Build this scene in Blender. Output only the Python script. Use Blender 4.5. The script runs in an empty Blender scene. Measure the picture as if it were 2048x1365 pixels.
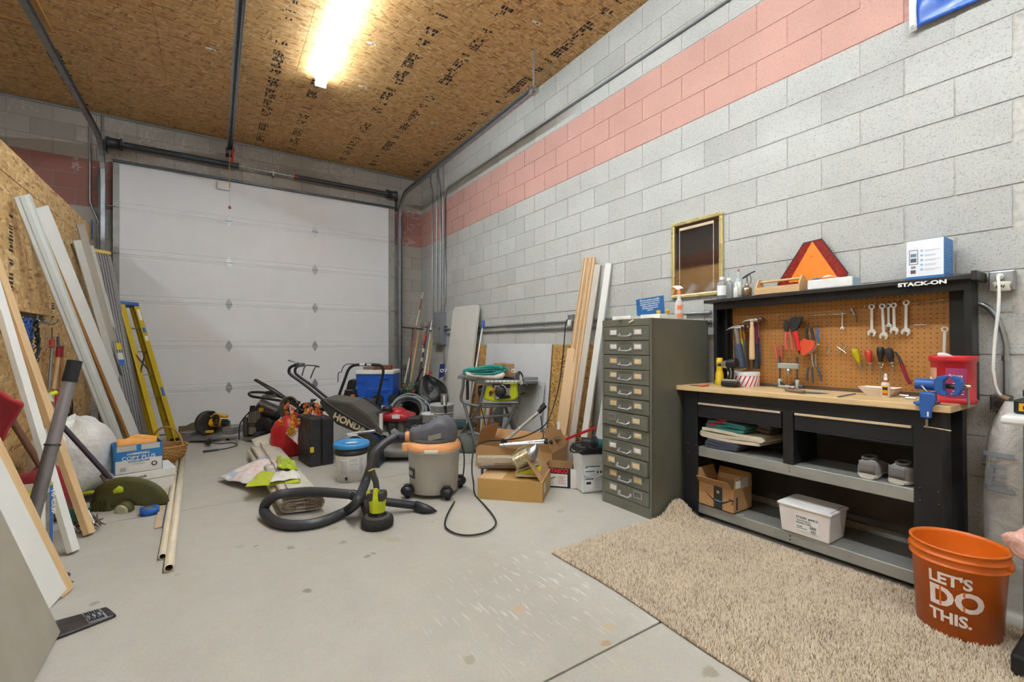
import bpy, math, random
import numpy as np
from mathutils import Vector as V, Matrix
random.seed(7)
S = bpy.context.scene
C = S.collection
PI = math.pi
# ---------------------------------------------------------------- camera, exposure
F = 904.0; CZ = 1.25; YAW = math.radians(33.3); HY = 689.0
_s, _c = math.sin(YAW), math.cos(YAW)
cam = bpy.data.cameras.new('camera'); camo = bpy.data.objects.new('camera', cam); C.objects.link(camo)
camo.location = (0, 0, CZ); camo.rotation_euler = (PI/2, 0, -YAW)
cam.sensor_width = 36; cam.lens = F/2048*36; cam.shift_y = (HY-682.5)/2048; cam.clip_start = .02
S.camera = camo
S.view_settings.view_transform = 'Standard'; S.view_settings.look = 'None'
S.view_settings.gamma = 1; S.view_settings.use_curve_mapping = False
S.view_settings.exposure = 2.18
w = bpy.data.worlds.new('world'); S.world = w; w.use_nodes = True
w.node_tree.nodes['Background'].inputs[0].default_value = (1, 1, 1, 1)
w.node_tree.nodes['Background'].inputs[1].default_value = .3
TUBE = 21.0        # emission of the fluorescent tubes
# ---------------------------------------------------------------- pixel -> place
def fz(y): return .085-.0108*y                    # the slab falls towards the garage door
def ray(px, py):
    u = (px-1024)/F; return V((_s+u*_c, _c-u*_s, (HY-py)/F))
def at(px, py, z): r = ray(px, py); return V((r.x*z, r.y*z, CZ+r.z*z))
def fp(px, py, h=0):
    r = ray(px, py); z = (CZ-.085-h)/(-r.z-.0108*r.y); return V((r.x*z, r.y*z, CZ+r.z*z))
def pX(px, py, X): r = ray(px, py); return at(px, py, X/r.x)
def pY(px, py, Y): r = ray(px, py); return at(px, py, Y/r.y)
def pZ(px, py, Z): r = ray(px, py); return at(px, py, (Z-CZ)/r.z)
# ---------------------------------------------------------------- mesh builder
class G:
    def __init__(s): s.v = []; s.f = []; s.sm = []
    def add(s, vs, fs, sm=False):
        b = len(s.v); s.v += [tuple(p) for p in vs]
        for f in fs: s.f.append([b+i for i in f]); s.sm.append(sm)
        return s
    def box(s, x0, y0, z0, x1, y1, z1):
        return s.add([(x0,y0,z0),(x1,y0,z0),(x1,y1,z0),(x0,y1,z0),(x0,y0,z1),(x1,y0,z1),(x1,y1,z1),(x0,y1,z1)],
                     [(3,2,1,0),(4,5,6,7),(0,1,5,4),(1,2,6,5),(2,3,7,6),(3,0,4,7)])
    def ob(s, c, a, b, d):      # oriented box: centre + three half vectors
        c, a, b, d = V(c), V(a), V(b), V(d)
        vs = [c+a*i+b*j+d*k for k in (-1,1) for i, j in ((-1,-1),(1,-1),(1,1),(-1,1))]
        return s.add(vs, [(3,2,1,0),(4,5,6,7),(0,1,5,4),(1,2,6,5),(2,3,7,6),(3,0,4,7)])
    def rb(s, c, sx, sy, sz, rz=0, rx=0, ry=0):   # box by centre, size and rotation
        R = Matrix.Rotation(rz, 3, 'Z') @ Matrix.Rotation(ry, 3, 'Y') @ Matrix.Rotation(rx, 3, 'X')
        return s.ob(c, R@V((sx/2,0,0)), R@V((0,sy/2,0)), R@V((0,0,sz/2)))
    def cone(s, p0, p1, r0, r1=None, n=12, cap=True, sm=True):
        p0, p1 = V(p0), V(p1); r1 = r0 if r1 is None else r1
        d = (p1-p0).normalized(); a = d.orthogonal().normalized(); b = d.cross(a)
        vs = []
        for p, r in ((p0, r0), (p1, r1)):
            for i in range(n): t = 2*PI*i/n; vs.append(p+a*math.cos(t)*r+b*math.sin(t)*r)
        s.add(vs, [(i, (i+1)%n, n+(i+1)%n, n+i) for i in range(n)], sm)
        if cap: s.add(vs[:n], [tuple(range(n))[::-1]]); s.add(vs[n:], [tuple(range(n))])
        return s
    def tube(s, pts, r, n=8, closed=False, cap=True):
        pts = [V(p) for p in pts]; m = len(pts); rr = r if isinstance(r, (list, tuple)) else [r]*m
        T = []
        for i in range(m):
            a = pts[(i-1) % m] if closed else pts[max(i-1, 0)]; b = pts[(i+1) % m] if closed else pts[min(i+1, m-1)]
            t = (b-a); T.append(t.normalized() if t.length > 1e-9 else V((0,0,1)))
        N = T[0].orthogonal().normalized(); vs = []
        for i in range(m):
            N = (N-T[i]*N.dot(T[i])); N = N.normalized() if N.length > 1e-6 else T[i].orthogonal().normalized()
            B = T[i].cross(N)
            for k in range(n): t = 2*PI*k/n; vs.append(pts[i]+(N*math.cos(t)+B*math.sin(t))*rr[i])
        fs = [(i*n+k, i*n+(k+1)%n, ((i+1)%m)*n+(k+1)%n, ((i+1)%m)*n+k) for i in range(m if closed else m-1) for k in range(n)]
        s.add(vs, fs, True)
        if cap and not closed: s.add(vs[:n], [tuple(range(n))[::-1]]); s.add(vs[-n:], [tuple(range(n))])
        return s
    def lathe(s, prof, c=(0,0,0), n=24, axis=None, sm=True, caps=True, sx=1, sy=1, rz=0):   # prof: (radius, height)
        c = V(c); R = Matrix.Identity(3)
        if axis is not None: R = V((0,0,1)).rotation_difference(V(axis).normalized()).to_matrix()
        if rz: R = R @ Matrix.Rotation(rz, 3, 'Z')
        vs = [c+R@V((r*math.cos(2*PI*k/n)*sx, r*math.sin(2*PI*k/n)*sy, h)) for r, h in prof for k in range(n)]
        m = len(prof)
        s.add(vs, [(i*n+k, i*n+(k+1)%n, (i+1)*n+(k+1)%n, (i+1)*n+k) for i in range(m-1) for k in range(n)], sm)
        if caps:
            if prof[0][0] > 1e-4: s.add(vs[:n], [tuple(range(n))[::-1]])
            if prof[-1][0] > 1e-4: s.add(vs[-n:], [tuple(range(n))])
        return s
    def prism(s, pts, d):       # polygon swept along d
        pts = [V(p) for p in pts]; d = V(d); n = len(pts)
        return s.add(pts+[p+d for p in pts], [tuple(range(n))[::-1], tuple(range(n, 2*n))]+[(i, (i+1)%n, n+(i+1)%n, n+i) for i in range(n)])
    def blob(s, c, rx, ry, rz, n=18, m=12, amp=.0, freq=3, seed=0, flat=None, rot=0, wr=0):
        rnd = random.Random(seed); ph = [rnd.uniform(0, 6.3) for _ in range(12)]; vs = []
        c = V(c); R = Matrix.Rotation(rot, 3, 'Z')
        for i in range(m+1):
            th = PI*i/m
            for k in range(n):
                p = 2*PI*k/n
                e = 1+amp*(math.sin(freq*p+ph[0]+2*th)*.5+math.sin((freq+2)*th+ph[1]+p)*.4+math.sin(2*freq*p-3*th+ph[2])*.3) \
                     + wr*(math.sin(9*p+5*th+ph[3])+math.sin(13*p-7*th+ph[4]))*.5
                q = R@V((rx*e*math.sin(th)*math.cos(p), ry*e*math.sin(th)*math.sin(p), rz*e*math.cos(th)))+c
                if flat is not None and q.z < flat: q.z = flat+(q.z-flat)*.04
                vs.append(q)
        return s.add(vs, [(i*n+k, i*n+(k+1)%n, (i+1)*n+(k+1)%n, (i+1)*n+k)[::-1] for i in range(m) for k in range(n)], True)
    def grid(s, fn, nu, nv, sm=True):   # sheet from fn(u, v), u and v in 0..1
        vs = [fn(i/nu, j/nv) for j in range(nv+1) for i in range(nu+1)]
        w_ = nu+1
        return s.add(vs, [(j*w_+i, j*w_+i+1, (j+1)*w_+i+1, (j+1)*w_+i) for j in range(nv) for i in range(nu)], sm)
    def mesh(s, name, mats, M=None):
        me = bpy.data.meshes.new(name)
        v = s.v if M is None else [tuple(M@V(p)) for p in s.v]
        me.from_pydata(v, [], s.f); me.polygons.foreach_set('use_smooth', s.sm)
        if mats is not None: me.materials.append(mats)
        me.update(); return me
    def build(s, name, mat, parent=None, bev=0, world=True, solid=0, label=None, kind=None, sub=0, at=None):
        """world=True: coordinates are world ones, moved into the parent's frame"""
        M = None
        if parent is not None and world: M = rootM(parent)
        o0 = None
        if parent is None:
            if at is None:
                a = np.array(s.v); o0 = V(((a[:,0].min()+a[:,0].max())/2, (a[:,1].min()+a[:,1].max())/2, a[:,2].min()))
            else: o0 = V(at)
            M = Matrix.Translation(-o0)
        o = bpy.data.objects.new(name, s.mesh(name, mat, M)); C.objects.link(o)
        if parent is not None: o.parent = parent
        else: o.location = o0
        if solid: md = o.modifiers.new('solid', 'SOLIDIFY'); md.thickness = solid; md.offset = 0
        if bev: md = o.modifiers.new('bevel', 'BEVEL'); md.width = bev; md.segments = 2; md.limit_method = 'ANGLE'; md.angle_limit = .6
        if sub: md = o.modifiers.new('sub', 'SUBSURF'); md.levels = md.render_levels = sub
        if label: o['label'] = label
        if kind: o['kind'] = kind
        return o
def rootM(o):
    while o.parent is not None: o = o.parent
    return (Matrix.Translation(o.location) @ o.rotation_euler.to_matrix().to_4x4()).inverted()
def tag(o, label, cat, group=None):
    o['label'] = label; o['category'] = cat
    if group: o['group'] = group
    return o
def thing(name, label, cat, loc=(0,0,0), rz=0, group=None, rx=0, ry=0):
    o = bpy.data.objects.new(name, None); C.objects.link(o); o.location = loc; o.rotation_euler = (rx, ry, rz)
    o.empty_display_size = .05
    return tag(o, label, cat, group)
def struct(o): o['kind'] = 'structure'; return o
def copy_tree(o, parent=None):
    kids = [c for c in bpy.data.objects if c.parent == o]
    c = o.copy(); C.objects.link(c)
    if parent is not None: c.parent = parent
    for k in kids: copy_tree(k, c)
    return c
def text(s, size, origin, right, up, mat, parent, name='lettering', depth=.0006, align='LEFT', bold=0, sx=1, fn=None, label=None, cuts=0):
    """flat lettering; origin = baseline start (or centre), right/up = world directions; fn may bend local (x, y) to world"""
    cu = bpy.data.curves.new('t', 'FONT'); cu.body = s; cu.size = size; cu.align_x = align; cu.offset = bold; cu.resolution_u = 3
    to = bpy.data.objects.new('t', cu); C.objects.link(to)
    me = bpy.data.meshes.new_from_object(to); bpy.data.objects.remove(to); bpy.data.curves.remove(cu)
    if cuts:
        import bmesh
        bm = bmesh.new(); bm.from_mesh(me)
        for _ in range(cuts):
            ed = [e for e in bm.edges if e.calc_length() > size*.12]
            if ed: bmesh.ops.subdivide_edges(bm, edges=ed, cuts=1); bmesh.ops.triangulate(bm, faces=bm.faces)
        bm.to_mesh(me); bm.free()
    right = V(right).normalized(); up = V(up).normalized(); nrm = right.cross(up); M = rootM(parent)
    for v in me.vertices:
        x, y = v.co.x*sx, v.co.y
        v.co = M@(fn(x, y) if fn else V(origin)+right*x+up*y+nrm*depth)
    me.materials.clear(); me.materials.append(mat)
    o = bpy.data.objects.new(name, me); C.objects.link(o); o.parent = parent
    if label: o['label'] = label
    return o
# ---------------------------------------------------------------- materials
def srgb(h):
    if isinstance(h, str):
        h = h.lstrip('#'); h = [int(h[i:i+2], 16)/255 for i in (0, 2, 4)]
    return tuple(((c/12.92) if c <= .04045 else ((c+.055)/1.055)**2.4) for c in h)+(1,)
_m = {}
class NT:
    def __init__(s, name):
        s.m = bpy.data.materials.new(name); s.m.use_nodes = True; s.t = s.m.node_tree; s.b = s.t.nodes['Principled BSDF']
    def n(s, ty, **k):
        q = s.t.nodes.new(ty)
        for a, b in k.items(): setattr(q, a, b)
        return q
    def l(s, a, b): s.t.links.new(a, b)
    def co(s, kind='Object', scale=(1,1,1), rot=(0,0,0), loc=(0,0,0)):
        t = s.n('ShaderNodeTexCoord'); m = s.n('ShaderNodeMapping'); s.l(t.outputs[kind], m.inputs[0])
        m.inputs['Scale'].default_value = scale; m.inputs['Rotation'].default_value = rot; m.inputs['Location'].default_value = loc
        return m.outputs[0]
    def pos(s, scale=(1,1,1), rot=(0,0,0)):
        g = s.n('ShaderNodeNewGeometry'); m = s.n('ShaderNodeMapping'); s.l(g.outputs['Position'], m.inputs[0]); m.inputs['Scale'].default_value = scale
        m.inputs['Rotation'].default_value = rot
        return m.outputs[0]
    def noise(s, v, sc, det=3, rough=.55, dist=0):
        q = s.n('ShaderNodeTexNoise'); s.l(v, q.inputs['Vector']); q.inputs['Scale'].default_value = sc; q.inputs['Detail'].default_value = det
        q.inputs['Roughness'].default_value = rough; q.inputs['Distortion'].default_value = dist; return q.outputs['Fac']
    def ramp(s, f, st):
        q = s.n('ShaderNodeValToRGB'); s.l(f, q.inputs[0]); e = q.color_ramp.elements
        while len(e) < len(st): e.new(.5)
        for i, (p, c) in enumerate(st): e[i].position = p; e[i].color = c if len(c) == 4 else tuple(c)+(1,)
        return q.outputs[0]
    def mix(s, f, a, b, mode='MIX'):
        q = s.n('ShaderNodeMix', data_type='RGBA', blend_type=mode)
        for i, x in ((0, f), (6, a), (7, b)):
            if hasattr(x, 'links'): s.l(x, q.inputs[i])
            else: q.inputs[i].default_value = x
        return q.outputs[2]
    def math(s, op, a, b=0, c=None):
        q = s.n('ShaderNodeMath', operation=op)
        for i, x in enumerate((a, b) if c is None else (a, b, c)):
            if hasattr(x, 'links'): s.l(x, q.inputs[i])
            else: q.inputs[i].default_value = x
        return q.outputs[0]
    def bump(s, h, st, d=.002):
        q = s.n('ShaderNodeBump'); s.l(h, q.inputs['Height']); q.inputs['Strength'].default_value = st; q.inputs['Distance'].default_value = d
        s.l(q.outputs[0], s.b.inputs['Normal'])
    def col(s, c): s.l(c, s.b.inputs['Base Color'])
    def set(s, **k):
        for a, b in k.items(): s.b.inputs[a.replace('_', ' ')].default_value = b
def sc(c, k): return (min(c[0]*k,1), min(c[1]*k,1), min(c[2]*k,1), 1)
def P(h, rough=.5, metal=0, var=.1, vs=9, bump=.0, bs=200, trans=0, alpha=1, spec=.5, coat=0):
    """plain painted / plastic / metal surface with slight wear"""
    k = ('P', str(h), rough, metal, var, vs, bump, bs, trans, alpha, spec, coat)
    if k in _m: return _m[k]
    t = NT('surface_%d' % len(_m)); c = srgb(h); v = t.co()
    f = t.noise(v, vs, 4)
    t.col(t.ramp(f, [(.3, sc(c, 1-var)), (.7, sc(c, 1+var))]))
    r = t.ramp(f, [(.3, (min(rough+.08, 1),)*3), (.7, (max(rough-.08, .02),)*3)]); t.l(r, t.b.inputs['Roughness'])
    t.set(Metallic=metal, Transmission_Weight=trans, Alpha=alpha, Coat_Weight=coat); t.b.inputs['Specular IOR Level'].default_value = spec
    if bump: t.bump(t.noise(v, bs, 2), bump)
    _m[k] = t.m; return t.m
def WOOD(h, dark=.72, scale=1, axis='Z', rough=.55):
    k = ('W', str(h), dark, scale, axis)
    if k in _m: return _m[k]
    t = NT('wood_%d' % len(_m)); c = srgb(h)
    st = {'Z': (22, 22, 1.2), 'Y': (22, 1.2, 22), 'X': (1.2, 22, 22)}[axis]
    v = t.co(scale=tuple(x*scale for x in st)); a = t.noise(v, 2.2, 5, .6, .6); b = t.noise(v, 9, 3)
    c1 = t.ramp(a, [(.3, sc(c, dark)), (.55, c), (.8, sc(c, 1.12))]); t.col(t.mix(.25, c1, t.ramp(b, [(.35, sc(c, .7)), (.65, sc(c, 1.1))])))
    t.set(Roughness=rough); t.bump(b, .15, .001); _m[k] = t.m; return t.m
def CARD(h='#b98f5a'):
    k = ('C', h)
    if k in _m: return _m[k]
    t = NT('cardboard_%d' % len(_m)); c = srgb(h); v = t.co()
    a = t.noise(v, 5, 4); b = t.noise(t.co(scale=(1,1,60)), 6, 2)
    t.col(t.mix(.5, t.ramp(a, [(.3, sc(c, .92)), (.7, sc(c, 1.06))]), t.ramp(b, [(.3, sc(c, .95)), (.7, sc(c, 1.05))])))
    t.set(Roughness=.8); t.bump(b, .12, .001); _m[k] = t.m; return t.m
def FAB(h, sc_=180, var=.18, rough=.9):
    k = ('F', h, sc_, var)
    if k in _m: return _m[k]
    t = NT('fabric_%d' % len(_m)); c = srgb(h); v = t.co(); a = t.noise(v, 12, 4); b = t.noise(v, sc_, 2)
    t.col(t.mix(.5, t.ramp(a, [(.3, sc(c, 1-var)), (.7, sc(c, 1+var))]), t.ramp(b, [(.35, sc(c, .75)), (.65, sc(c, 1.2))])))
    t.set(Roughness=rough); t.b.inputs['Sheen Weight'].default_value = .2; t.bump(b, .3); _m[k] = t.m; return t.m
def SACK(h, rough=.35, alpha=1, sc_=14):     # crinkled film
    k = ('S', h, rough, alpha, sc_)
    if k in _m: return _m[k]
    t = NT('film_%d' % len(_m)); c = srgb(h); v = t.co()
    a = t.noise(v, sc_, 5, .6, 1.5); t.col(t.ramp(a, [(.3, sc(c, .9)), (.7, sc(c, 1.06))]))
    t.set(Roughness=rough, Alpha=alpha); t.bump(a, .7, .02); _m[k] = t.m; return t.m
def EMIT(h, st):
    t = NT('glow'); t.set(Emission_Strength=st); t.b.inputs['Emission Color'].default_value = srgb(h); t.b.inputs['Base Color'].default_value = (.9,.9,.9,1)
    t.m.cycles.emission_sampling = 'FRONT_BACK'; return t.m
def make_osb(name, base='#b98a4a', dark='#8a5f2e', light='#d8b070', scale=1.0, contrast=1.0, up='Z'):
    t = NT(name); prev = None
    b0, d0, l0 = srgb(base), srgb(dark), srgb(light)
    dis = t.n('ShaderNodeTexNoise'); cc = t.co(scale=(scale,)*3); t.l(cc, dis.inputs['Vector']); dis.inputs['Scale'].default_value = 5
    va = t.n('ShaderNodeVectorMath', operation='MULTIPLY_ADD'); t.l(dis.outputs['Color'], va.inputs[0]); va.inputs[1].default_value = (.05,)*3; t.l(cc, va.inputs[2])
    colr = None; h = None
    for i, (ang, st) in enumerate(((.3, (14, 52)), (-.75, (16, 60)), (1.25, (18, 64)), (-.1, (22, 80)))):
        m1 = t.n('ShaderNodeMapping'); t.l(va.outputs[0], m1.inputs[0]); m1.inputs['Location'].default_value = (i*3.7, i*1.9, i*.5)
        m1.inputs['Rotation'].default_value = {'Z': (0,0,ang), 'X': (ang,0,0), 'Y': (0,ang,0)}[up]
        m2 = t.n('ShaderNodeMapping'); t.l(m1.outputs[0], m2.inputs[0])
        m2.inputs['Scale'].default_value = {'Z': (st[0], st[1], 3), 'X': (3, st[0], st[1]), 'Y': (st[0], 3, st[1])}[up]
        vo = t.n('ShaderNodeTexVoronoi'); t.l(m2.outputs[0], vo.inputs['Vector']); vo.inputs['Scale'].default_value = 1
        sp = t.n('ShaderNodeSeparateColor'); t.l(vo.outputs['Color'], sp.inputs[0])
        c = t.ramp(sp.outputs[0], [(0, d0), (.25, sc(b0, .9)), (.55, b0), (.8, sc(b0, 1.12)), (1, l0)])
        fine = t.noise(m2.outputs[0], 4, 2); c = t.mix(.25, c, t.mix(1, c, t.ramp(fine, [(.3, (.6,.6,.6)), (.7, (1,1,1))]), 'MULTIPLY'))
        mask = t.math('GREATER_THAN', sp.outputs[1], .52)
        colr = c if colr is None else t.mix(mask, colr, c)
        h = sp.outputs[2] if h is None else t.math('ADD', t.math('MULTIPLY', h, t.math('SUBTRACT', 1, mask)), t.math('MULTIPLY', sp.outputs[2], mask))
    t.col(t.mix(contrast, b0, colr)); t.set(Roughness=.62); t.bump(h, .25, .0015); return t.m
def make_block(name, base, lo=.86, hi=1.08, pore=.5, crust=0):
    t = NT(name); c = srgb(base); v = t.pos()
    oi = t.n('ShaderNodeObjectInfo'); ge = t.n('ShaderNodeNewGeometry')
    r = t.math('FRACT', t.math('ADD', oi.outputs['Random'], ge.outputs['Random Per Island']))
    tint = t.ramp(r, [(0, sc(c, lo)), (.35, c), (.7, sc(c, 1.02)), (1, sc(c, hi))])
    blot = t.noise(v, 2.2, 4); tint = t.mix(.22, tint, t.ramp(blot, [(.35, sc(c, .78)), (.65, sc(c, 1.1))]))
    a = t.noise(v, 150, 3, .7); b = t.noise(v, 320, 2, .6)
    sp = t.ramp(a, [(.34, (.42,.42,.42)), (.43, (.9,.9,.9)), (.62, (1,1,1)), (.72, (1.0,1.0,1.0))])
    tint = t.mix(pore, tint, t.mix(1, tint, sp, 'MULTIPLY'))
    if crust:      # mineral deposits that ran over the old blocks
        q = t.math('ABSOLUTE', t.math('SUBTRACT', t.noise(v, 3.2, 5, .65, .6), .5)); ln = t.ramp(q, [(.006, (1,)*3), (.016, (0,)*3)])
        tint = t.mix(t.math('MULTIPLY', t.math('MULTIPLY', ln, t.math('GREATER_THAN', t.noise(v, 1.3, 2), .53)), .55), tint, srgb('#d6d2cb'))
    t.col(tint); t.set(Roughness=.9); t.b.inputs['Specular IOR Level'].default_value = .25
    t.bump(t.math('ADD', a, t.math('MULTIPLY', b, .5)), .45, .004); return t.m
GALV = P('#a9adb0', .38, .85, .12, 14, .05)
STEEL = P('#b9bbbc', .28, .95, .08, 20)
CHROME = P('#d2d3d3', .16, 1, .05, 20)
DARKST = P('#5a5e62', .42, .7, .15, 12)
BLACK = P('#1b1c1e', .42, 0, .2, 10)
RUBBER = P('#222325', .75, 0, .15, 20, .1)
WHITE = P('#e9e8e4', .5, 0, .03)
# ================================================================ setting
W, D, CEIL, X0, YB = 3.18, 7.874, 4.27, -4.2, -3.2       # right wall, back wall, ceiling, far left wall, rear wall
BL, BH, ZC = .4064, .2032, -.02
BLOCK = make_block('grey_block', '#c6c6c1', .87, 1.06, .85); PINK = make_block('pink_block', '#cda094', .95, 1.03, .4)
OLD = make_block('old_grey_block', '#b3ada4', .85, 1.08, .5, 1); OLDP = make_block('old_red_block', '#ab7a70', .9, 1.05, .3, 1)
def mortar_mat():
    t = NT('mortar'); g = t.n('ShaderNodeNewGeometry'); s = t.n('ShaderNodeSeparateXYZ'); t.l(g.outputs['Position'], s.inputs[0])
    z0, z1 = -.02+15*.2032-.004, -.02+18*.2032-.004
    band = t.math('MULTIPLY', t.math('GREATER_THAN', s.outputs[2], z0), t.math('LESS_THAN', s.outputs[2], z1))
    n = t.noise(t.pos(), 40, 3); t.col(t.mix(t.math('MULTIPLY', t.ramp(n, [(.3, (.7,)*3), (.6, (1,)*3)]), 1), (0,0,0,1), t.mix(band, srgb('#c9c7c0'), srgb('#d2a398')))); t.set(Roughness=.95); return t.m
MORTAR = mortar_mat()
def floor_mat():
    t = NT('concrete_floor'); v = t.pos(); c = srgb('#b6b3aa')
    a = t.noise(v, .9, 5, .6, .4); b = t.noise(v, 7, 5, .65); d = t.noise(v, 120, 2)
    col = t.mix(.5, t.ramp(a, [(.3, sc(c, .88)), (.7, sc(c, 1.08))]), t.ramp(b, [(.3, sc(c, .9)), (.7, sc(c, 1.06))]))
    col = t.mix(.3, col, t.mix(1, col, t.ramp(d, [(.35, (.75,.75,.74)), (.55, (1,1,1))]), 'MULTIPLY'))
    vo = t.n('ShaderNodeTexVoronoi'); t.l(v, vo.inputs['Vector']); vo.inputs['Scale'].default_value = 2.1
    wob = t.math('ADD', vo.outputs['Distance'], t.math('MULTIPLY', t.noise(v, 22, 2), .06))
    sp = t.ramp(wob, [(.085, (1,1,1)), (.1, (0,0,0))])                      # round oil drips
    gate = t.math('GREATER_THAN', t.noise(v, 1.7, 1), .5)
    col = t.mix(t.math('MULTIPLY', t.math('MULTIPLY', sp, gate), .4), col, srgb('#8d8676'))
    rust = t.ramp(t.noise(v, 3.1, 4, .6), [(.66, (0,0,0)), (.74, (1,1,1))])
    col = t.mix(t.math('MULTIPLY', rust, .3), col, srgb('#b59a70'))
    wob2 = t.math('MULTIPLY', t.math('SUBTRACT', t.noise(v, 14, 3), .5), .09)
    for px, py, r_, cs in ((513, 1092, .014, '#7f7460'), (582, 1097, .022, '#8f8573'), (687, 1085, .018, '#8f8573'), (668, 1058, .024, '#a39a87'), (733, 1114, .02, '#857d6d'), (748, 1107, .018, '#857d6d'), (865, 1045, .014, '#7f7768'),
        (612, 1182, .014, '#7d7462'), (185, 1208, .02, '#8f8573'), (1035, 1218, .03, '#c0a47a'), (1215, 1255, .03, '#bda57f'), (1212, 1288, .02, '#ad8d5b'), (935, 1320, .024, '#9f967f'), (1420, 1345, .03, '#8f8675'), (480, 1095, .02, '#a8a08e'), (790, 1080, .05, '#aca490'), (355, 1150, .015, '#b09c7a')):
        dd_ = t.n('ShaderNodeVectorMath', operation='DISTANCE'); t.l(v, dd_.inputs[0]); dd_.inputs[1].default_value = fp(px, py)
        col = t.mix(t.math('MULTIPLY', t.ramp(t.math('ADD', dd_.outputs['Value'], wob2), [(r_*.75, (1,)*3), (r_*1.15, (0,)*3)]), .75), col, srgb(cs))
    # paint scuffs: thin bright strokes, thick in one area
    sv = t.pos((95, 7, 1), (0, 0, 0)); st = t.ramp(t.noise(sv, 1, 3, .5), [(.62, (0,0,0)), (.66, (1,1,1))])
    sub = t.n('ShaderNodeVectorMath', operation='DISTANCE'); t.l(t.pos(), sub.inputs[0]); q = fp(1075, 1180); sub.inputs[1].default_value = q
    near = t.ramp(sub.outputs['Value'], [(.15, (1,1,1)), (.7, (0,0,0))])
    col = t.mix(t.math('MULTIPLY', t.math('MULTIPLY', st, near), .7), col, srgb('#e4e3df'))
    t.col(col); t.set(Roughness=.62); t.bump(t.math('ADD', b, t.math('MULTIPLY', d, .4)), .12, .003); return t.m
CONC = floor_mat()
# --- floor: slabs with sawn joints (children of the floor)
fl = G(); fl.prism([(X0, YB, fz(YB)-.22), (W+.4, YB, fz(YB)-.22), (W+.4, D+.6, fz(D+.6)-.22), (X0, D+.6, fz(D+.6)-.22)], (0, 0, .19))
floor = struct(fl.build('floor', P('#6e6a62', .9, 0, .1, 5), at=(0, 0, 0)))
q1, q2 = fp(1100, 1365), fp(1320, 1240); YJ1 = (q1.y+q2.y)/2
YJ2 = fp(470, 1004).y
def slab(x0, y0, x1, y1, g=.004):
    s = G(); x0 += g; x1 -= g; y0 += g; y1 -= g
    s.prism([(x0, y0, fz(y0)-.04), (x1, y0, fz(y0)-.04), (x1, y1, fz(y1)-.04), (x0, y1, fz(y1)-.04)], (0, 0, .04))
    return s.build('slab', CONC, floor, bev=.003)
ys = [YB, YJ1-3.0, YJ1, YJ2, D+.6]
for i in range(4):
    if ys[i+1] > ys[i]:
        for xa, xb in ((X0, W+.3),): slab(xa, ys[i], xb, ys[i+1], .0045)
# --- block walls
def blk(x, y, z, dx, dy, dz):       # one block as a box minus its back
    return G().box(x, y, z, x+dx, y+dy, z+dz)
def wall_blocks(wall, cells, axis, mats):
    """cells: (a0, a1, row, kind); biggest on screen first become parts, the rest is one part"""
    cells = sorted(cells, key=lambda c: c[4]); me = {}
    rest = {}
    for i, (a0, a1, row, kind, d) in enumerate(cells):
        z0 = ZC+row*BH; pr = random.uniform(-.0008, .0008); g = .0042
        ln = round(a1-a0, 3)
        if i < 300:
            key = (ln, kind)
            if key not in me:
                b = G(); L = ln-2*g
                if axis == 'Y': b.box(0, 0, 0, .03, L, BH-2*g)
                else: b.box(0, 0, 0, L, .03, BH-2*g)
                m = b.mesh('block', mats[kind]); me[key] = m
            o = bpy.data.objects.new('block', me[key]); C.objects.link(o); o.parent = wall
            o.location = (W-.0028+pr, a0+g, z0+g) if axis == 'Y' else (a0+g, D-.0025+pr, z0+g)
        else:
            b = rest.setdefault(kind, G())
            if axis == 'Y': b.box(W-.0028+pr, a0+g, z0+g, W+.026, a1-g, z0+BH-g)
            else: b.box(a0+g, D-.0025+pr, z0+g, a1-g, D+.026, z0+BH-g)
    for k, b in rest.items():
        b.build('blocks', mats[k], wall, kind='stuff')
wr = struct(G().box(W+.002, YB, -.3, W+.2, D+.2, CEIL+.1).build('wall_right', MORTAR, at=(0, 0, 0)))
wr_cells = []
NR = 21
for row in range(0, NR+1):
    off = 1.098 if row % 2 == 0 else 1.098+BL/2
    k0 = int((YB-off)/BL)-1
    for k in range(k0, 40):
        a0, a1 = off+k*BL, off+(k+1)*BL
        if a1 < -1.2 or a0 > D: continue
        a0, a1 = max(a0, YB), min(a1, D)
        if a1-a0 < .05: continue
        z = ZC+row*BH
        if z+BH > CEIL+.15: continue
        kind = 'p' if 15 <= row < 18 else 'g'
        # in view? apparent size decides who becomes a part
        c = V((W, (a0+a1)/2, z+.1-CZ)); dep = c.x*_s+c.y*_c; u = (c.x*_c-c.y*_s)/dep if dep > .1 else 9
        vis = dep > .1 and abs(u) < 1.18 and -.75 < c.z/dep < .79
        if not vis: continue
        wr_cells.append((a0, a1, row, kind, dep))
wall_blocks(wr, wr_cells, 'Y', {'g': BLOCK, 'p': PINK})
DX0, DX1, DH = -1.115, 2.625, 3.70     # garage opening
wb = struct(G().box(X0, D+.002, -.3, DX0, D+.2, CEIL+.1).box(DX1, D+.002, -.3, W+.2, D+.2, CEIL+.1)
            .box(DX0, D+.002, DH, DX1, D+.2, CEIL+.1).build('wall_back', P('#9c968d', .95, 0, .1, 6, .3, 150), at=(0, 0, 0)))
cells = []
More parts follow.
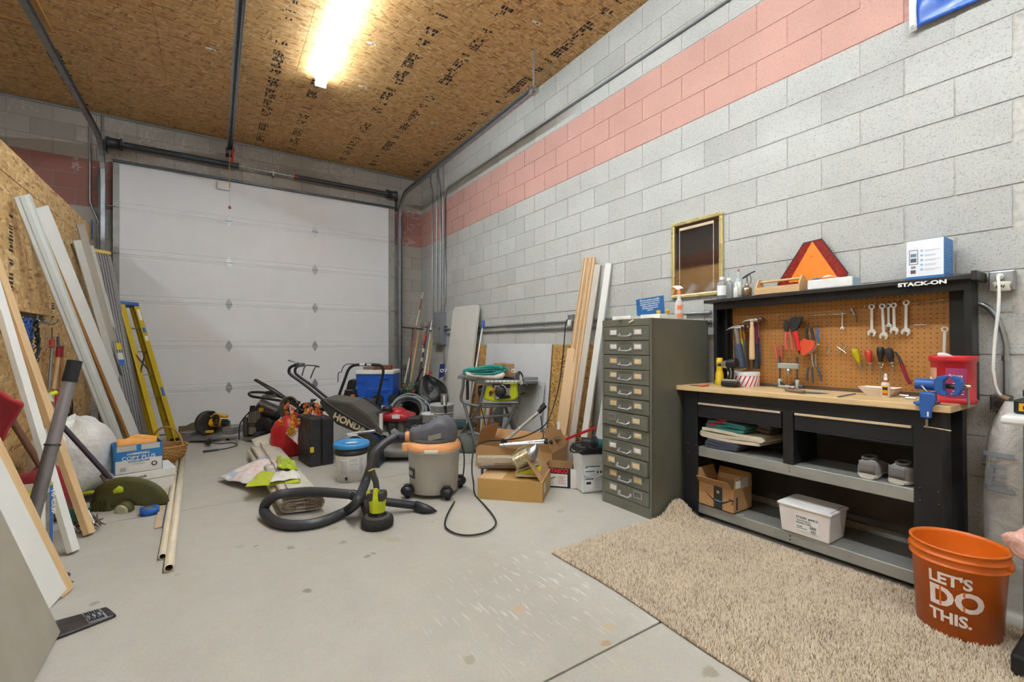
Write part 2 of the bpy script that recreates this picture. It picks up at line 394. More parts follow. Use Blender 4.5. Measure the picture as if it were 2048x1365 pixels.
for row in range(0, NR+1):
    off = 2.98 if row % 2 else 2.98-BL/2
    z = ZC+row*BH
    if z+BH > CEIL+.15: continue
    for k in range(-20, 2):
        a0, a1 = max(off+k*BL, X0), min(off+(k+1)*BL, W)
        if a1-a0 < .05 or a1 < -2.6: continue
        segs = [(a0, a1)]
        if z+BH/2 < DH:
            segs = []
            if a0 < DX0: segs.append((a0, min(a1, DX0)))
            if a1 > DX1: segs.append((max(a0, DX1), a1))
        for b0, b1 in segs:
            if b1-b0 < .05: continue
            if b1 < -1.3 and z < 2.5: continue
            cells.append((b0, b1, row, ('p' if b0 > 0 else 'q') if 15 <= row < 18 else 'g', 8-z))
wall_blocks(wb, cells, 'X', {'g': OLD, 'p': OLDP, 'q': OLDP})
def make_far():
    t = NT('far_block'); b = t.n('ShaderNodeTexBrick'); t.l(t.pos(), b.inputs['Vector']) ; return t.m
def far_wall(name, x0, y0, x1, y1, ax):
    o = struct(G().box(x0, y0, -.3, x1, y1, CEIL+.1).build(name, MORTAR, at=(0, 0, 0)))
    g = G(); p = G()
    for row in range(0, NR+1):
        z = ZC+row*BH
        if z+BH > CEIL+.15: continue
        n0 = int(((y1-y0) if ax == 'Y' else (x1-x0))/BL)
        for k in range(-1, n0+1):
            a = k*BL+(0 if row % 2 else BL/2); t = p if 15 <= row < 18 else g
            if ax == 'Y':
                a0, a1 = max(y0, y0+a), min(y1, y0+a+BL)
                if a1-a0 > .05: t.box(x1-.02, a0+.005, z+.005, x1+.006, a1-.005, z+BH-.005)
            else:
                a0, a1 = max(x0, x0+a), min(x1, x0+a+BL)
                if a1-a0 > .05: t.box(a0+.005, y1-.02, z+.005, a1-.005, y1+.006, z+BH-.005)
    g.build('blocks', BLOCK, o, kind='stuff'); p.build('blocks', PINK, o, kind='stuff')
far_wall('wall_left', X0-.2, YB, X0, D, 'Y'); far_wall('wall_front', X0, YB-.2, W, YB, 'X')
# --- ceiling of oriented strand board panels
OSBC = make_osb('ceiling_strand_board', '#d3a469', '#986a35', '#e6c290', .8)
ce = struct(G().box(X0, YB, CEIL+.02, W+.2, D+.2, CEIL+.16).build('ceiling', P('#3a2c1c', .9, 0), at=(0, 0, 0)))
INK = P('#2b2622', .8, 0, .1)
PAPER = P('#e8e6df', .6, 0, .03)
def stamp(x, y0, y1, wd, parent, n=26, seed=0):
    r = random.Random(seed); g = G(); y = y0
    while y < y1:
        L = r.uniform(.012, .05)
        if r.random() < .22: y += r.uniform(.02, .14); continue
        xx = x-wd/2
        while xx < x+wd/2-.012:
            ww = r.uniform(.008, .03)
            if r.random() < .72: g.box(xx, y, CEIL-.0008, xx+ww, y+L, CEIL+.001)
            xx += ww+r.uniform(.006, .014)
        y += L+r.uniform(.008, .016)
    if g.f: g.build('stamp_print', INK, parent)
xs = [-4.1, -2.88, -1.66, -.47, .75, 1.97, 3.18]
for i in range(6):
    off = (0, 1.22)[i % 2]; y = 6.15-2.44*6+off+(-1.22 if i == 2 else 0)*0
    while y < D:
        a, b = max(y, YB), min(y+2.44, D)
        if b-a > .1:
            g = .0016; o = G().box(xs[i]+g, a+g, CEIL+random.uniform(-.001, .001), xs[i+1]-g, b-g, CEIL+.012).build('panel', OSBC, ce)
            for k, xp in enumerate({2: (-1.4,), 3: (.56,), 4: (.98, 1.74), 5: (2.2, 2.97)}.get(i, ())):
                if b > 2: stamp(xp, a+.1, b-.15, .11, o, seed=i*20+k*7+int(a*3))
        y += 2.44
for px, py in ((422, 99), (742, 87), (725, 174), (1072, 45), (868, 247)):
    q = pZ(px, py, CEIL-.001); o = G().box(q.x-.045, q.y-.012, CEIL-.002, q.x+.045, q.y+.012, CEIL+.001).build('sticker', PAPER, ce)
    G().box(q.x+.005, q.y-.007, CEIL-.0026, q.x+.03, q.y+.007, CEIL-.0019).build('print', INK, ce)
hq = [pZ(x, y, CEIL-.0) for x, y in ((0, 103), (47, 113), (88, 174), (0, 158))]
a = fp(0, 1365)
hh = struct(G().box(-2.25, 4.95, CEIL-.03, -1.3, 5.0, CEIL).box(-2.25, 6.0, CEIL-.03, -1.3, 6.05, CEIL).box(-1.35, 5.0, CEIL-.03, -1.3, 6.0, CEIL).box(-2.25, 5.0, CEIL-.03, -2.2, 6.0, CEIL)
       .build('trim_1', WOOD('#b98a4e', axis='X')))
G().box(-2.2, 5.0, CEIL-.014, -1.35, 6.0, CEIL-.001).build('hatch', OSBC, hh)
# --- strand board partition on the left
OSBL = make_osb('wall_strand_board', '#d2aa70', '#a3743a', '#e8cb98', .6, 1, up='X')
PX_ = -1.27
lp = struct(G().box(PX_-.09, YB+.6, -.1, PX_-.012, 7.42, 2.68).build('wall_partition', WOOD('#a98350', axis='Y'), at=(0, 0, 0)))
for a, b in ((-2.6, -.16), (-.16, 2.28), (2.28, 4.72), (4.72, 7.16), (7.16, 7.44)):
    G().box(PX_-.012, a+.0015, fz(a)+.005, PX_, b-.0015, 2.485).build('panel', OSBL, lp)
for a, b in ((-2.6, .4), (.4, 2.84), (2.84, 4.15), (4.15, 5.4), (5.4, 7.44)):
    G().box(PX_-.012, a+.0015, 2.49, PX_+(.003 if a in (4.15,) else 0), b-.0015, 2.7).build('panel', OSBL, lp)
def wstamp(y, z0, z1, wd, seed):
    r = random.Random(seed); g = G(); z = z0
    while z < z1:
        L = r.uniform(.008, .022)
        if r.random() < .15: z += .05; continue
        g.box(PX_-.001, y-wd*r.uniform(.3, .5), z, PX_+.0008, y+wd*r.uniform(.3, .5), z+L); z += L+r.uniform(.008, .014)
    g.build('stamp_print', INK, lp)
wstamp(4.86, 1.35, 2.2, .09, 3); wstamp(5.9, 1.5, 2.3, .09, 5)
# --- garage door
DOORM = P('#e9eaed', .42, 0, .015, 3, .02, 60); STILE = P('#a7a7a3', .5, .5, .12, 8)
DY = 7.80
gx0, gx1 = pY(226, 600, DY).x, pY(789, 600, DY).x; wx0, wx1 = pY(239, 600, DY).x, pY(777, 600, DY).x
door = struct(bpy.data.objects.new('door_1', None)); C.objects.link(door); door.location = ((gx0+gx1)/2, DY, fz(DY))
PH = .6096; zb = .005
for i in range(6):
    z0 = zb+i*PH; z1 = z0+PH-.003
    sec = G()
    prof = [(0, z0), (0, z0+.045), (.004, z0+.05), (.004, z0+.062), (0, z0+.067), (0, z1-.05), (.004, z1-.045), (.004, z1-.03), (0, z1-.025), (0, z1), (.04, z1), (.04, z0)]
    pts = [(gx0, DY+d, z) for d, z in prof]; sec.prism(pts[::-1], (gx1-gx0, 0, 0))
    so = sec.build('door_section', DOORM, door)
    G().box(gx0, DY-.012, z0+.004, wx0, DY+.001, z1-.004).build('end_stile', STILE, so)
    G().box(wx1, DY-.012, z0+.004, gx1, DY+.001, z1-.004).build('end_stile', STILE, so)
def hinge(x, z, w_=.045, h=.085):
    g = G(); pts = [(0, -h), (.3*w_, -.75*h), (.85*w_, -.3*h), (w_, 0), (.85*w_, .3*h), (.3*w_, .75*h), (0, h), (-.3*w_, .75*h), (-.85*w_, .3*h), (-w_, 0), (-.85*w_, -.3*h), (-.3*w_, -.75*h)]
    g.prism([(x+a, DY-.001, z+b) for a, b in pts], (0, -.004, 0)); g.cone((x-w_, DY-.007, z), (x+w_, DY-.007, z), .006, n=8)
    return g
hx = [pY(458, 600, DY).x, pY(630, 600, DY).x]
for i in range(1, 6):
    for x in hx: hinge(x, zb+i*PH, .042, .088).build('hinge', GALV, door, bev=.001)
    for x, sgn in ((gx0+.03, -1), (gx1-.03, 1)):
        g = hinge(x, zb+i*PH, .03, .07); g.cone((x, DY-.02, zb+i*PH), (x+sgn*.11, DY-.02, zb+i*PH), .007, n=8); g.cone((x+sgn*.075, DY-.02, zb+i*PH), (x+sgn*.1, DY-.02, zb+i*PH), .02, n=12)
        g.build('roller_hinge', GALV, door)
zt = zb+6*PH
G().box(gx0, DY-.05, zt-.03, gx1, DY, zt).build('top_rail', DARKST, door)
G().box(gx0, DY-.004, fz(DY)-.0, gx1, DY+.03, zb+.01).build('bottom_seal', RUBBER, door)
o = G(); o.rb((hx[0]-.07, DY-.03, zt-.12), .16, .05, .1).build('bracket', WHITE, door, bev=.01)
# door outside: unseen dark backing, added so that no light leaks
struct(G().box(DX0-.1, D+.2, -.3, DX1+.1, D+.25, DH+.2).build('light_stop', P('#55524c', .9)))
# --- door tracks
def track(name, label, x, sgn, yend, z_h=3.84):
    t = thing(name, label, 'door track', (x, DY-.06, fz(DY)))
    pts = [(x, DY-.06, fz(DY)+.02), (x, DY-.06, 3.42)]
    for k in range(1, 9):
        a = k/8*PI/2; pts.append((x, DY-.06-.42*(1-math.cos(a)), 3.42+.42*math.sin(a)))
    pts.append((x, yend, z_h))
    def sweep(r0, r1, off):      # C-shaped track from two flat strips
        g = G(); prev = None
        for i, p in enumerate(pts):
            p = V(p); tn = (V(pts[min(i+1, len(pts)-1)])-V(pts[max(i-1, 0)])).normalized(); nn = V((1,0,0)).cross(tn)
            q = [p+V((off,0,0))+nn*r0, p+V((off,0,0))+nn*r1]
            if prev: g.add([prev[0], prev[1], q[1], q[0]], [(0,1,2,3)])
            prev = q
        return g
    sweep(-.03, .03, sgn*.03).build('track_web', GALV, t, solid=.003)
    g = G()
    for off0 in (-.03, .03):
        prev = None
        for i, p in enumerate(pts):
            p = V(p); tn = (V(pts[min(i+1, len(pts)-1)])-V(pts[max(i-1, 0)])).normalized(); nn = V((1,0,0)).cross(tn)
            q = [p+V((sgn*.03,0,0))+nn*off0, p+V((-sgn*.015,0,0))+nn*off0]
            if prev: g.add([prev[0], prev[1], q[1], q[0]], [(0,1,2,3)])
            prev = q
    g.build('track_flange', GALV, t, solid=.003)
    G().box(x+min(sgn*.035, sgn*.04), DY-.12, fz(DY), x+max(sgn*.035, sgn*.04), D-.005, 3.5).build('wall_angle', DARKST, t)
    G().box(x+min(sgn*.035, sgn*.075), D-.012, fz(DY), x+max(sgn*.035, sgn*.075), D-.006, 3.5).build('wall_angle', DARKST, t)
    return t
TXL, TXR = -1.195, 2.70
tl = track('door_track', 'galvanised garage door track curving up along the left side of the door', TXL, -1, .3)
tr = track('door_track', 'galvanised garage door track curving up in the right corner beside the conduits', TXR, 1, 3.72)
# perforated hangers at the end of the right track
g = G(); g.box(TXR+.03, 3.74, 3.86, TXR+.034, 3.77, CEIL); g.build('hanger_strap', GALV, tr)
G().ob((TXR+.18, 3.78, 4.06), (.16, 0, .21), (0, .016, 0), (.002, 0, -.002)).build('brace', GALV, tr)
G().box(TXR+.0, 3.70, 3.82, TXR+.06, 3.80, 3.87).build('end_bracket', STEEL, tr, bev=.003)
# opener rail hanging in the middle
XR = .175; ZR = 4.02
orr = thing('opener_rail', 'steel opener rail running under the ceiling to above the garage door', 'rail', (XR, 7.6, ZR))
G().box(XR-.035, -.5, ZR-.012, XR-.029, 7.62, ZR+.035).box(XR+.029, -.5, ZR-.012, XR+.035, 7.62, ZR+.035).box(XR-.035, -.5, ZR+.03, XR+.035, 7.62, ZR+.035).build('channel', GALV, orr)
G().box(XR-.010, -.5, ZR-.006, XR+.010, 7.6, ZR+.002).build('chain_guide', P('#2f3133', .5, .4), orr)
G().box(XR-.05, 7.55, ZR-.07, XR+.05, 7.70, ZR+.02).build('end_bracket', DARKST, orr, bev=.005)
rel = G(); q = V((XR+.03, 7.35, 3.86)); rel.ob(q+V((0, 0, 0)), (.012, .02, -.0), (-.0, .02, .0) if 0 else (0, .012, 0), (.012, 0, .11)); rel.build('release_handle', P('#b0343a', .4), orr, bev=.006)
G().tube([(XR, 7.4, 3.95), (XR-.01, 7.4, 3.7), (XR-.005, 7.4, 3.42)], .006, 6).build('pull_cord', P('#b59a4a', .8), orr)
G().tube([(XR-.005, 7.4, 3.42), (XR-.005, 7.4, 3.17)], .003, 5).build('cord_tail', P('#cfcabc', .8), orr)
G().rb((XR-.005, 7.4, 3.15), .03, .012, .04).build('cord_knob', P('#a5352c', .5), orr, bev=.004)
# torsion spring shaft
TY = 7.765; TZ = 3.87
ts = thing('torsion_shaft', 'dark torsion spring shaft across the wall above the garage door', 'spring shaft', (.7, TY, TZ))
sx = [pY(p, 330, TY).x for p in (215, 244, 478, 548, 592, 770, 792)]
G().cone((sx[0], TY, TZ), (sx[6], TY, TZ), .0125, n=12).build('shaft', STEEL, ts)
def spring(x0, x1, r, mat, name='spring'):
    n = int((x1-x0)/.011); pr = []
    for i in range(n): x = x0+(x1-x0)*i/n; pr += [(r-.004, x), (r, x+.0035), (r, x+.0065)]
    pr.append((r-.004, x1)); G().lathe([(a, b) for a, b in pr], (0, TY, TZ), 16, axis=(1,0,0)).build(name, mat, ts)
spring(sx[1]+.02, sx[2], .042, P('#4a545a', .45, .4)); spring(sx[4], sx[5], .034, P('#4a5156', .45, .4))
G().cone((sx[4]-.02, TY, TZ), (sx[4]+.03, TY, TZ), .04).build('spring_cone', P('#8e3b34', .5), ts)
for a, b in ((sx[0], sx[1]), (sx[5]+.03, sx[6])):
    G().lathe([(.03, a), (.075, a), (.075, a+.012), (.062, a+.014), (.062, b-.014), (.078, b-.012), (.078, b), (.03, b)], (0, TY, TZ), 24, axis=(1,0,0)).build('cable_drum', DARKST, ts)
G().box(sx[3]-.02, TY-.01, TZ-.05, sx[3]+.0, D-.006, TZ+.05).build('centre_bracket', GALV, ts)
G().box(sx[0]-.02, TY-.03, TZ-.12, sx[0]-.012, D-.006, TZ+.06).box(sx[6]+.012, TY-.03, TZ-.25, sx[6]+.02, D-.006, TZ+.06).build('end_bracket', DARKST, ts)
# --- conduits
def cond(label, pts, r=.012, name='conduit', straps=(), mat=None, group=None):
    t = thing(name, label, 'conduit', pts[0], group=group)
    G().tube(pts, r, 10).build('pipe', mat or GALV, t)
    for p in straps: p = V(p); G().cone(p-V((0,0,.012)), p+V((0,0,.012)), r*1.5).build('coupling', STEEL, t)
    return t
def arc(a, b, c, n=6):     # rounded corner a-b-c
    a, b, c = V(a), V(b), V(c); return [a*(1-t)**2+b*2*t*(1-t)+c*t*t for t in [i/n for i in range(n+1)]]
cond('thin conduit running across the top of the back wall under the ceiling', [(-2.6, D-.02, CEIL-.03), (W-.03, D-.02, CEIL-.03)], .011, straps=[])
XW = W-.02
px_ = [865, 873.5, 881, 886, 891]
yy = [pX(p, 500, XW).y for p in px_]
ztop = CEIL-.02; zpan = pX(880, 624, XW).z
labs = ['leftmost of the vertical conduits rising from the grey electrical panel', 'second from the left of the vertical conduits above the electrical panel',
        'third from the left of the vertical conduits above the electrical panel', 'fourth from the left of the vertical conduits above the electrical panel']
for i in range(4):
    y = yy[i]; cond(labs[i], [(XW, y, zpan), (XW, y, 3.9), (XW-.0, y+(.09 if i in (0, 2) else 0), 4.1), (XW, y+(.09 if i in (0, 2) else 0), ztop)] if i in (0, 2) else [(XW, y, zpan), (XW, y, ztop)], .012)
# the conduit that bends and runs along the right wall
A = pX(897, 383, XW); Bp = pX(1440, 2, XW); zz = (A.z+Bp.z)/2+.02; y5 = yy[4]
cond('conduit that rises from the panel and bends along the upper right wall', [(XW, y5+.05, zpan), (XW, y5+.05, zpan+.05), (XW, y5, zpan+.14), (XW, y5, zz-.15)]+arc((XW, y5, zz-.15), (XW, y5, zz), (XW, y5-.15, zz))+[(XW, .2, zz)], .011,
     straps=[])
for a, b, lb in ((655, 625, 'upper'), (667, 639, 'lower')):
    z = pX(957, a, XW).z; z2 = pX(1425, b, XW).z; z = (z+z2)/2
    cond('%s of the two horizontal conduits on the right wall behind the cabinet' % lb, [(XW, pX(893, 660, XW).y, z), (XW, 2.05, z)] , .013)
# left conduits on the back wall
g1 = [pY(180, 235, D-.02), pY(180, 405, D-.02), pY(200, 450, D-.02), pY(200, 640, D-.02)]
cond('bent conduit on the back wall left of the door track', g1, .012)
cond('straight conduit on the back wall nearest to the left door track', [pY(205, 228, D-.02), pY(205, 640, D-.02)], .012)
# --- fluorescent fixtures
TM = EMIT('#e3f1fa', TUBE*.78); TM2 = EMIT('#e3f1fa', TUBE*1.08); FIXM = P('#e6e6e2', .4, 0, .02)
def fixture(x, y0, L, label, z=CEIL, tm=TM2):
    t = thing('ceiling_light', label, 'light', (x, y0+L/2, z), 0, 'ceiling tube lights')
    G().prism([(x-.07, y0, z), (x+.07, y0, z), (x+.04, y0, z-.055), (x-.04, y0, z-.055)], (0, L, 0)).build('housing', FIXM, t)
    for s in (-1, 1):
        G().cone((x+s*.033, y0+.03, z-.075), (x+s*.033, y0+L-.03, z-.075), .019, n=12).build('tube', tm, t)
    for y in (y0, y0+L-.025): G().box(x-.06, y, z-.1, x+.06, y+.025, z-.05).build('lamp_holder', FIXM, t, bev=.004)
fixture(1.0, 5.5-2.44, 2.44, 'glowing fluorescent tube light on the strand board ceiling', tm=TM)
fixture(1.0, .3, 2.44, 'fluorescent tube light on the ceiling right above the photographer')
fixture(-2.8, 1.2, 2.44, 'unseen tube light added beyond the partition to brighten that side')  # added lamp, out of view: brightens the left back wall and mirror reflection
fixture(1.0, -2.5, 2.44, 'fluorescent tube light on the ceiling behind the photographer')
# ================================================================ helpers for things seen against a plane X = const
def flat(pts, X, th): return G().prism([pX(x, y, X) for x, y in pts], (-th, 0, 0))
def ptube(pts, X, r, n=8): return G().tube([pX(x, y, X) for x, y in pts], r, n)
# ================================================================ card cabinet
KX0, KX1 = 2.46, 3.10; ka, kb = fp(1307.6, 1040.3), fp(1208.6, 1002.2); KY0, KY1 = 2.03, 2.495
kz = fz(2.26); KT = pX(1302, 636, KX0).z
OLV = P('#6f6f62', .42, .2, .05, 6, .03, 150); OLVD = P('#63645a', .45, .2, .05, 6)
cab = thing('card_cabinet', 'tall olive grey metal card cabinet with twelve shallow label-holder drawers', 'cabinet', (KX0, 2.26, kz))
G().box(KX0+.012, KY0, kz, KX1, KY1, KT).build('body', OLV, cab, bev=.003)
G().box(KX0, KY0, kz, KX0+.02, KY0+.018, KT).box(KX0, KY1-.018, kz, KX0+.02, KY1, KT).box(KX0, KY0+.018, KT-.05, KX0+.02, KY1-.018, KT).box(KX0, KY0+.018, kz, KX0+.02, KY1-.018, kz+.075).build('front_frame', OLV, cab, bev=.002)
CARDM = [P('#e8cfa0', .7, 0, .08, 40), P('#efe6d3', .7, 0, .06, 40), P('#e2c184', .7, 0, .1, 40), P('#eeeae2', .7, 0, .04)]
SCR = P('#8f6f4a', .8, 0, .2)
dh = (KT-.05-kz-.075)/12
wm = [(3,3),(3,3),(2,0),(0,0),(0,2),(2,0),(None,0),(2,0),(3,3),(0,0),(2,2),(1,None)]
for i in range(12):
    z1 = KT-.05-i*dh-.003; z0 = z1-dh+.006; pull = {6: .018, 9: .022, 8: .006}.get(i, .002)
    d = G().box(KX0-pull, KY0+.021, z0, KX0+.3, KY1-.021, z1).build('drawer', OLV, cab, bev=.003)
    xm = KX0-pull; yc = (KY0+KY1)/2
    g = G(); zc = z0+dh*.28
    g.tube([(xm, yc-.052, zc+.012), (xm-.02, yc-.052, zc+.006), (xm-.024, yc-.045, zc), (xm-.024, yc+.045, zc), (xm-.02, yc+.052, zc+.006), (xm, yc+.052, zc+.012)], .0045, 8)
    for s in (-1, 1): g.rb((xm-.002, yc+s*.052, zc+.012), .005, .018, .024)
    g.build('pull_handle', P('#d4d6dc', .3, .8, .05), d)
    for j, s in enumerate((1, -1)):
        y = yc+s*.115; zc2 = z1-dh*.36; hw, hh_ = .038, .024
        f = G()
        f.box(xm-.004, y-hw, zc2-hh_, xm, y-hw+.007, zc2+hh_).box(xm-.004, y+hw-.007, zc2-hh_, xm, y+hw, zc2+hh_).box(xm-.004, y-hw+.007, zc2+hh_-.006, xm, y+hw-.007, zc2+hh_).box(xm-.004, y-hw+.007, zc2-hh_, xm, y+hw-.007, zc2-hh_+.006)
        f.build('label_holder', P('#b9b6bb', .35, .7, .05), d)
        k = wm[i][j]
        if k is not None:
            lo = 0 if not (i == 11 and s < 0) else .012
            G().box(xm-.0015, y-hw+.008, zc2-hh_+.007, xm-.0002, y+hw-.008, zc2+hh_-.009-lo).build('card', CARDM[k], d)
            sg = G(); rr = random.Random(i*2+j)
            for li in range(2):
                yy_ = y-hw+.014
                while yy_ < y+hw-.016: L = rr.uniform(.003, .009); sg.box(xm-.0019, yy_, zc2-.004-li*.012+rr.uniform(0, .003), xm-.0015, yy_+L, zc2-.0025-li*.012+rr.uniform(0, .003)); yy_ += L+.003
            sg.build('handwriting', SCR, d)
# things on the cabinet
TRAY = P('#f1efe6', .5, 0, .02)
def tray(label, y0, y1, x0, x1, h=.035, z=None):
    z = KT if z is None else z; t = G(); e = .004
    t.box(x0, y0, z, x1, y1, z+e).box(x0, y0, z+e, x0+e, y1, z+h).box(x1-e, y0, z+e, x1, y1, z+h).box(x0+e, y0, z+e, x1-e, y0+e, z+h).box(x0+e, y1-e, z+e, x1-e, y1, z+h)
    o = t.build('tray', TRAY, bev=.0015); tag(o, label, 'tray'); return o
tray('white plastic tray on the cabinet nearest the spray bottle', KY0+.03, KY0+.2, KX0+.12, KX0+.42, .034)
tray('white plastic tray at the back left of the cabinet top', KY0+.24, KY0+.42, KX0+.06, KX0+.40, .03)
for k, (px, py, lb) in enumerate(((1317, 627, 'yellow cap standing on the cabinet trays in front of the blue sign'), (1335, 627, 'yellow cap on the cabinet tray beside the spray bottle'))):
    p = pX(px, py, KX0+.2); r = .014
    g = G().lathe([(r*.75, 0), (r*.8, .01), (r, .012), (r, .026), (r*.8, .03), (0, .03)], (p.x, p.y, KT+.0345 if k else KT+.0345), 16)
    tag(g.build('bottle_cap', P('#f2b41e', .4)), lb, 'cap')
p0, p1 = pX(1273, 601, 3.02), pX(1327, 593, 3.02)
sign = thing('sign_board', 'small blue sign with white lettering leaning on the wall behind the cabinet trays', 'sign', (3.02, (p0.y+p1.y)/2, KT))
BLUE_S = P('#155a94', .4)
c0, c1, c2, c3 = pX(1272, 600, 3.05), pX(1327, 591, 3.05), pX(1330, 630, 3.0), pX(1275, 632, 3.0)
c2.z = c3.z = KT+.004
G().prism([c0, c1, c2, c3], (.003, 0, 0)).build('board', BLUE_S, sign)
upv = (c0-c3).normalized(); rt = (c1-c0).normalized()
LET = P('#f1f1ee', .6, 0, .01)
for i, l in enumerate(('Physically disabled customers', 'may experience need of fire', 'packages at this checkout or', 'request assistance from', 'attendants personnel in', 'Aisle 10.')):
    text(l, .0175, (c0+c1)/2-upv*(.026+i*.0185)-V((.001,0,0)), rt, upv, LET, sign, align='CENTER', depth=.0006, bold=.0003)
for s in (.2, .8): q = c0.lerp(c1, s)-upv*.012-V((.002,0,0)); G().cone(q, q-V((.001,0,0)), .004, n=10).build('hole', LET, sign)
def bottle(name, label, c, prof, mat, cap, capmat, group=None, n=24):
    t = thing(name, label, 'bottle', c); G().lathe(prof, c, n).build('body', mat, t); G().lathe(cap, c, n).build('cap', capmat, t); return t
CLEAR = P('#e6eaea', .12, 0, .02, 9, 0, 200, .75); MILK = P('#e9eaea', .35, 0, .03, 9, 0, 200, .15); ORN = P('#f07a3c', .4)
b = pX(1358, 637, KX0+.34); b.z = KT
sp = thing('spray_bottle', 'white spray bottle with orange trigger on the olive cabinet', 'bottle', b)
r = .029
G().lathe([(r*.9, 0), (r, .006), (r, .105), (r*.95, .115), (r*.5, .145), (r*.42, .155), (r*.42, .185)], b, 24).build('bottle_body', P('#efe9ea', .25, 0, .02, 9, 0, 200, .3), sp)
G().lathe([(r*.5, .183), (r*.5, .205), (r*.3, .207), (r*.3, .215)], b, 20).build('collar', ORN, sp)
hd = V((0, 1, .0)) ; h0 = b+V((0, 0, .226))
G().prism([h0+V((-.009, y, z)) for y, z in ((-.03, .0), (-.034, -.004), (-.006, -.012), (.014, -.012), (.03, .004), (.046, .008), (.046, .018), (.02, .022), (-.01, .016))], (.018, 0, 0)).build('spray_head', WHITE, sp, bev=.003)
G().prism([h0+V((-.005, y, z)) for y, z in ((.022, .0), (.034, .0), (.046, -.028), (.05, -.042), (.045, -.043), (.035, -.025))], (.01, 0, 0)).build('trigger', ORN, sp, bev=.002)
G().cone(h0+V((0, .046, .013)), h0+V((0, .058, .012)), .009).build('nozzle', ORN, sp)
for z0, z1, m in ((.07, .1, ORN), (.02, .04, ORN), (.002, .006, ORN)):
    g = G(); pts = []
    for k in range(9): a = -2.9+k*.14; pts.append((a))
    g.add([b+V((math.cos(a)*(r+.0008), math.sin(a)*(r+.0008), z)) for z in (z0, z1) for a in pts], [(k, k+1, 10+k, 9+k) for k in range(8)], True); g.build('label', m, sp)
tag(G().ob(pZ(1245, 638, KT+.006), (.004, .012, 0), (-.045, .02, 0), (0, 0, .004)).build('paper_scrap', PAPER), 'crumpled white scrap on the left edge of the cabinet top', 'scrap')
q = pX(1262, 643, KX0-.004)
tag(G().ob(q, (0, .021, -.009), (0, .003, .005), (.0012, 0, 0)).build('wood_shim', P('#e3cfae', .7)), 'short pale stick stuck on the top front edge of the cabinet', 'stick')
# ================================================================ workbench
BK = P('#202124', .38, .15, .1, 9, .02); BK2 = P('#191a1c', .5, .1, .1); TBL = WOOD('#dfbf8e', .9, .8, 'Y', .45); SHG = P('#a5a6a1', .4, .5, .12, 7)
BX, BYc = 2.72, 1.31; TS = -.0100
bz = fz(BYc)
bench = thing('workbench', 'black steel workbench with wooden top, two drawers and grey shelves', 'workbench', (BX, BYc, bz), rx=math.atan(TS))
BT = .897
def L(g, n, m, par=bench, **k): return g.build(n, m, par, world=False, **k)
L(G().box(0, -.713, BT-.032, .43, .713, BT), 'worktop', TBL, bev=.004)
L(G().box(.035, -.675, BT-.112, .05, .675, BT-.033), 'apron', BK, bev=.002)
for y0, y1, n in ((.565, .67, 1), (-.675, -.575, 1)):
    l = L(G().box(.03, y0, 0, .034, y1, BT-.033).box(.034, (y0 if y0 < 0 else y1-.004), 0, .17, (y0+.004 if y0 < 0 else y1), BT-.033), 'front_leg', BK)
    for z in (.5, .44):
        for y in (y0+.012, y1-.022 if y0 < 0 else y1-.03):
            c = V((.03, y, z)); L(G().lathe([(.006, 0), (.0055, .0025), (.003, .004), (0, .004)], c, 12, axis=(-1,0,0)), 'bolt', P('#4a4b4d', .3, .8), l)
for y0 in (-.675, .63): L(G().box(.36, y0, 0, .43, y0+.045, BT-.033), 'rear_leg', BK, bev=.002)
L(G().box(.03, -.045, .49, .075, .012, BT-.112), 'centre_post', BK, bev=.002)
L(G().box(.075, -.04, .49, .33, -.036, BT-.12), 'divider', BK2)
for y0, y1, lb in ((.02, .563, 'left'), (-.573, -.05, 'right')):
    d = L(G().box(.034, y0, .70, .05, y1, .79).box(.05, y0+.01, .71, .36, y0+.014, .78).box(.05, y1-.014, .71, .36, y1-.01, .78).box(.05, y0+.014, .71, .36, y1-.014, .714), 'drawer', BK, bev=.0015)
    L(G().box(.024, y0+.004, .776, .034, y1-.004, .788), 'drawer_pull', P('#d6bd96' if y0 < 0 else '#cdb4a0', .4, .1, .02), d, bev=.002)
    L(G().box(.034, y0, .692, .045, y1, .699), 'lower_lip', P('#3a3b3e', .35, .5), d)
L(G().box(.036, -.575, .424, .34, .565, .49), 'middle_shelf', SHG, bev=.004)
L(G().box(.036, -.675, .037, .40, .62, .101), 'bottom_shelf', SHG, bev=.005)
L(G().box(.12, -.66, .0, .14, .62, .036), 'kick_plate', BK2)
L(G().box(.405, -.63, .14, .41, .63, .72), 'back_panel', P('#3b332a', .8, 0, .25, 4, .1), kind=None)
L(G().box(.39, -.63, .62, .404, .63, .645), 'back_rail', BK)
for y in (-.02,):
    for z in (.47, .45): L(G().cone((.036, y, z), (.0345, y, z), .003, n=8), 'hole', P('#222222', .8))
    for z in (.08, .058): L(G().cone((.036, y, z), (.0345, y, z), .004, n=8), 'hole', P('#222222', .8))
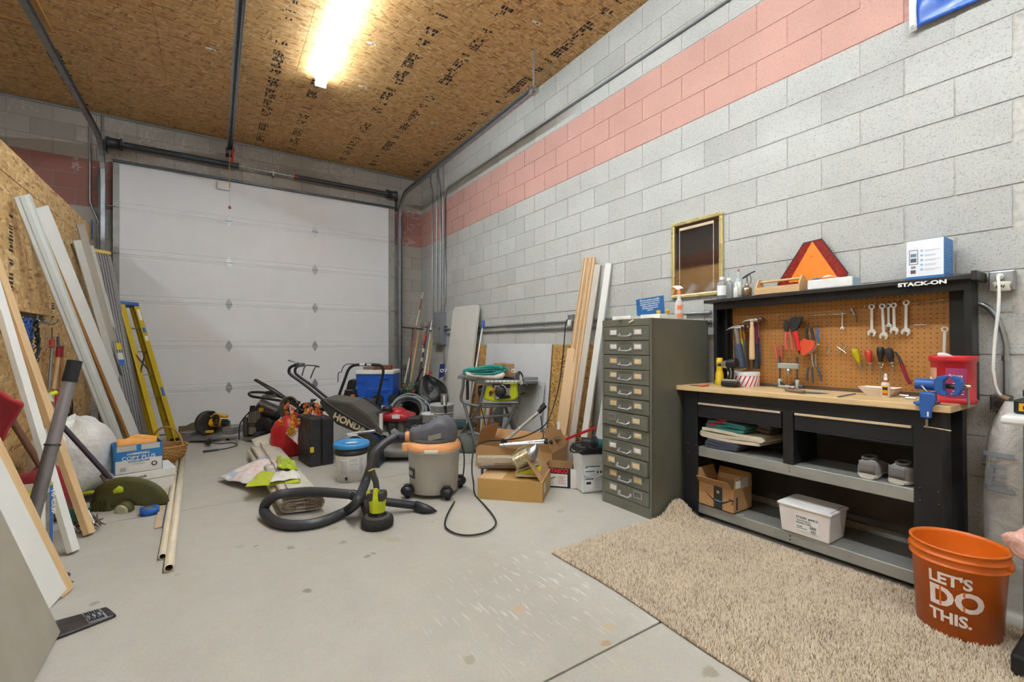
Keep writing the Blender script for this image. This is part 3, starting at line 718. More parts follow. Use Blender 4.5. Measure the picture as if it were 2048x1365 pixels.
# hutch (part of the bench)
HX = .31; hz0, hz1 = BT, pX(1940, 548.8, 2.98).z-bz
hz1 = 1.505
yl, yr = .62, -.722
hu = L(G().box(HX-.05, yr-.01, hz1-.022, .44, .665, hz1), 'top_shelf', P('#2b2828', .42, .2), bev=.002)
L(G().box(HX, yr, hz1-.07, HX+.012, yl, hz1-.023), 'header', BK)
L(G().box(HX, yl-.026, hz0, HX+.01, yl, hz1-.07).box(HX+.01, yl-.004, hz0, .43, yl, hz1-.023), 'hutch_side', BK)
L(G().box(HX, yr, hz0, HX+.01, yr+.026, hz1-.07).box(HX+.01, yr, hz0, .43, yr+.004, hz1-.023), 'hutch_side', BK)
def peg():
    t = NT('pegboard'); g = t.n('ShaderNodeNewGeometry'); s = t.n('ShaderNodeSeparateXYZ'); t.l(g.outputs['Position'], s.inputs[0])
    ax = []
    for i in (1, 2):
        f = t.math('FRACT', t.math('DIVIDE', t.math('ADD', s.outputs[i], .0), .0254)); ax.append(t.math('POWER', t.math('SUBTRACT', f, .5), 2))
    d = t.math('LESS_THAN', t.math('ADD', ax[0], ax[1]), .0125)
    n = t.noise(t.pos(), 30, 3); c = srgb('#b07a3c')
    t.col(t.mix(d, t.ramp(n, [(.3, sc(c, .92)), (.7, sc(c, 1.06))]), (.02, .012, .006, 1))); t.set(Roughness=.6); t.bump(d, -.6, .004); return t.m
pg0, pg1 = 1.847-BYc, .687-BYc
L(G().box(.415, pg1, hz0+.02, .42, pg0, hz1-.03), 'pegboard', peg())
L(G().box(.40, pg0, hz0, .425, yl-.005, hz1-.03), 'back_strip', BK2); L(G().box(.40, yr+.005, hz0, .425, pg1, hz1-.03), 'back_strip', BK2)
L(G().box(.36, pg0+.012, hz0, .40, pg0+.02, hz1-.03), 'channel', BK)
L(G().box(.40, yr+.005, hz0, .43, yl-.005, hz0+.02), 'lower_strip', P('#5e4a38', .6))
L(G().box(HX-.055, yr-.03, hz1-.03, .44, yr-.01, hz1+.014), 'shelf_bracket', P('#34332f', .5, .4), bev=.002)
q = pX(1843, 566, 2.975)
text('STACK-ON', .026, q+V((-.0,0,-.012)), (0,-1,0), (0,0,1), LET, bench, bold=.0012, sx=1.45, align='CENTER', fn=None)
PEGX = 3.14
# ---------------- hooks and tools on the pegboard
HK = P('#c9c6bf', .25, .9)
def hook(px, py, label, kind='L'):
    label = '%s hook with nothing on it, %s' % ('T-shaped' if kind == 'T' else 'small steel', label)
    p = pX(px, py, PEGX-.002); g = G()
    if kind == 'L': g.tube([p+V((.006,0,0)), p, p+V((-.012,0,-.001)), p+V((-.03,0,.0)), p+V((-.032,0,.014))], .0018, 6); g.tube([p+V((-.001,0,-.0)), p+V((-.001,0,.028))], .0016, 6)
    else: g.tube([p+V((-.012,.026,0)), p+V((-.012,-.026,0))], .0016, 6); g.tube([p+V((.006,0,0)), p+V((-.012,0,0)), p+V((-.012,0,-.018))], .0016, 6)
    return tag(g.build('peg_hook', HK), label, 'hook', 'bare pegboard hooks')
for x, y, l in ((1561, 634, 'upper of the pair right of the hammers'), (1568, 641, 'lower of the pair right of the hammers'), (1594, 634, 'right above the black brush'), (1619, 650, 'just above the pipe cutter grips'),
    (1637, 652, 'above the blue plumb line'), (1656, 650, 'under the middle of the long steel rod'), (1540, 668, 'left one of the low pair beside the hammers'), (1547, 664, 'right one of the low pair beside the hammers'), (1658, 740, 'low between the silver pliers and the screwdrivers'),
    (1687, 742, 'below the silver four-armed key'), (1695, 692, 'just right of the silver four-armed key'), (1734, 617, 'immediately left of the row of wrenches'), (1755, 611, 'between the first and second wrenches'), (1800, 604, 'between the fourth and fifth wrenches'),
    (1712, 618, 'beside the short silver tube tool'), (1706, 731, 'at the left of the yellow screwdriver')): hook(x, y, l)
for x, y, l in ((1841, 606, 'first right of the wrench row'), (1866, 603, 'middle one of three right of the wrench row'), (1891, 600, 'nearest to the upper right pegboard corner'), (1842, 650, 'alone below the wrench row')): hook(x, y, l, 'T')
# wrenches
WR = P('#dcdad8', .3, .6, .06)
def wrench(label, top, bot, w_px, X=3.115, mat=WR, both=False, par=None):
    t = thing('wrench', label, 'wrench', pX(*bot, X), group='wrenches on the pegboard')
    a, b = pX(*top, X), pX(*bot, X); dy = (a-b).normalized(); sx_ = V((0, -dy.z, dy.y)); hw = (pX(top[0]+w_px/2, top[1], X)-a).length
    Lh = (a-b).length; th = V((-.005, 0, 0))
    G().prism([b+sx_*-hw*.55+dy*hw*1.6, b+sx_*hw*.55+dy*hw*1.6, a+sx_*hw*.5-dy*hw*1.0, a-sx_*hw*.5-dy*hw*1.0], th).build('shaft', mat, t, bev=.001)
    ring = []; n = 20
    ro, ri = hw*1.15, hw*.62; vs = []
    for k in range(n):
        an = 2*PI*k/n; d = dy*math.cos(an)+sx_*math.sin(an); vs += [a+d*ro, a+d*ri, a+d*ro+th*1.3, a+d*ri+th*1.3]
    fs = []
    for k in range(n): i, j = 4*k, 4*((k+1)%n); fs += [(i, j, j+1, i+1), (i+2, i+3, j+3, j+2), (i, i+2, j+2, j), (i+1, j+1, j+3, i+3)]
    G().add(vs, fs).build('ring_end', mat, t)
    J = hw*1.5; cc = b+dy*hw*.4; rot = -.26
    R = lambda x, y: cc+sx_*((x*math.cos(rot)-y*math.sin(rot))*J)+dy*((x*math.sin(rot)+y*math.cos(rot))*J)
    G().prism([R(x, y) for x, y in ((-.45, 1.1), (-1, .45), (-1.08, -.3), (-.8, -.95), (-.42, -1.0), (-.42, -.1), (0, .12), (.42, -.1), (.42, -1.0), (.8, -.95), (1.08, -.3), (1, .45), (.45, 1.1))], th*1.2).build('open_end', mat, t, bev=.001)
    hk = pX(top[0], top[1], X); G().tube([(PEGX, hk.y, hk.z+ri*.6), (X-.02, hk.y, hk.z+ri*.6), (X-.022, hk.y, hk.z+ri*.6+.012)], .0018, 6).build('hook', HK, t)
    return t
wrench('leftmost of the five combination wrenches hanging close together at the top of the pegboard', (1744, 614), (1744, 668), 11)
wrench('longest combination wrench, second from left in the row of five', (1765, 613), (1768, 674), 11, 3.10)
wrench('third combination wrench from left in the row of five on the pegboard', (1777, 612), (1778, 656), 10, 3.12)
wrench('fourth combination wrench from left, overlapping the third, on the pegboard', (1788, 611), (1789, 664), 11, 3.105)
wrench('rightmost of the five combination wrenches in the pegboard row, hanging apart', (1813, 606), (1812, 666), 12)
wrench('large wrench on the far right of the pegboard standing behind the red coffee can', (1890, 659), (1888, 722), 13, 3.11)
wrench('tiny double open wrench hanging alone left of the row of five', (1685, 628), (1685, 658), 5, 3.12)
g = ptube([(1611, 631), (1612, 632), (1692, 628), (1694, 624)], 3.115, .0025, 8)
tag(g.build('hanger_rod', HK), 'thin steel hanger rod lying across the upper pegboard hooks', 'rod')
def tool(name, label, cat, base, parts, group=None):
    t = thing(name, label, cat, base, group=group)
    for nm, g, m in parts: g.build(nm, m, t, bev=0)
    return t
# hammers
BLUEG = P('#3b4658', .6, 0, .15, 30, .2); YEL = P('#e6c21c', .45); GREYG = P('#5e5f60', .6); DKG = P('#2f3134', .6); MET = P('#a9a19c', .3, .9, .15)
def hammer(label, hx, hy, x1, y1, wid, X, gm, headm=MET, claw=1, up=None, upm=None, split=.45):
    a = pX(hx, hy, X); b = pX(x1, y1, X); m = a.lerp(b, split); d = (b-a).normalized(); s = V((0,-1,0)); s_ = (wid/F*a.dot(V((_s,_c,0))))
    t = thing('hammer', label, 'hammer', b, group='hammers on the pegboard')
    G().tube([a, m], [s_*.38, s_*.36], 10).build('neck', upm or headm, t)
    G().tube([m-d*.005, m+d*.01, b-d*.02, b-d*.004, b], [s_*.42, s_*.5, s_*.6, s_*.62, s_*.4], 12).build('grip', gm, t)
    g = G(); h = a+V((0,0,.004))
    g.cone(h+V((0,.0,0)), h+V((0,-.018,0)), .012, .010); g.cone(h+V((0,-.018,0)), h+V((0,-.03,0)), .009, .009); g.cone(h+V((0,-.03,0)), h+V((0,-.044,0)), .0135, .0135)
    g.build('face', headm, t)
    cl = G()
    for q in (-1, 1): cl.tube([h+V((0,.0,0)), h+V((q*.004,.02,.003)), h+V((q*.009,.045,-.002)), h+V((q*.011,.07,-.014))], [.011, .009, .006, .002], 8)
    cl.build('claw', headm, t)
    return t
hammer('claw hammer with a blue textured grip and yellow tip, leftmost on the pegboard', 1472, 658, 1482, 738, 17, 3.04, BLUEG, split=.4)
hammer('yellow handled hammer hanging behind the blue gripped one', 1478, 655, 1486, 739, 10, 3.075, YEL, split=.3, upm=YEL)
hammer('hammer with grey rubber handle hanging right behind the yellow one', 1487, 657, 1492, 738, 10, 3.10, GREYG, split=.3, upm=P('#a86f3a', .5))
hammer('wooden handled claw hammer on the pegboard', 1504, 643, 1504, 720, 9, 3.05, WOOD('#dcb98f', .9), split=.16, upm=WOOD('#dcb98f', .9))
hammer('black gripped hammer with a purple band right of the wooden one', 1511, 640, 1513, 738, 11, 3.085, DKG, split=.5, upm=P('#7b2a55', .5))
hammer('narrow blue handled tool hanging at the right end of the hammers', 1516, 642, 1519, 730, 5, 3.11, P('#2c4f9b', .4), split=.4)
q = pX(1481.5, 735, 3.04); 
# red tools
RED = P('#cf3b3a', .4); REDP = P('#d95f5c', .42); ORR = P('#d9502f', .42)
t = thing('snips', 'red handled aviation snips hanging left on the pegboard', 'snips', pX(1575, 700, 3.1))
for pts in ([(1573, 664), (1571, 678), (1572, 690), (1573, 700)], [(1578, 664), (1583, 676), (1584, 688), (1585, 699)]): ptube(pts, 3.08, .0075).build('handle', REDP, t)
flat([(1570, 640), (1573, 640), (1579, 650), (1577, 665), (1571, 665), (1569, 655)], 3.09, .012).build('jaws', P('#4a443e', .4, .7), t)
t = thing('scraper_brush', 'wide black bristle brush with a fat red ribbed handle on the pegboard', 'brush', pX(1598, 705, 3.1))
flat([(1579, 640), (1587, 635), (1607, 634), (1604, 645), (1596, 660), (1587, 664), (1581, 655)], 3.085, .02).build('bristles', P('#2a2a2b', .9, 0, .2, 40, .5), t)
a, b = pX(1590, 663, 3.07), pX(1599, 702, 3.07); g = G(); pr = []
for k in range(7): f = k/6; pr += [(a.lerp(b, f), .0145 if k % 2 else .0125)]
G().tube([p for p, _ in pr], [r_ for _, r_ in pr], 12).build('handle', P('#d2262b', .4), t)
G().tube([b, b+V((0,-.002,-.02))], [.009, .005], 8).build('end', DKG, t)
t = thing('pipe_cutter', 'red ratcheting pipe cutter with dark grips hanging on the pegboard', 'pipe cutter', pX(1612, 710, 3.08))
flat([(1603, 684), (1610, 677), (1617, 681), (1624, 680), (1632, 684), (1633, 692), (1628, 700), (1618, 707), (1612, 712), (1606, 710), (1601, 702), (1602, 692)], 3.085, .02).build('head', ORR, t, bev=.003)
flat([(1612, 708), (1622, 700), (1634, 689), (1635, 694), (1626, 704), (1615, 710)], 3.075, .004).build('blade', STEEL, t)
ptube([(1614, 655), (1613, 668), (1615, 682)], 3.09, .008).build('grip', DKG, t); ptube([(1622, 656), (1625, 668), (1627, 681)], 3.09, .009).build('grip', DKG, t)
t = thing('plumb_line', 'blue tasselled line with a yellow tip beside the pipe cutter', 'line', pX(1636, 690, 3.1))
ptube([(1634, 656), (1636, 663), (1634, 672), (1637, 680), (1636, 688)], 3.09, .006).build('cord', P('#2f6cb5', .6), t); ptube([(1635, 688), (1638, 691)], 3.09, .006).build('tip', P('#e2d23a', .5), t)
t = thing('locking_pliers', 'silver pliers with splayed dark grey grips low on the pegboard', 'pliers', pX(1625, 765, 3.1))
ptube([(1623, 707), (1624, 720), (1627, 735)], 3.10, .008).build('jaw', CHROME, t); ptube([(1632, 708), (1631, 722), (1633, 735)], 3.10, .007).build('jaw', CHROME, t)
for pts in ([(1617, 735), (1614, 750), (1615, 763)], [(1624, 735), (1625, 752), (1626, 765)], [(1634, 735), (1640, 748), (1643, 764)]): ptube(pts, 3.095, .007).build('grip', P('#4c4f54', .55), t)
t = thing('groove_pliers', 'faded red handled pliers standing behind the drill guide', 'pliers', pX(1556, 740, 3.11))
ptube([(1548, 690), (1551, 700), (1554, 718)], 3.11, .006).build('grip', REDP, t); ptube([(1563, 691), (1564, 705), (1561, 720)], 3.11, .006).build('grip', REDP, t); ptube([(1557, 718), (1556, 730), (1557, 740)], 3.11, .007).build('jaw', STEEL, t)
t = thing('key_wrench', 'small silver four-armed key hanging in the middle of the pegboard', 'key', pX(1685, 705, 3.11))
c = pX(1683, 700, 3.11)
for ex, ey in ((1674, 694), (1675, 708), (1693, 692), (1692, 707)): G().tube([c, pX(ex, ey, 3.11)], [.005, .004], 8).build('arm', CHROME, t)
ptube([(1685, 686), (1685, 694)], 3.11, .003).build('hook', HK, t)
t = thing('fitting', 'small chrome ring fitting hanging left of the silver key', 'fitting', pX(1655, 710, 3.11))
ptube([(1657, 692), (1653, 700), (1656, 706), (1660, 699), (1657, 692)], 3.11, .0025).build('ring', HK, t); ptube([(1656, 706), (1655, 713)], 3.11, .003).build('stem', HK, t)
t = thing('caulk_tip', 'short silver tube tool hanging at the upper middle of the pegboard', 'tool', pX(1710, 640, 3.11))
ptube([(1703, 617), (1709, 631)], 3.10, .009).build('barrel', STEEL, t); ptube([(1712, 631), (1714, 645)], 3.11, .002).build('wire', DKG, t)
def driver(label, a, b, tip, hm, w_, sh=STEEL):
    t = thing('screwdriver', label, 'screwdriver', pX(*tip, 3.11), group='screwdrivers on the pegboard')
    A, B, Tp = pX(*a, 3.10), pX(*b, 3.10), pX(*tip, 3.10); k = w_/F*A.dot(V((_s,_c,0)))/2
    G().tube([A, A.lerp(B, .1), A.lerp(B, .45), A.lerp(B, .8), B], [k*.6, k, k*1.05, k*.7, k*.5], 12).build('handle', hm, t)
    G().tube([B, Tp], .0024, 8).build('shaft', sh, t)
    m = B.lerp(Tp, .1); g = G(); g.tube([m+V((.035,.02,0)), m+V((-.0,.016,0)), m+V((-.012,0,0)), m+V((0,-.016,0)), m+V((.035,-.02,0))], .0016, 6); g.tube([m+V((.035,.0,0)), m+V((.03,0,-.02)), m+V((-.005,.012,-.018)), m+V((-.005,-.012,-.018))], .0015, 6); g.build('holder', HK, t)
    return t
driver('screwdriver with a clear yellow handle', (1708, 698), (1718, 725), (1727, 753), P('#dfd51a', .15, 0, .05, 9, 0, 200, .4), 11)
driver('screwdriver with a short red handle', (1736, 700), (1739, 725), (1742, 748), P('#c4392f', .35), 12)
driver('screwdriver with a black and yellow handle', (1761, 694), (1761, 724), (1761, 765), P('#26241f', .4), 12)
q = pX(1758, 704, 3.085); tag(flat([(1756, 699), (1759, 699), (1759, 711), (1756, 711)], 3.082, .002).build('grip_inlay', P('#e6cd22', .4)), 'yellow inlay on the black screwdriver handle', 'inlay') if 0 else None
driver('brush with a broad black head upright in the hook right of the black screwdriver', (1776, 697), (1783, 724), (1787, 745), P('#302d2a', .8), 14)
t = thing('utility_knife', 'dark red folding knife hanging slanted at the right of the screwdrivers', 'knife', pX(1822, 770, 3.1))
ptube([(1803, 728), (1808, 742), (1814, 757), (1821, 769)], 3.09, .009, 10).build('handle', P('#8c1f3a', .35), t); ptube([(1791, 704), (1797, 714), (1804, 730)], 3.09, [.004, .006, .008]).build('blade_arm', P('#4b4a4c', .35, .7), t)
# ---------------- on the worktop
def tt(px, py, h=0):        # point on the worktop seen at the pixel, raised by h
    r = ray(px, py); z = (bz+BT+h-TS*BYc-CZ)/(r.z-TS*r.y); return V((r.x*z, r.y*z, CZ+r.z*z))
def tp(px, X, h=0): r = ray(px, 700); z = X/r.x; return V((X, r.y*z, bz+BT+h+TS*(r.y*z-BYc)))
# cordless driver
p = tp(1461, 2.88)
dr = thing('cordless_drill', 'black and silver cordless drill standing on the worktop beside the tin', 'drill', p)
SIL = P('#a7a39c', .3, .6); 
G().rb(p+V((0,0,.022)), .07, .105, .034, rz=.25).build('battery', BLACK, dr, bev=.008)
G().rb(p+V((0,0,.046)), .062, .095, .014, rz=.25).build('battery_top', SIL, dr, bev=.005)
G().tube([p+V((0,.0,.05)), p+V((0,-.006,.09)), p+V((0,-.004,.125)), p+V((0,.005,.15))], [.02, .017, .019, .022], 12).build('grip', BLACK, dr)
G().tube([p+V((-.001,.018,.152)), p+V((0,-.005,.157)), p+V((0,-.045,.163))], [.030, .034, .03], 16).build('motor_housing', BLACK, dr)
G().tube([p+V((0,.018,.152)), p+V((0,.04,.149)), p+V((0,.058,.147))], [.03, .026, .018], 16).build('gear_case', P('#c9c4bb', .25, .7), dr)
G().cone(p+V((0,.058,.147)), p+V((0,.085,.144)), .013, .009).build('chuck', BLACK, dr); G().cone(p+V((0,.085,.144)), p+V((0,.125,.14)), .003).build('bit', DARKST, dr)
G().rb(p+V((0,.018,.118)), .012, .012, .03).build('trigger', P('#3a3a3a', .5), dr, bev=.003)
G().tube([p+V((-.0195,-.012,.06)), p+V((-.0185,-.016,.1)), p+V((-.021,-.01,.13))], .004, 8).build('grip_stripe', SIL, dr)
# yellow tube
p = tp(1439, 2.99)
yt = thing('spray_can', 'bright yellow upright tube on the left end of the worktop', 'tube', p)
G().lathe([(.03, 0), (.031, .004), (.031, .03), (.027, .035), (.027, .08), (.02, .1)], p, 20).build('base', YEL, yt); G().lathe([(.021, .099), (.021, .15), (.0225, .152), (.0225, .17), (.021, .172), (.021, .19), (.012, .192), (0, .192)], p, 20).build('sleeve', YEL, yt)
# striped tin
p = tp(1487, 3.025); r = .098
tin = thing('round_tin', 'white round tin with red diagonal stripes behind the drill', 'tin', p)
G().lathe([(r*.98, 0), (r, .003), (r, .08), (0, .08)], p, 40).build('tin_body', P('#eceaea', .35), tin)
G().lathe([(r*1.02, .075), (r*1.02, .095), (r*.99, .1), (r*.8, .098), (r*.78, .094), (0, .094)], p, 40).build('lid', P('#efecec', .35), tin)
for k in range(22):
    a0 = k*2*PI/22; g = G(); vs = []
    for j in range(5): f = j/4; 
    for j in range(5):
        f = j/4; an = a0+f*.33
        for w_ in (0, .09): vs.append(p+V((math.cos(an+w_)*(r+.0007), math.sin(an+w_)*(r+.0007),   .004+f*.07)))
    g.add(vs, [(2*j, 2*j+1, 2*j+3, 2*j+2) for j in range(4)], True); g.build('stripe', P('#c62a39', .4), tin)
# portable drill guide
p = tp(1577, 3.06); dg = thing('drill_guide', 'grey two-column portable drill guide with a bit on the worktop', 'drill guide', p)
LG = P('#b9beb6', .4, .4)
hs = .052
for s in (-1, 1):
    G().cone(p+V((0, s*hs, .03)), p+V((0, s*hs, .205)), .0055, n=12).build('column', P('#6b625c', .35, .7), dg)
    G().lathe([(.012, .008), (.012, .055), (.009, .06), (0, .06)], p+V((0, s*hs, 0)), 12).build('socket', LG, dg)
    G().cone(p+V((0, s*(hs+.01), .02)), p+V((0, s*(hs+.035), .02)), .012, n=14).build('foot_knob', P('#5f5f5a', .4, .5), dg)
G().rb(p+V((0,0,.014)), .05, .09, .014).build('base', LG, dg, bev=.003)
G().rb(p+V((0,0,.145)), .03, .125, .034).build('carriage', LG, dg, bev=.004)
G().cone(p+V((0,0,.162)), p+V((0,0,.20)), .004).build('spindle', STEEL, dg)
G().lathe([(.006, .128), (.013, .125), (.013, .1), (.010, .09), (.004, .082)][::-1], p, 16).build('chuck', STEEL, dg)
G().cone(p+V((0,0,.03)), p+V((0,0,.085)), .003, n=8).build('bit', P('#c9a65a', .3, .8), dg)
for s in (-1, 1): G().prism([p+V((-.02, s*.01, .02)), p+V((-.02, s*.042, .02)), p+V((-.02, s*.042, .045))], (.008, 0, 0)).build('v_block', DKG, dg)
# things lying on the worktop
t = thing('pruner', 'small red handled snips lying at the left end of the worktop', 'snips', tt(1400, 771))
G().tube([tt(1395, 772, .006), tt(1405, 773, .006), tt(1418, 770, .006)], [.004, .006, .004], 8).build('handle', ORR, t); G().tube([tt(1380, 771, .004), tt(1395, 772, .004)], [.002, .004], 8).build('blade', DARKST, t)
t = thing('saw_knife', 'wooden handled blade lying on the worktop in front of the drill guide', 'knife', tt(1600, 782))
G().tube([tt(1572, 780, .01), tt(1590, 783, .01), tt(1609, 785, .009)], [.009, .008, .01], 10).build('handle', P('#7a665a', .6), t); G().tube([tt(1609, 785, .008), tt(1640, 787, .005), tt(1659, 788, .003)], [.006, .005, .001], 6).build('blade', P('#77787b', .35, .8), t)
tag(G().tube([tt(1577, 777, .008), tt(1582, 772, .014), tt(1590, 776, .01), tt(1586, 779, .006), tt(1577, 777, .008)], .004, 8).build('cord_bundle', P('#a04a44', .7)), 'small tangle of reddish cord on the worktop behind the wooden handled blade', 'cord')
G_ = G().tube([tt(1675, 794, .004), tt(1710, 788, .004)], .004, 6)
tag(G_.build('carpenter_pencil', P('#5c7288', .5)), 'blue grey carpenter pencil on the worktop', 'pencil')
tag(G().tube([tt(1470, 770, .006), tt(1477, 764, .01), tt(1484, 768, .008), tt(1486, 775, .004), tt(1478, 774, .004)], .0022, 6).build('bent_wire', P('#9a968f', .4, .8)), 'small bent wire lying on the worktop beside the drill battery', 'wire')
# paper food trays (two nested)
def boat(lb, c, L0, W0, h, dz):
    g = G(); n = 1
    b_ = [c+V((x*W0*.34, y*L0*.33, dz)) for x, y in ((-1,-1),(1,-1),(1,1),(-1,1))]; t_ = [c+V((x*W0*.5, y*L0*.5, dz+h+.006*(y*y))) for x, y in ((-1,-1),(1,-1),(1,1),(-1,1))]
    mid = [c+V((W0*.5*x, 0, dz+h*.85)) for x in (-1, 1)]
    g.add(b_+t_, [(0,1,2,3), (0,4,5,1), (1,5,6,2), (2,6,7,3), (3,7,4,0)])
    o = g.build('paper_tray', P('#e9ddd2', .7, 0, .03), solid=.0012); return tag(o, lb, 'tray')
p = tp(1757, 2.98)
boat('white paper food tray, the lower of two nested on the worktop', p+V((.03,0,0)), .15, .11, .03, .001); boat('white paper food tray, the upper of two nested on the worktop', p+V((.03,.004,0)), .162, .115, .032, .008)
# glue bottle
p = tt(1769, 796)+V((.015,0,0)); gs = 1.22; gb = thing('glue_bottle', 'white glue bottle with an orange label on the worktop', 'bottle', p)
G().lathe([(.017, 0), (.0185, .003), (.0185, .07), (.016, .078), (.010, .082)], p, 24).build('bottle_body', P('#eee7d8', .3, 0, .02, 9, 0, 200, .2), gb)
G().lathe([(.012, .081), (.012, .091), (.009, .092)], p, 20).build('collar', P('#a8452e', .4), gb); G().lathe([(.0095, .09), (.0085, .1), (.006, .107), (.0075, .109), (.006, .122), (.003, .125), (0, .125)], p, 20).build('nozzle_cap', WHITE, gb)
def wrapl(p, r, a0, a1, z0, z1, mat, par, nm='label', n=10):
    vs = [p+V((math.cos(a0+(a1-a0)*k/n)*(r+.0006), math.sin(a0+(a1-a0)*k/n)*(r+.0006), z)) for z in (z0, z1) for k in range(n+1)]
    return G().add(vs, [(k, k+1, n+2+k, n+1+k) for k in range(n)], True).build(nm, mat, par)
wrapl(p, .0185, 2.6, 4.0, .012, .062, P('#e8a31c', .45), gb); wrapl(p, .0188, 2.75, 3.85, .04, .055, P('#2a2623', .5), gb, 'label_band'); wrapl(p, .0188, 2.75, 3.85, .014, .024, P('#c94a1d', .5), gb, 'label_band')
# sockets
for k, (x, y, lb) in enumerate(((1808, 792, 'chrome socket lying left of the vise'), (1822, 797, 'small ratchet head lying on the worktop next to the vise'))):
    p = tt(x, y, .009); tag(G().cone(p+V((-.0, .02, 0)), p+V((.0,-.02,0)), .009, .0095, 12).build('socket', CHROME), lb, 'socket')
# vise clamped to the bench corner
VB = P('#2f5fa8', .38, .15, .08, 12); vz = bz+BT-.0100*(.75-BYc)
p = pX(1856, 800, 2.74); vy = p.y; vx = 2.745
vise = thing('bench_vise', 'blue clamp-on vise fixed to the front right corner of the worktop', 'vise', (vx, vy, vz))
base = V((vx, vy, vz))
k = p.dot(V((_s,_c,0)))/F      # metres per pixel here
def vp(x, y, dx=0): q = pX(x, y, 2.74); return V((q.x+dx, q.y, q.z))
def vflat(pts, x0, th): return G().prism([(x0, q.y, q.z) for q in [pX(x, y, x0) for x, y in pts]], (th, 0, 0))
VX = 2.70
vflat([(1838, 786), (1871, 789), (1869, 812), (1864, 814), (1862, 838), (1841, 836), (1837, 812), (1830, 811), (1830, 806), (1838, 806)], VX-.012, .014).build('clamp_front', VB, vise, bev=.004)
vflat([(1838, 784), (1866, 786), (1867, 806), (1838, 804)], VX+.0, .06).build('pedestal', VB, vise, bev=.005)
G().box(VX-.0, vp(1872,0).y, vz-.004+.005, VX+.11, vp(1832,0).y, vz+.012).build('foot', VB, vise, bev=.003)
G().cone(vp(1829, 768, .02), vp(1868, 771, .02), .027, .027, 20).build('barrel', VB, vise, bev=.002)
a, b = vp(1868, 771, .02), vp(1882, 772, .02)
vflat([(1868, 760), (1873, 754), (1888, 751), (1894, 753), (1894, 757), (1886, 762), (1886, 782), (1893, 787), (1893, 793), (1884, 792), (1872, 787), (1868, 780)], VX+.002, .045).build('fixed_jaw', VB, vise, bev=.004)
vflat([(1903, 752), (1918, 756), (1924, 766), (1923, 780), (1916, 792), (1904, 794), (1903, 789), (1909, 782), (1909, 764), (1902, 759)], VX+.002, .045).build('moving_jaw', VB, vise, bev=.004)
G().cone(vp(1885, 773, .02), vp(1912, 775, .02), .012).build('slide_bar', P('#55524e', .3, .8), vise)
G().cone(vp(1922, 774, .02), vp(1939, 775, .02), .010).build('screw_nut', P('#c9b88c', .25, .9), vise)
G().tube([vp(1934, 768, .02), vp(1933, 782, .02), vp(1935, 818, .02)], .004, 8).build('jaw_handle', STEEL, vise)
G().tube([vp(1845, 771, -.012), vp(1848, 774, -.02), vp(1858, 785, -.02)], .003, 8).build('lock_lever', STEEL, vise); G().cone(vp(1847, 772, -.012), vp(1847, 772, -.02), .006).build('lever_nut', STEEL, vise)
G().cone(vp(1855, 838, -.01), vp(1855, 856, -.01), .006).build('clamp_screw', P('#9c907c', .3, .8), vise)
G().tube([vp(1850, 853, -.012), vp(1875, 857, -.012), vp(1904, 862, -.012)], .0035, 8).build('clamp_handle', P('#b8a98c', .3, .8), vise)
vflat([(1854, 824), (1857, 824), (1857, 834), (1854, 834)], VX-.0135, .0012).build('label', PAPER, vise)
# red coffee canister
p = V((2.93, vy-.0, vz)); a, b = tt(1868, 800), tt(1959, 806)
can = thing('coffee_canister', 'large red plastic coffee canister on the worktop behind the vise', 'canister', (2.94, .655, vz))
cw, cd = .082, .078; c0 = V((2.935, .645, vz)); CR = P('#c9262f', .35); hz_ = .205
def sq(prof, mat, nm, c=c0, n=32, sq_=.35, par=can):
    g = G(); vs = []
    for s_, h in prof:
        for k in range(n):
            a = 2*PI*k/n; ca, sa = math.cos(a), math.sin(a); e = .6
            vs.append(c+V((cd*s_*math.copysign(abs(ca)**e, ca), cw*s_*math.copysign(abs(sa)**e, sa), h)))
    m = len(prof); g.add(vs, [(i*n+k, i*n+(k+1)%n, (i+1)*n+(k+1)%n, (i+1)*n+k) for i in range(m-1) for k in range(n)], True); return g.build(nm, mat, par)
sq([(0, .003), (.93, 0), (.97, .006), (.97, .018), (.92, .022), (.92, .192), (.99, .196), (1, .205), (1, .217), (.98, .222), (.93, .222), (.92, .19), (.9, .02), (0, .02)], CR, 'body')
PUR = P('#a63c6a', .45, 0, .12, 9); CRM = P('#d8a07c', .5, 0, .12, 14)
def onfront(y0, y1, z0, z1, mat, nm, dx=.0012, fr=.92):
    vs = []; n = 10
    for z in (z0, z1):
        for k in range(n+1):
            y = y0+(y1-y0)*k/n; q = min(abs(y-c0.y)/(cw*fr), .999); x = c0.x-cd*fr*(1-q**(1/.3))**(.3)-dx; vs.append((x, y, z))
    return G().add(vs, [(k, k+1, n+2+k, n+1+k) for k in range(n)], True).build(nm, mat, can)
onfront(c0.y-.06, c0.y+.01, vz+.03, vz+.165, PUR, 'label'); onfront(c0.y+.042, c0.y+.07, vz+.03, vz+.165, CRM, 'label')
text("'olgers", .026, (0,0,0), (0,-1,0), (0,0,1), LET, can, fn=lambda x, y: V((c0.x-cd*.92-.002+max(0,(.0)), c0.y+.10-x*.7, vz+.095+y)) , sx=.9) if 0 else None
text('Folgers', .016, (c0.x-cd*.92-.003, c0.y-.025, vz+.125), (0,-1,0), (0,0,1), LET, can, align='CENTER', bold=.0004)
text('lgers', .016, (c0.x-cd*.92+.010, c0.y+.068, vz+.11), (0.35,-1,0), (0,0,1), LET, can, bold=.0006)
for i in range(5): text('MOUNTAIN GROWN COFFEE'[:21-i], .006, (c0.x-cd*.92-.003, c0.y-.035, vz+.10-i*.013), (0,-1,0), (0,0,1), LET, can, align='CENTER') if i in () else None
gl = G()
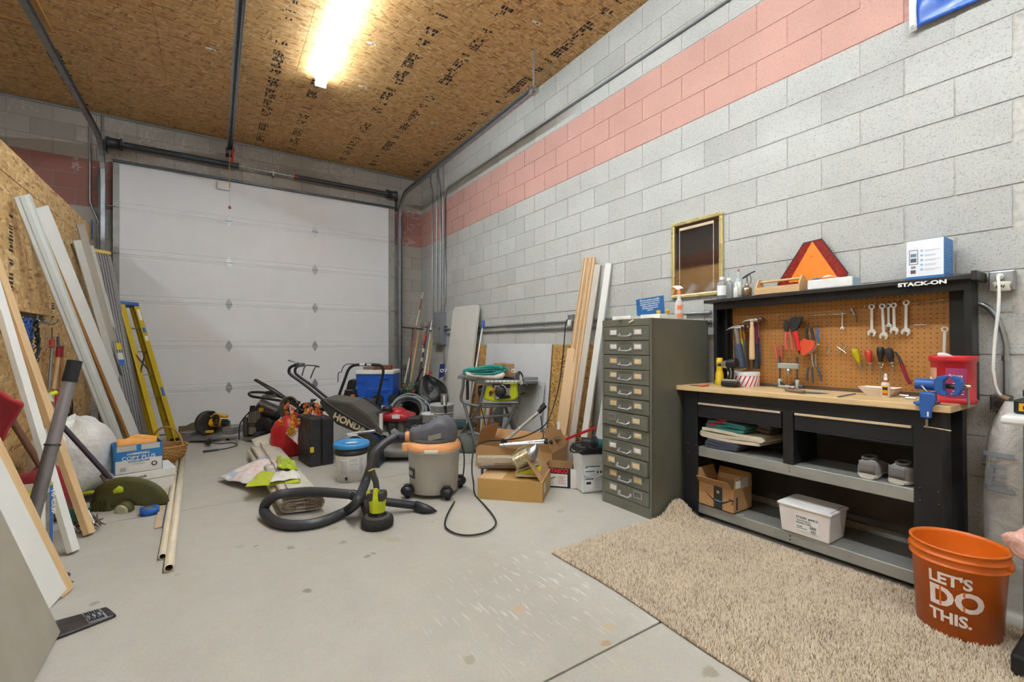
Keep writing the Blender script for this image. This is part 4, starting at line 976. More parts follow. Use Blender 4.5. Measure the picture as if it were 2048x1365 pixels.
for i in range(6): gl.box(c0.x-cd*.92-.0022, c0.y-.052, vz+.045+i*.012, c0.x-cd*.92-.0014, c0.y-.008-(i%3)*.006, vz+.048+i*.012)
gl.build('small_print', LET, can)
n_ = G().grid(lambda u, v: V((2.93+.03*u, .70-.09*u*1.0, vz+.15+.085*v*(1-.25*u)+.006*math.sin(6*u))), 8, 6)
tag(n_.build('paper_sheet', P('#e9e0e2', .8), solid=.0008), 'folded white paper sticking out of the red coffee canister', 'paper')
# ================================================================ on the hutch shelf
def hp(px, X, h=0): r = ray(px, 600); z = X/r.x; return V((X, r.y*z, bz+hz1+h+TS*(r.y*z-BYc)))
q = hp(1444, 3.05)
bt = bottle('rubbing_bottle', 'front large clear plastic bottle with white cap at the left end of the hutch shelf', q,
  [(.03, 0), (.034, .004), (.034, .11), (.03, .125), (.015, .14), (.013, .145)], CLEAR, [(.015, .143), (.016, .163), (0, .165)], WHITE)
wrapl(q, .034, 2.6, 4.6, .03, .1, P('#eef0f0', .6), bt); G().lathe([(.031, .003), (.032, .04), (0, .04)], q, 20).build('liquid', P('#cfd6d8', .1, 0, .02, 9, 0, 200, .6), bt)
q = hp(1458, 3.11); bottle('rubbing_bottle', 'second clear plastic bottle half hidden behind the front one on the hutch shelf', q,
  [(.026, 0), (.028, .004), (.028, .11), (.024, .124), (.012, .138), (.012, .142)], CLEAR, [(.014, .141), (.014, .16), (0, .161)], WHITE)
q = hp(1477, 3.04); bt = bottle('squeeze_bottle', 'squeeze bottle with pointed white tip and pink cap on the hutch shelf', q,
  [(.022, 0), (.025, .004), (.025, .12), (.02, .135), (.012, .14), (.012, .15), (.005, .185)], P('#dfe6e4', .25, 0, .03, 9, 0, 200, .4), [(.006, .183), (.005, .2), (0, .201)], P('#c5385c', .4))
wrapl(q, .025, 2.6, 4.4, .02, .11, P('#e6efee', .6), bt); wrapl(q, .0255, 2.9, 3.4, .03, .1, P('#5fb3b8', .6), bt, 'label_print')
q = hp(1472, 2.995); bt = bottle('dropper_bottle', 'small white dropper bottle in front of the squeeze bottle on the hutch shelf', q,
  [(.014, 0), (.016, .003), (.016, .06), (.008, .075)], WHITE, [(.008, .074), (.004, .1), (0, .101)], WHITE)
q = hp(1494, 3.05); oc = thing('sprayer_can', 'small brushed metal can with a spray gun top on the hutch shelf', 'sprayer', q)
G().lathe([(.03, 0), (.032, .003), (.032, .055), (.028, .066), (.012, .076), (.01, .085)], q, 28).build('can_body', P('#a8967f', .25, .9), oc)
G().lathe([(.013, .083), (.013, .092), (.006, .096), (.006, .15), (0, .15)], q, 16).build('neck', STEEL, oc)
G().tube([q+V((0,.03,.135)), q+V((0,0,.15)), q+V((0,-.03,.165)), q+V((0,-.055,.172))], [.006, .008, .005, .005], 8).build('gun_top', DARKST, oc)
G().tube([q+V((0,-.018,.155)), q+V((0,-.03,.12)), q+V((0,-.022,.09))], .004, 8).build('trigger', P('#a77d6c', .3, .7), oc)
# wooden caddy
PINE = WOOD('#d9b384', .88, 1.4, 'Y', .55)
y0, y1 = hp(1600, 3.0).y, hp(1510, 3.0).y; zc = hp(1560, 3.0).z
ca = thing('tool_caddy', 'small pale wooden tool caddy with a dowel handle on the hutch shelf', 'caddy', (3.05, (y0+y1)/2, zc))
G().box(2.99, y0, zc+.003, 2.998, y1, zc+.048).build('front_board', PINE, ca, bev=.001); G().box(3.102, y0, zc+.003, 3.11, y1, zc+.048).build('back_board', PINE, ca); G().box(2.998, y0, zc+.003, 3.102, y1, zc+.009).build('bottom', PINE, ca)
for y in (y0+.002, y1-.010): G().prism([(2.998, y, zc+.009), (3.102, y, zc+.009), (3.102, y, zc+.05), (3.07, y, zc+.105), (3.03, y, zc+.105), (2.998, y, zc+.05)], (0, .008, 0)).build('end_board', PINE, ca, bev=.001)
G().cone((3.05, y0+.01, zc+.088), (3.05, y1-.01, zc+.088), .008).build('dowel_handle', PINE, ca)
# white tissue pack
y0, y1 = hp(1708, 3.02).y, hp(1618, 3.02).y; zc = hp(1660, 3.0).z
tb = thing('tissue_pack', 'white tissue pack with a loose sheet on top between caddy and blue box', 'tissue pack', (3.06, (y0+y1)/2, zc))
G().box(2.995, y0, zc+.001, 3.11, y1, zc+.058).build('pack', P('#ececea', .4, 0, .04, 20), tb, bev=.006); G().box(2.998, y0-.002, zc+.006, 3.107, y0+.02, zc+.054).build('end_print', P('#bcd3de', .4), tb)
G().grid(lambda u, v: V((3.0+.08*v, y1-.01-(y1-y0)*.62*u, zc+.061+.022*math.sin(PI*u)*(.5+v*.6)+.004*math.sin(9*u+4*v))), 12, 6).build('tissue', P('#f2f2f2', .8), tb, solid=.001)
# slow moving vehicle triangle
tri = thing('warning_triangle', 'orange slow vehicle triangle with dark red reflective border leaning on the wall', 'sign', pX(1625, 566, 3.14))
def wedge(pts, X, th, X2): return G().prism([pX(x, y, X) for x, y in pts], (-th, 0, 0))
outer = [(1607, 486), (1644, 477), (1697, 546), (1693, 556), (1556, 574), (1555, 568)]
wedge(outer, 3.150, .003, 0).build('back_plate', P('#3a2f35', .4, .3), tri)
REFL = P('#8e2016', .25, .2, .1, 60, .4, 260)
inner = [(1624.6, 483), (1676, 556), (1577, 566)]
wedge([(1608, 487.5), (1643, 479), (1695, 546), (1691, 555), (1558, 572), (1557, 568)], 3.1465, .001, 0).build('border', REFL, tri)
wedge(inner, 3.145, .001, 0).build('centre_triangle', P('#f58a2c', .35, 0, .03), tri); q = pX(1623, 513, 3.1435); G().cone(q, q-V((.0005,0,0)), .003, n=8).build('hole', BLACK, tri)
# blue and white box
y0, y1 = hp(1889, 2.995).y, hp(1813, 2.995).y; zb_ = hp(1850, 2.995).z; bh = .198
bb = thing('product_box', 'white and blue product box on the right end of the hutch shelf', 'box', (3.07, (y0+y1)/2, zb_))
G().box(2.992, y0, zb_+.002, 3.135, y1, zb_+bh).build('carton', P('#2f7ec7', .4, 0, .05), bb, bev=.001)
G().box(2.9905, y0+.002, zb_+.014, 2.992, y1-.001, zb_+bh-.001).build('front_print', P('#eef0f6', .45, 0, .02), bb)
xf = 2.9898; GR = P('#9fb4c8', .6); Wd = y1-y0
def fr(a0, a1, b0, b1, m, nm, d=0): return G().box(xf-d, y1-Wd*a1, zb_+bh*b0, xf+.0006, y1-Wd*a0, zb_+bh*b1).build(nm, m, bb)
fr(.08, .32, .38, .76, P('#3c4654', .5), 'phone_outline'); fr(.095, .305, .395, .745, P('#e9edf3', .5), 'phone_screen', .0004)
fr(.12, .28, .58, .66, P('#6d8aa2', .5), 'picture', .0008); fr(.12, .28, .44, .54, P('#51606a', .5), 'picture', .0008)
fr(.13, .26, .28, .34, P('#8b96a3', .5), 'picture'); fr(.12, .26, .15, .24, P('#5c5560', .5), 'picture')
for i in range(5):
    z = .72-i*.12; q = V((xf, y1-Wd*.42, zb_+bh*z)); G().cone(q+V((.0004,0,0)), q-V((.0002,0,0)), .0055, n=14).build('bullet', P('#8db8e2', .5), bb)
    fr(.5, .9-.1*(i%2), z-.006, z+.004, GR, 'small_print'); fr(.5, .78, z-.03, z-.022, GR, 'small_print')
for i in range(9): G().box(3.005, y0-.0006, zb_+.03+i*.014, 3.12-(i%3)*.02, y0, zb_+.033+i*.014).build('side_print', P('#7fb0df', .5), bb)
# ================================================================ mirror on the wall
mz = [pX(x, y, W-.012) for x, y in ((1344, 451), (1446, 421), (1447, 587), (1345, 600))]
my0, my1, mz0, mz1 = (mz[1].y+mz[2].y)/2, (mz[0].y+mz[3].y)/2, (mz[2].z+mz[3].z)/2, (mz[0].z+mz[1].z)/2
mr = thing('wall_mirror', 'gold framed rectangular mirror on the block wall above the cabinet', 'mirror', (W-.01, (my0+my1)/2, mz0))
GOLD = P('#dccb8e', .3, .55, .03, 6); fw = .028; xm = W-.006
for a in ((my0, mz0, my1, mz0+fw), (my0, mz1-fw, my1, mz1), (my0, mz0+fw, my0+fw, mz1-fw), (my1-fw, mz0+fw, my1, mz1-fw)):
    G().box(xm-.022, a[0], a[1], xm, a[2], a[3]).build('frame_rail', GOLD, mr, bev=.006)
G().box(xm-.012, my0+fw, mz0+fw, xm-.004, my1-fw, mz1-fw).build('glass', P('#c9bdb9', .02, 1, .0), mr)
i0 = fw+.045
for a in ((my0+i0, mz0+i0*.3, my0+i0+.005, mz1-i0), (my1-i0-.005, mz0+i0*.3, my1-i0, mz1-i0), (my0+i0, mz1-i0-.006, my1-i0, mz1-i0)):
    G().box(xm-.0128, a[0], a[1]+fw, xm-.012, a[2], a[3]).build('etched_line', P('#cbb79a', .5), mr)
# ================================================================ on the bench shelves
MS = bz+.49; BS = bz+.101
def sp_(px, X, Z0): r = ray(px, 900); z = X/r.x; y = r.y*z; return V((X, y, Z0+TS*(y-BYc)))
def folded(name, label, y0, y1, x0, x1, z0, n, th, mat, cat='towel', group='towels stacked on the middle shelf', skew=0, seed=0):
    rnd = random.Random(seed); pts = []; g = G()
    for i in range(n):
        z = z0+th*(i+.5); a, b = (y0, y1) if i % 2 == 0 else (y1, y0)
        ins = rnd.uniform(0, .012)
        for k in range(9):
            f = k/8; pts.append((a+(b-a)*f*(1)+(ins if k in (0,) else 0), z+.004*math.sin(5*f+i+seed)))
        if i < n-1: s = 1 if b > a else -1; pts.append((b+s*th*.55, z+th*.5))
    tk = th*.44; up = []; dn = []
    for i, (y, z) in enumerate(pts):
        a = pts[max(i-1, 0)]; b = pts[min(i+1, len(pts)-1)]; t = V((b[0]-a[0], b[1]-a[1], 0)).normalized(); nx, nz = -t.y, t.x
        up.append((y+nx*tk, z+nz*tk)); dn.append((y-nx*tk, z-nz*tk))
    m = len(pts); nx_ = 6; vs = []
    for j in range(nx_+1):
        f = j/nx_; x = x0+(x1-x0)*f; w = .006*math.sin(3*f+seed)
        for (y, z) in up+dn[::-1]: vs.append((x+.008*math.sin(9*y+seed), y+w+skew*f, z))
    k = 2*m; fs = [(j*k+i, j*k+(i+1)%k, (j+1)*k+(i+1)%k, (j+1)*k+i) for j in range(nx_) for i in range(k)]
    g.add(vs, fs, True)
    for j in (0, nx_): g.add(vs[j*k:(j+1)*k], [(i, i+1, k-2-i, k-1-i) if j == 0 else (k-1-i, k-2-i, i+1, i) for i in range(m-1)])
    return tag(g.build(name, mat), label, cat, group)
ya, yb = sp_(1516, 2.78, MS).y, sp_(1402, 2.78, MS).y; z0 = sp_(1460, 2.8, MS).z+.004
folded('folded_towel', 'folded charcoal cloth at the bottom of the towel stack on the middle shelf', ya+.13, yb-.06, 2.775, 3.02, z0, 3, .018, FAB('#3d4150'), seed=1)
folded('folded_towel', 'folded cream towel lying around the charcoal cloth on the middle shelf', ya-.02, yb-.01, 2.785, 3.06, z0+.056, 3, .022, FAB('#cdbfa8'), seed=2)
TEAL = FAB('#2f7f7c', 90, .25)
o = folded('folded_towel', 'folded teal printed towel on top of the towel stack', ya+.09, yb-.04, 2.79, 3.05, z0+.124, 3, .018, TEAL, seed=3)
folded('folded_towel', 'grey patterned cloth behind the teal towel on the stack', ya+.0, ya+.12, 2.92, 3.09, z0+.124, 2, .024, FAB('#8b8279', 60, .3), seed=4)
o = folded('folded_towel', 'crumpled green and red cloth crowning the left of the towel stack', ya+.22, yb-.06, 2.82, 3.04, z0+.179, 2, .0095, FAB('#466b55', 60, .3), seed=5)
for k, (y, z) in enumerate(((yb-.07, z0+.15), (yb-.13, z0+.175), (yb-.15, z0+.19))):
    G().blob((2.80, y, z), .02, .04, .013, 12, 8, .2, 3, k).build('red_print', FAB('#b5263c', 90), o)
def shoe(label, heel, ang, mirror=1):
    t = thing('sneaker', label, 'shoe', heel, group='grey sneakers on the middle shelf'); Rm = Matrix.Rotation(ang, 3, 'Z')
    prof = [(0, .030, .0), (.015, .042, 0), (.06, .044, .0), (.12, .042, .0), (.18, .050, .0), (.23, .050, .0), (.275, .038, .002), (.295, .012, .006)]
    def T(l, w, z): return heel+Rm@V((l, w+mirror*.010*math.sin(l*9), z))
    vs = []; n = 14
    for l, w, b in prof:
        for k in range(n): a = 2*PI*k/n; vs.append(T(l, w*math.cos(a)*1.06, b+.014+.014*math.copysign(abs(math.sin(a))**.5, math.sin(a))))
    g = G().add(vs, [(i*n+k, (i+1)*n+k, (i+1)*n+(k+1)%n, i*n+(k+1)%n) for i in range(len(prof)-1) for k in range(n)], True); g.add(vs[:n], [tuple(range(n))]); g.add(vs[-n:], [tuple(range(n))[::-1]])
    g.build('sole', P('#bdb9b0', .6, 0, .1, 30), t)
    hts = [.088, .102, .098, .09, .072, .054, .04, .024]; g = G(); vs = []
    for (l, w, b), h in zip(prof, hts):
        for k in range(n+1): a = PI*k/n; vs.append(T(l+(.004 if l < .02 else 0), w*math.cos(a), .022+(h-.022)*math.sin(a)**.55))
    g.add(vs, [(i*(n+1)+k, (i+1)*(n+1)+k, (i+1)*(n+1)+k+1, i*(n+1)+k+1) for i in range(len(prof)-1) for k in range(n)], True); g.add(vs[:n+1], [tuple(range(n+1))])
    g.build('upper', FAB('#8b8784', 260, .12), t)
    G().lathe([(.024, .0), (.031, .006), (.031, .014), (.024, .018), (.019, .01), (.018, -.01)], T(.055, 0, .091), 20, axis=(-.12, 0, 1), sx=1.5, caps=False).build('collar', FAB('#4b453d', 200), t)
    G().lathe([(.0, .0), (.022, .004)], T(.055, 0, .099), 16, sx=1.5).build('opening', BLACK, t)
    G().grid(lambda u, v: T(-.001+.006*(1-math.sin(PI*u)), .034*math.cos(PI*u), .03+.06*v), 8, 3).build('heel_counter', P('#6f6e6d', .6), t, solid=.002)
    for i in range(4): G().tube([T(.11+i*.017, -.02, .078-i*.006), T(.112+i*.017, 0, .088-i*.007), T(.11+i*.017, .02, .078-i*.006)], .003, 6).build('lace', P('#77736e', .8), t)
shoe('left one of the two grey sneakers on the middle shelf', sp_(1733, 2.765, MS)+V((0,0,.001)), .02, 1)
shoe('right one of the two grey sneakers, turned slightly outward, on the middle shelf', sp_(1792, 2.77, MS)+V((0,0,.001)), -.16, -1)
# open carton with the curved arrow
CB = CARD('#b48a5c'); CB2 = CARD('#a27a4c')
def carton(name, label, c0, ax, ay, h, mat=CB, cat='box', e=.003, closed=False, flaps=()):
    """c0 corner on the ground, ax / ay edge vectors"""
    ax, ay, c0 = V(ax), V(ay), V(c0); up = V((0,0,h)); t = thing(name, label, cat, c0+(ax+ay)/2)
    ux, uy = ax.normalized()*e, ay.normalized()*e; z = V((0,0,e))
    def pl(o, a, b, c): return G().add([o, o+a, o+a+b, o+b, o+c, o+a+c, o+a+b+c, o+b+c], [(3,2,1,0),(4,5,6,7),(0,1,5,4),(1,2,6,5),(2,3,7,6),(3,0,4,7)])
    pl(c0, ax, ay, z).build('bottom', mat, t)
    for o, a, b in ((c0, ax, uy), (c0+ay-uy, ax, uy), (c0+uy, ux, ay-uy*2), (c0+ax-ux+uy, ux, ay-uy*2)): pl(o, a, b, up).build('side', mat, t)
    if closed: pl(c0+up, ax, ay, z).build('lid', mat, t)
    for (o, a, b, L_) in flaps:        # hinge start, hinge vector, direction
        o, a, b = V(o), V(a), V(b).normalized()*L_; ins = a.normalized()*.012; nn = a.cross(b).normalized()*e*.7
        G().prism([o, o+a, o+a-ins+b, o+ins+b], nn).build('flap', mat, t)
    return t
yA, yB = sp_(1467, 2.742, BS).y, sp_(1398, 2.742, BS).y; z0 = BS+TS*(yA-BYc)+.002
bx = thing_ = carton('open_carton', 'open brown cardboard box with a curved black arrow on the bottom shelf', (2.742, yA, z0+.004), (.21, 0, 0), (0, yB-yA, 0), .145, CB,
  flaps=[((2.742, yA, z0+.149), (0, yB-yA, 0), (-.75, 0, .8), .075), ((2.952, yA, z0+.149), (0, yB-yA, 0), (.15, 0, 1), .08), ((2.742, yB, z0+.149), (.21, 0, 0), (0, .25, 1), .09), ((2.742, yA, z0+.149), (.21, 0, 0), (0, -.05, 1), .075)])
xf = 2.7412; TAPE = P('#2a2c30', .35)
G().box(xf-.0008, yA+.075, z0+.005, xf, yA+.135, z0+.15).build('black_tape', TAPE, bx)
def smile(u): return V((xf-.0006, yB-.05-.19*u, z0+.098-.05*math.sin(PI*min(u*1.1, 1)*.9)))
g = G(); n = 14
for i in range(n):
    u0, u1 = i/n, (i+1)/n; a, b = smile(u0), smile(u1); w0, w1 = .002+.009*math.sin(PI*u0*.95), .002+.009*math.sin(PI*u1*.95)
    g.add([a+V((0,0,-w0/2)), b+V((0,0,-w1/2)), b+V((0,0,w1/2)), a+V((0,0,w0/2))], [(0,1,2,3)])
g.build('arrow_curve', BLACK, bx)
q = smile(1); G().tube([q+V((0,.028,.006)), q+V((0,-.004,.004)), q+V((0,.006,-.026))], .0022, 6).build('arrow_head', BLACK, bx)
q = V((xf-.0012, yA+.105, z0+.115)); G().cone(q, q-V((.0004,0,0)), .010, n=16).build('round_mark', P('#d7b98c', .6), bx); G().cone(q-V((.0003,0,0)), q-V((.0009,0,0)), .004, n=12).build('round_mark_centre', P('#7a2f25', .6), bx)
text('amazon', .016, (xf-.0012, yA+.105, z0+.055), (0,-1,0), (0,0,1), P('#6db4cf', .5), bx, align='CENTER', bold=.0004)
G().box(2.742+.03, yA-.0012, z0+.02, 2.742+.048, yA-.0002, z0+.10).build('barcode_strip', P('#4d4335', .7), bx)
G().box(2.742+.015, yA-.0062, z0+.16, 2.742+.07, yA-.0045, z0+.205).build('shipping_label', PAPER, bx); G().box(2.742+.085, yA-.0065, z0+.155, 2.742+.16, yA-.005, z0+.22).build('shipping_label', P('#c9cbce', .4), bx)
tag(G().rb((2.85, (yA+yB)/2-.03, z0+.1), .12, .12, .02, .2, .1).build('packet', P('#6f9440', .5)), 'green and white packet lying inside the open cardboard box', 'packet')
tag(G().tube([sp_(1477, 2.79, BS)+V((0,0,.003))+V((.02*math.cos(a)*(1+.4*math.sin(2*a)), .035*math.sin(a), 0)) for a in [k*.45 for k in range(14)]], .0014, 6).build('string_loop', P('#dfe2e2', .5)), 'thin white loop of string on the bottom shelf beside the open box', 'string')
# white bin
yA, yB = sp_(1658, 2.745, BS).y, sp_(1563, 2.745, BS).y; z0 = BS+TS*(yA-BYc)+.003; BW = P('#e6dfdc', .35, 0, .03)
wb_ = thing('storage_bin', 'white plastic bin with a printed store label on the bottom shelf', 'bin', (2.84, (yA+yB)/2, z0))
g = G(); x0, x1 = 2.745, 2.93; tp_ = .012; hb = .15
g.add([(x0, yA, z0), (x1-.0, yA, z0), (x1, yB, z0), (x0, yB, z0), (x0-tp_, yA-tp_, z0+hb), (x1+tp_, yA-tp_, z0+hb), (x1+tp_, yB+tp_, z0+hb), (x0-tp_, yB+tp_, z0+hb)], [(3,2,1,0),(0,1,5,4),(1,2,6,5),(2,3,7,6),(3,0,4,7),(4,5,6,7)])
g.build('tub', BW, wb_, bev=.006)
G().box(x0-tp_-.006, yA-tp_-.006, z0+hb, x1+tp_+.006, yB+tp_+.006, z0+hb+.016).build('rim', BW, wb_, bev=.005)
G().box(x0-tp_+.06, yA-tp_+.008, z0+hb+.016, x1+tp_-.004, yB+tp_-.008, z0+hb+.021).build('lid_panel', P('#d5cdc8', .3, 0, .03), wb_, bev=.003)
G().box(x0-tp_+.004, yA-tp_+.004, z0+hb+.016, x0-tp_+.058, yB+tp_-.004, z0+hb+.022).build('lid_panel', P('#e3e6e8', .25, 0, .02), wb_, bev=.003)
lx = x0-.0085; dn = V((tp_, 0, -hb)).normalized(); lu = -dn
nW = V((-1, 0, -.08)).normalized(); lab0 = V((x0-tp_*.28-.0015, 0, z0+.042))
def LP(y, z): return V((x0-tp_*(z/hb)-.0022, y, z0+z))
G().add([LP(yA+.045, .03), LP(yA+.165, .03), LP(yA+.165, .118), LP(yA+.045, .118)], [(0,1,2,3)]).build('label', P('#efefee', .6), wb_)
for s, sz, yy_, zz_ in (('STORE #4410', .019, .160, .099), ('Snow Shovels etc', .010, .155, .086), ('DOWLY2291', .014, .160, .070), ('Grinder', .009, .158, .052), ('Attachments and Misc', .006, .158, .043), ('031', .018, .085, .034)):
    text(s, sz, LP(yA+yy_, zz_)-V((.0006,0,0)), (0,-1,0), V((-tp_, 0, hb)), BLACK, wb_, bold=.0003)
g = G()
for i in range(9): y = yA+.09-i*.0035; g.add([LP(y, .052), LP(y-.0018, .052), LP(y-.0018, .068), LP(y, .068)], [(0,1,2,3)])
for k in range(len(g.v)): g.v[k] = (g.v[k][0]-.0006, g.v[k][1], g.v[k][2])
g.build('barcode', BLACK, wb_, kind='stuff')
# ================================================================ rug
def rug_z(x, y):
    h = .09*math.exp(-(((x-2.66)/.09)**2+((y-1.97)/.085)**2)) + .012*math.exp(-((x-2.7)/.05)**2)*max(0, (y-1.2)/.8)
    return fz(y)+h
def rug_edge(y): return 1.545+.05*(y/2.0)+.012*math.sin(5*y), 2.715+.02*math.sin(2.2*y)
RC = NT('rug_pile'); ge = RC.n('ShaderNodeNewGeometry'); c = srgb('#c4b096')
nz = RC.noise(RC.pos(), 5, 4)
RC.col(RC.mix(.3, RC.ramp(ge.outputs['Random Per Island'], [(0, srgb('#6f5a45')), (.2, srgb('#a68f74')), (.4, srgb('#d2c0a7')), (1, srgb('#e4d5c0'))]), RC.ramp(nz, [(.35, sc(c, .72)), (.6, sc(c, 1.15))])))
RC.set(Roughness=.95)
g = G()
def rg(u, v): y = -.25+2.26*v; a, b = rug_edge(y); x = a+(b-a)*u; return V((x, y, rug_z(x, y)+.006))
g.grid(rg, 60, 90)
rug = g.build('shag_rug', P('#9a866c', .95, 0, .15, 40), at=(2.1, .9, fz(.9)), solid=.006); tag(rug, 'beige shaggy carpet remnant on the floor in front of the workbench', 'rug')
rs = np.random.RandomState(4); N = 90000
v_ = rs.rand(N); yv = -.25+2.26*v_; a_ = 1.545+.05*(yv/2)+.012*np.sin(5*yv); b_ = 2.715+.02*np.sin(2.2*yv)
xv = a_+(b_-a_)*rs.rand(N)
hv = .09*np.exp(-(((xv-2.66)/.09)**2+((yv-1.97)/.085)**2))+.012*np.exp(-((xv-2.7)/.05)**2)*np.maximum(0, (yv-1.2)/.8)+.085-.0108*yv+.006
Lh = .014+.012*rs.rand(N); an = rs.rand(N)*6.283; le = .010*rs.rand(N)+.003; wd = .0034+.0016*rs.rand(N); ta = rs.rand(N)*6.283
base = np.stack([xv-2.1, yv-.9, hv-fz(.9)], 1); P3 = np.zeros((N, 4, 3))
for k in range(3): P3[:, k] = base+np.stack([np.cos(ta+k*2.094)*wd, np.sin(ta+k*2.094)*wd, 0*wd], 1)
P3[:, 3] = base+np.stack([np.cos(an)*le, np.sin(an)*le, Lh], 1)
idx = (np.arange(N)*4)[:, None, None]+np.array([[0,1,3],[1,2,3],[2,0,3]])[None]
me = bpy.data.meshes.new('pile'); me.vertices.add(N*4); me.vertices.foreach_set('co', P3.ravel()); me.loops.add(N*9); me.loops.foreach_set('vertex_index', idx.ravel().astype(np.int32))
me.polygons.add(N*3); me.polygons.foreach_set('loop_start', np.arange(0, N*9, 3, dtype=np.int32)); me.update(calc_edges=True); me.materials.append(RC.m)
po = bpy.data.objects.new('pile', me); C.objects.link(po); po.parent = rug; po['kind'] = 'stuff'
# ================================================================ orange bucket
bc = V((2.545, .545, 0)); bc.z = fz(.545)+.018
bk = thing('bucket', 'orange plastic bucket with white slogan standing on the rug', 'bucket', bc)
OB = P('#e0701f', .35, 0, .04, 8); BHh = .345
def br(h): return .128+(.146-.128)*h/BHh
pr = [(0, .004), (.12, .004), (.128, .0), (br(.275), .275), (br(.278)+.009, .277), (br(.278)+.009, .281), (br(.283), .284), (br(.308), .308), (br(.31)+.009, .309), (br(.31)+.009, .313), (br(.315), .316), (br(.338), .336), (br(.34)+.006, .338), (br(.34)+.006, .345), (br(.34)-.003, .346), (br(.33)-.004, .33), (.126, .012), (0, .012)]
G().lathe(pr, bc, 72).build('pail', OB, bk)
wh = P('#eadbd6', .5, 0, .05, 30)
th0 = math.atan2(-bc.y, -bc.x)    # direction to the camera
def onb(th, z): r_ = br(z)+.0009; return bc+V((math.cos(th)*r_, math.sin(th)*r_, z))
tm = th0-.02
for s, sz, x_, z_, bo in (("LET'S", .060, -.088, .205, .0022), ('DO', .105, -.088, .118, .004), ('THIS.', .060, -.088, .055, .0022)):
    sxx = {'DO': 1.02}.get(s, .98)
    text(s, sz, (0,0,0), (1,0,0), (0,0,1), wh, bk, bold=bo, sx=sxx, cuts=3, fn=(lambda zz: lambda x, y: onb(tm+(x-.088)/.139, zz+y))(z_))
for s, sz, z_, pts_ in (("L", 0, .205, ((.02, .0),)), ):
    pass
sl = G()     # stencil bridges: thin orange bars over the letters
for x_, z_, h_ in ((.036, .118, .075), (.105, .118, .02), (.105, .175, .02), (.022, .205, .0)):
    if h_: sl.add([onb(tm+(x_-.088+a)/.139, z_+b)+ (onb(tm+(x_-.088)/.139, z_)-bc-V((0,0,z_))).normalized()*.0006 for a, b in ((0, 0), (.006, 0), (.006, h_), (0, h_))], [(0,1,2,3)])
sl.build('stencil_gap', OB, bk)
e0 = onb(th0-1.75+.0, .295); e1 = onb(th0+1.4, .295)
for e in (e0, e1): G().lathe([(.018, 0), (.018, .012), (.012, .016), (0, .016)], e-(e-bc-V((0,0,.295))).normalized()*.004, 14, axis=(e-bc-V((0,0,.295)))).build('handle_ear', OB, bk)
hp_ = [];
for k in range(15):
    f = k/14; th = (th0+1.4)+(2*PI-3.15)*f if 0 else None
ctr = (e0+e1)/2; d_ = (e1-e0)/2; side = V((-d_.y, d_.x, 0)).normalized()
if side.dot(bc) < 0: side = -side
G().tube([ctr+d_*math.cos(PI*k/16)*1.06+side*(.175*math.sin(PI*k/16))+V((0,0,-.09*math.sin(PI*k/16))) for k in range(17)], .0022, 8).build('wire_handle', STEEL, bk)
# ================================================================ right edge: outlets, conduit, small table
XW2 = W-.004
def wbox(name, label, px0, py0, px1, py1, d=.05, mat=GALV):
    a, b = pX(px0, py0, W-d), pX(px1, py1, W-d); t = thing(name, label, 'outlet box', (W, (a.y+b.y)/2, b.z))
    G().box(W-d, b.y, b.z, W-.004, a.y, a.z).build('box', mat, t, bev=.006)
    for y in (a.y-.008, b.y+.008):
        for z in (a.z-.008, b.z+.008): G().cone((W-d, y, z), (W-d-.002, y, z), .0035, n=10).build('screw', STEEL, t)
    return t
ob1 = wbox('outlet_box', 'galvanised outlet box with a round white adapter right of the hutch', 1976, 544, 2030, 580)
c = pX(2003, 573, W-.075)
ad = thing('adapter', 'round cream coloured plug adapter on the upper outlet box', 'adapter', c)
G().lathe([(.026, -.022), (.03, -.018), (.026, 0), (.031, .018), (.027, .021), (0, .021)], c, 28).build('adapter_body', P('#ded8c4', .4), ad)
for i in range(4): q = c+V((-.0285, (i-1.5)*.008, -.003)); G().rb(q, .004, .003, .014, rx=.3).build('slot', BLACK, ad)
pl = pX(1998, 553, W-.07)
co = thing('power_cable', 'white power cord hanging from the upper outlet box past the conduit', 'cord', pl)
G().lathe([(.013, 0), (.016, .006), (.012, .014), (.008, .03)], pl+V((.02,0,0)), 20, axis=(-1,0,0)).build('plug', WHITE, co)
pts = [pl+V((-.01,0,0)), pl+V((-.02,0,-.01))]+[pX(x, y, W-.115) for x, y in ((1998, 575), (1997, 620), (1992, 660), (1988, 700), (1986, 740), (1990, 770), (1996, 785), (2005, 795))]
G().tube(pts, .0065, 10).build('cable', P('#e9e7e2', .45), co)
G().cone(pts[-1]+V((.004,.01,.004)), pts[-1]+V((0,-.02,-.01)), .012, .012, 12).build('cord_end', P('#8a7659', .6), co)
cond('steel conduit curving down the wall to the lower outlet box', arc(pX(1950, 608, W-.02), pX(1995, 605, W-.02), pX(2012, 690, W-.02), 8)+[pX(2012, 790, W-.02)], .011, straps=[pX(2012, 717, W-.02)])
ob2 = wbox('outlet_box', 'lower grey outlet box with a round dark opening beside the white table', 1979, 790, 2022, 828, .06, DARKST)
q = pX(1998, 810, W-.062); G().cone(q, q-V((.002,0,0)), .019, n=20).build('opening', BLACK, ob2)
cond('low horizontal conduit behind the small white table', [pX(1965, 925, W-.02), pX(2120, 938, W-.02)], .012)
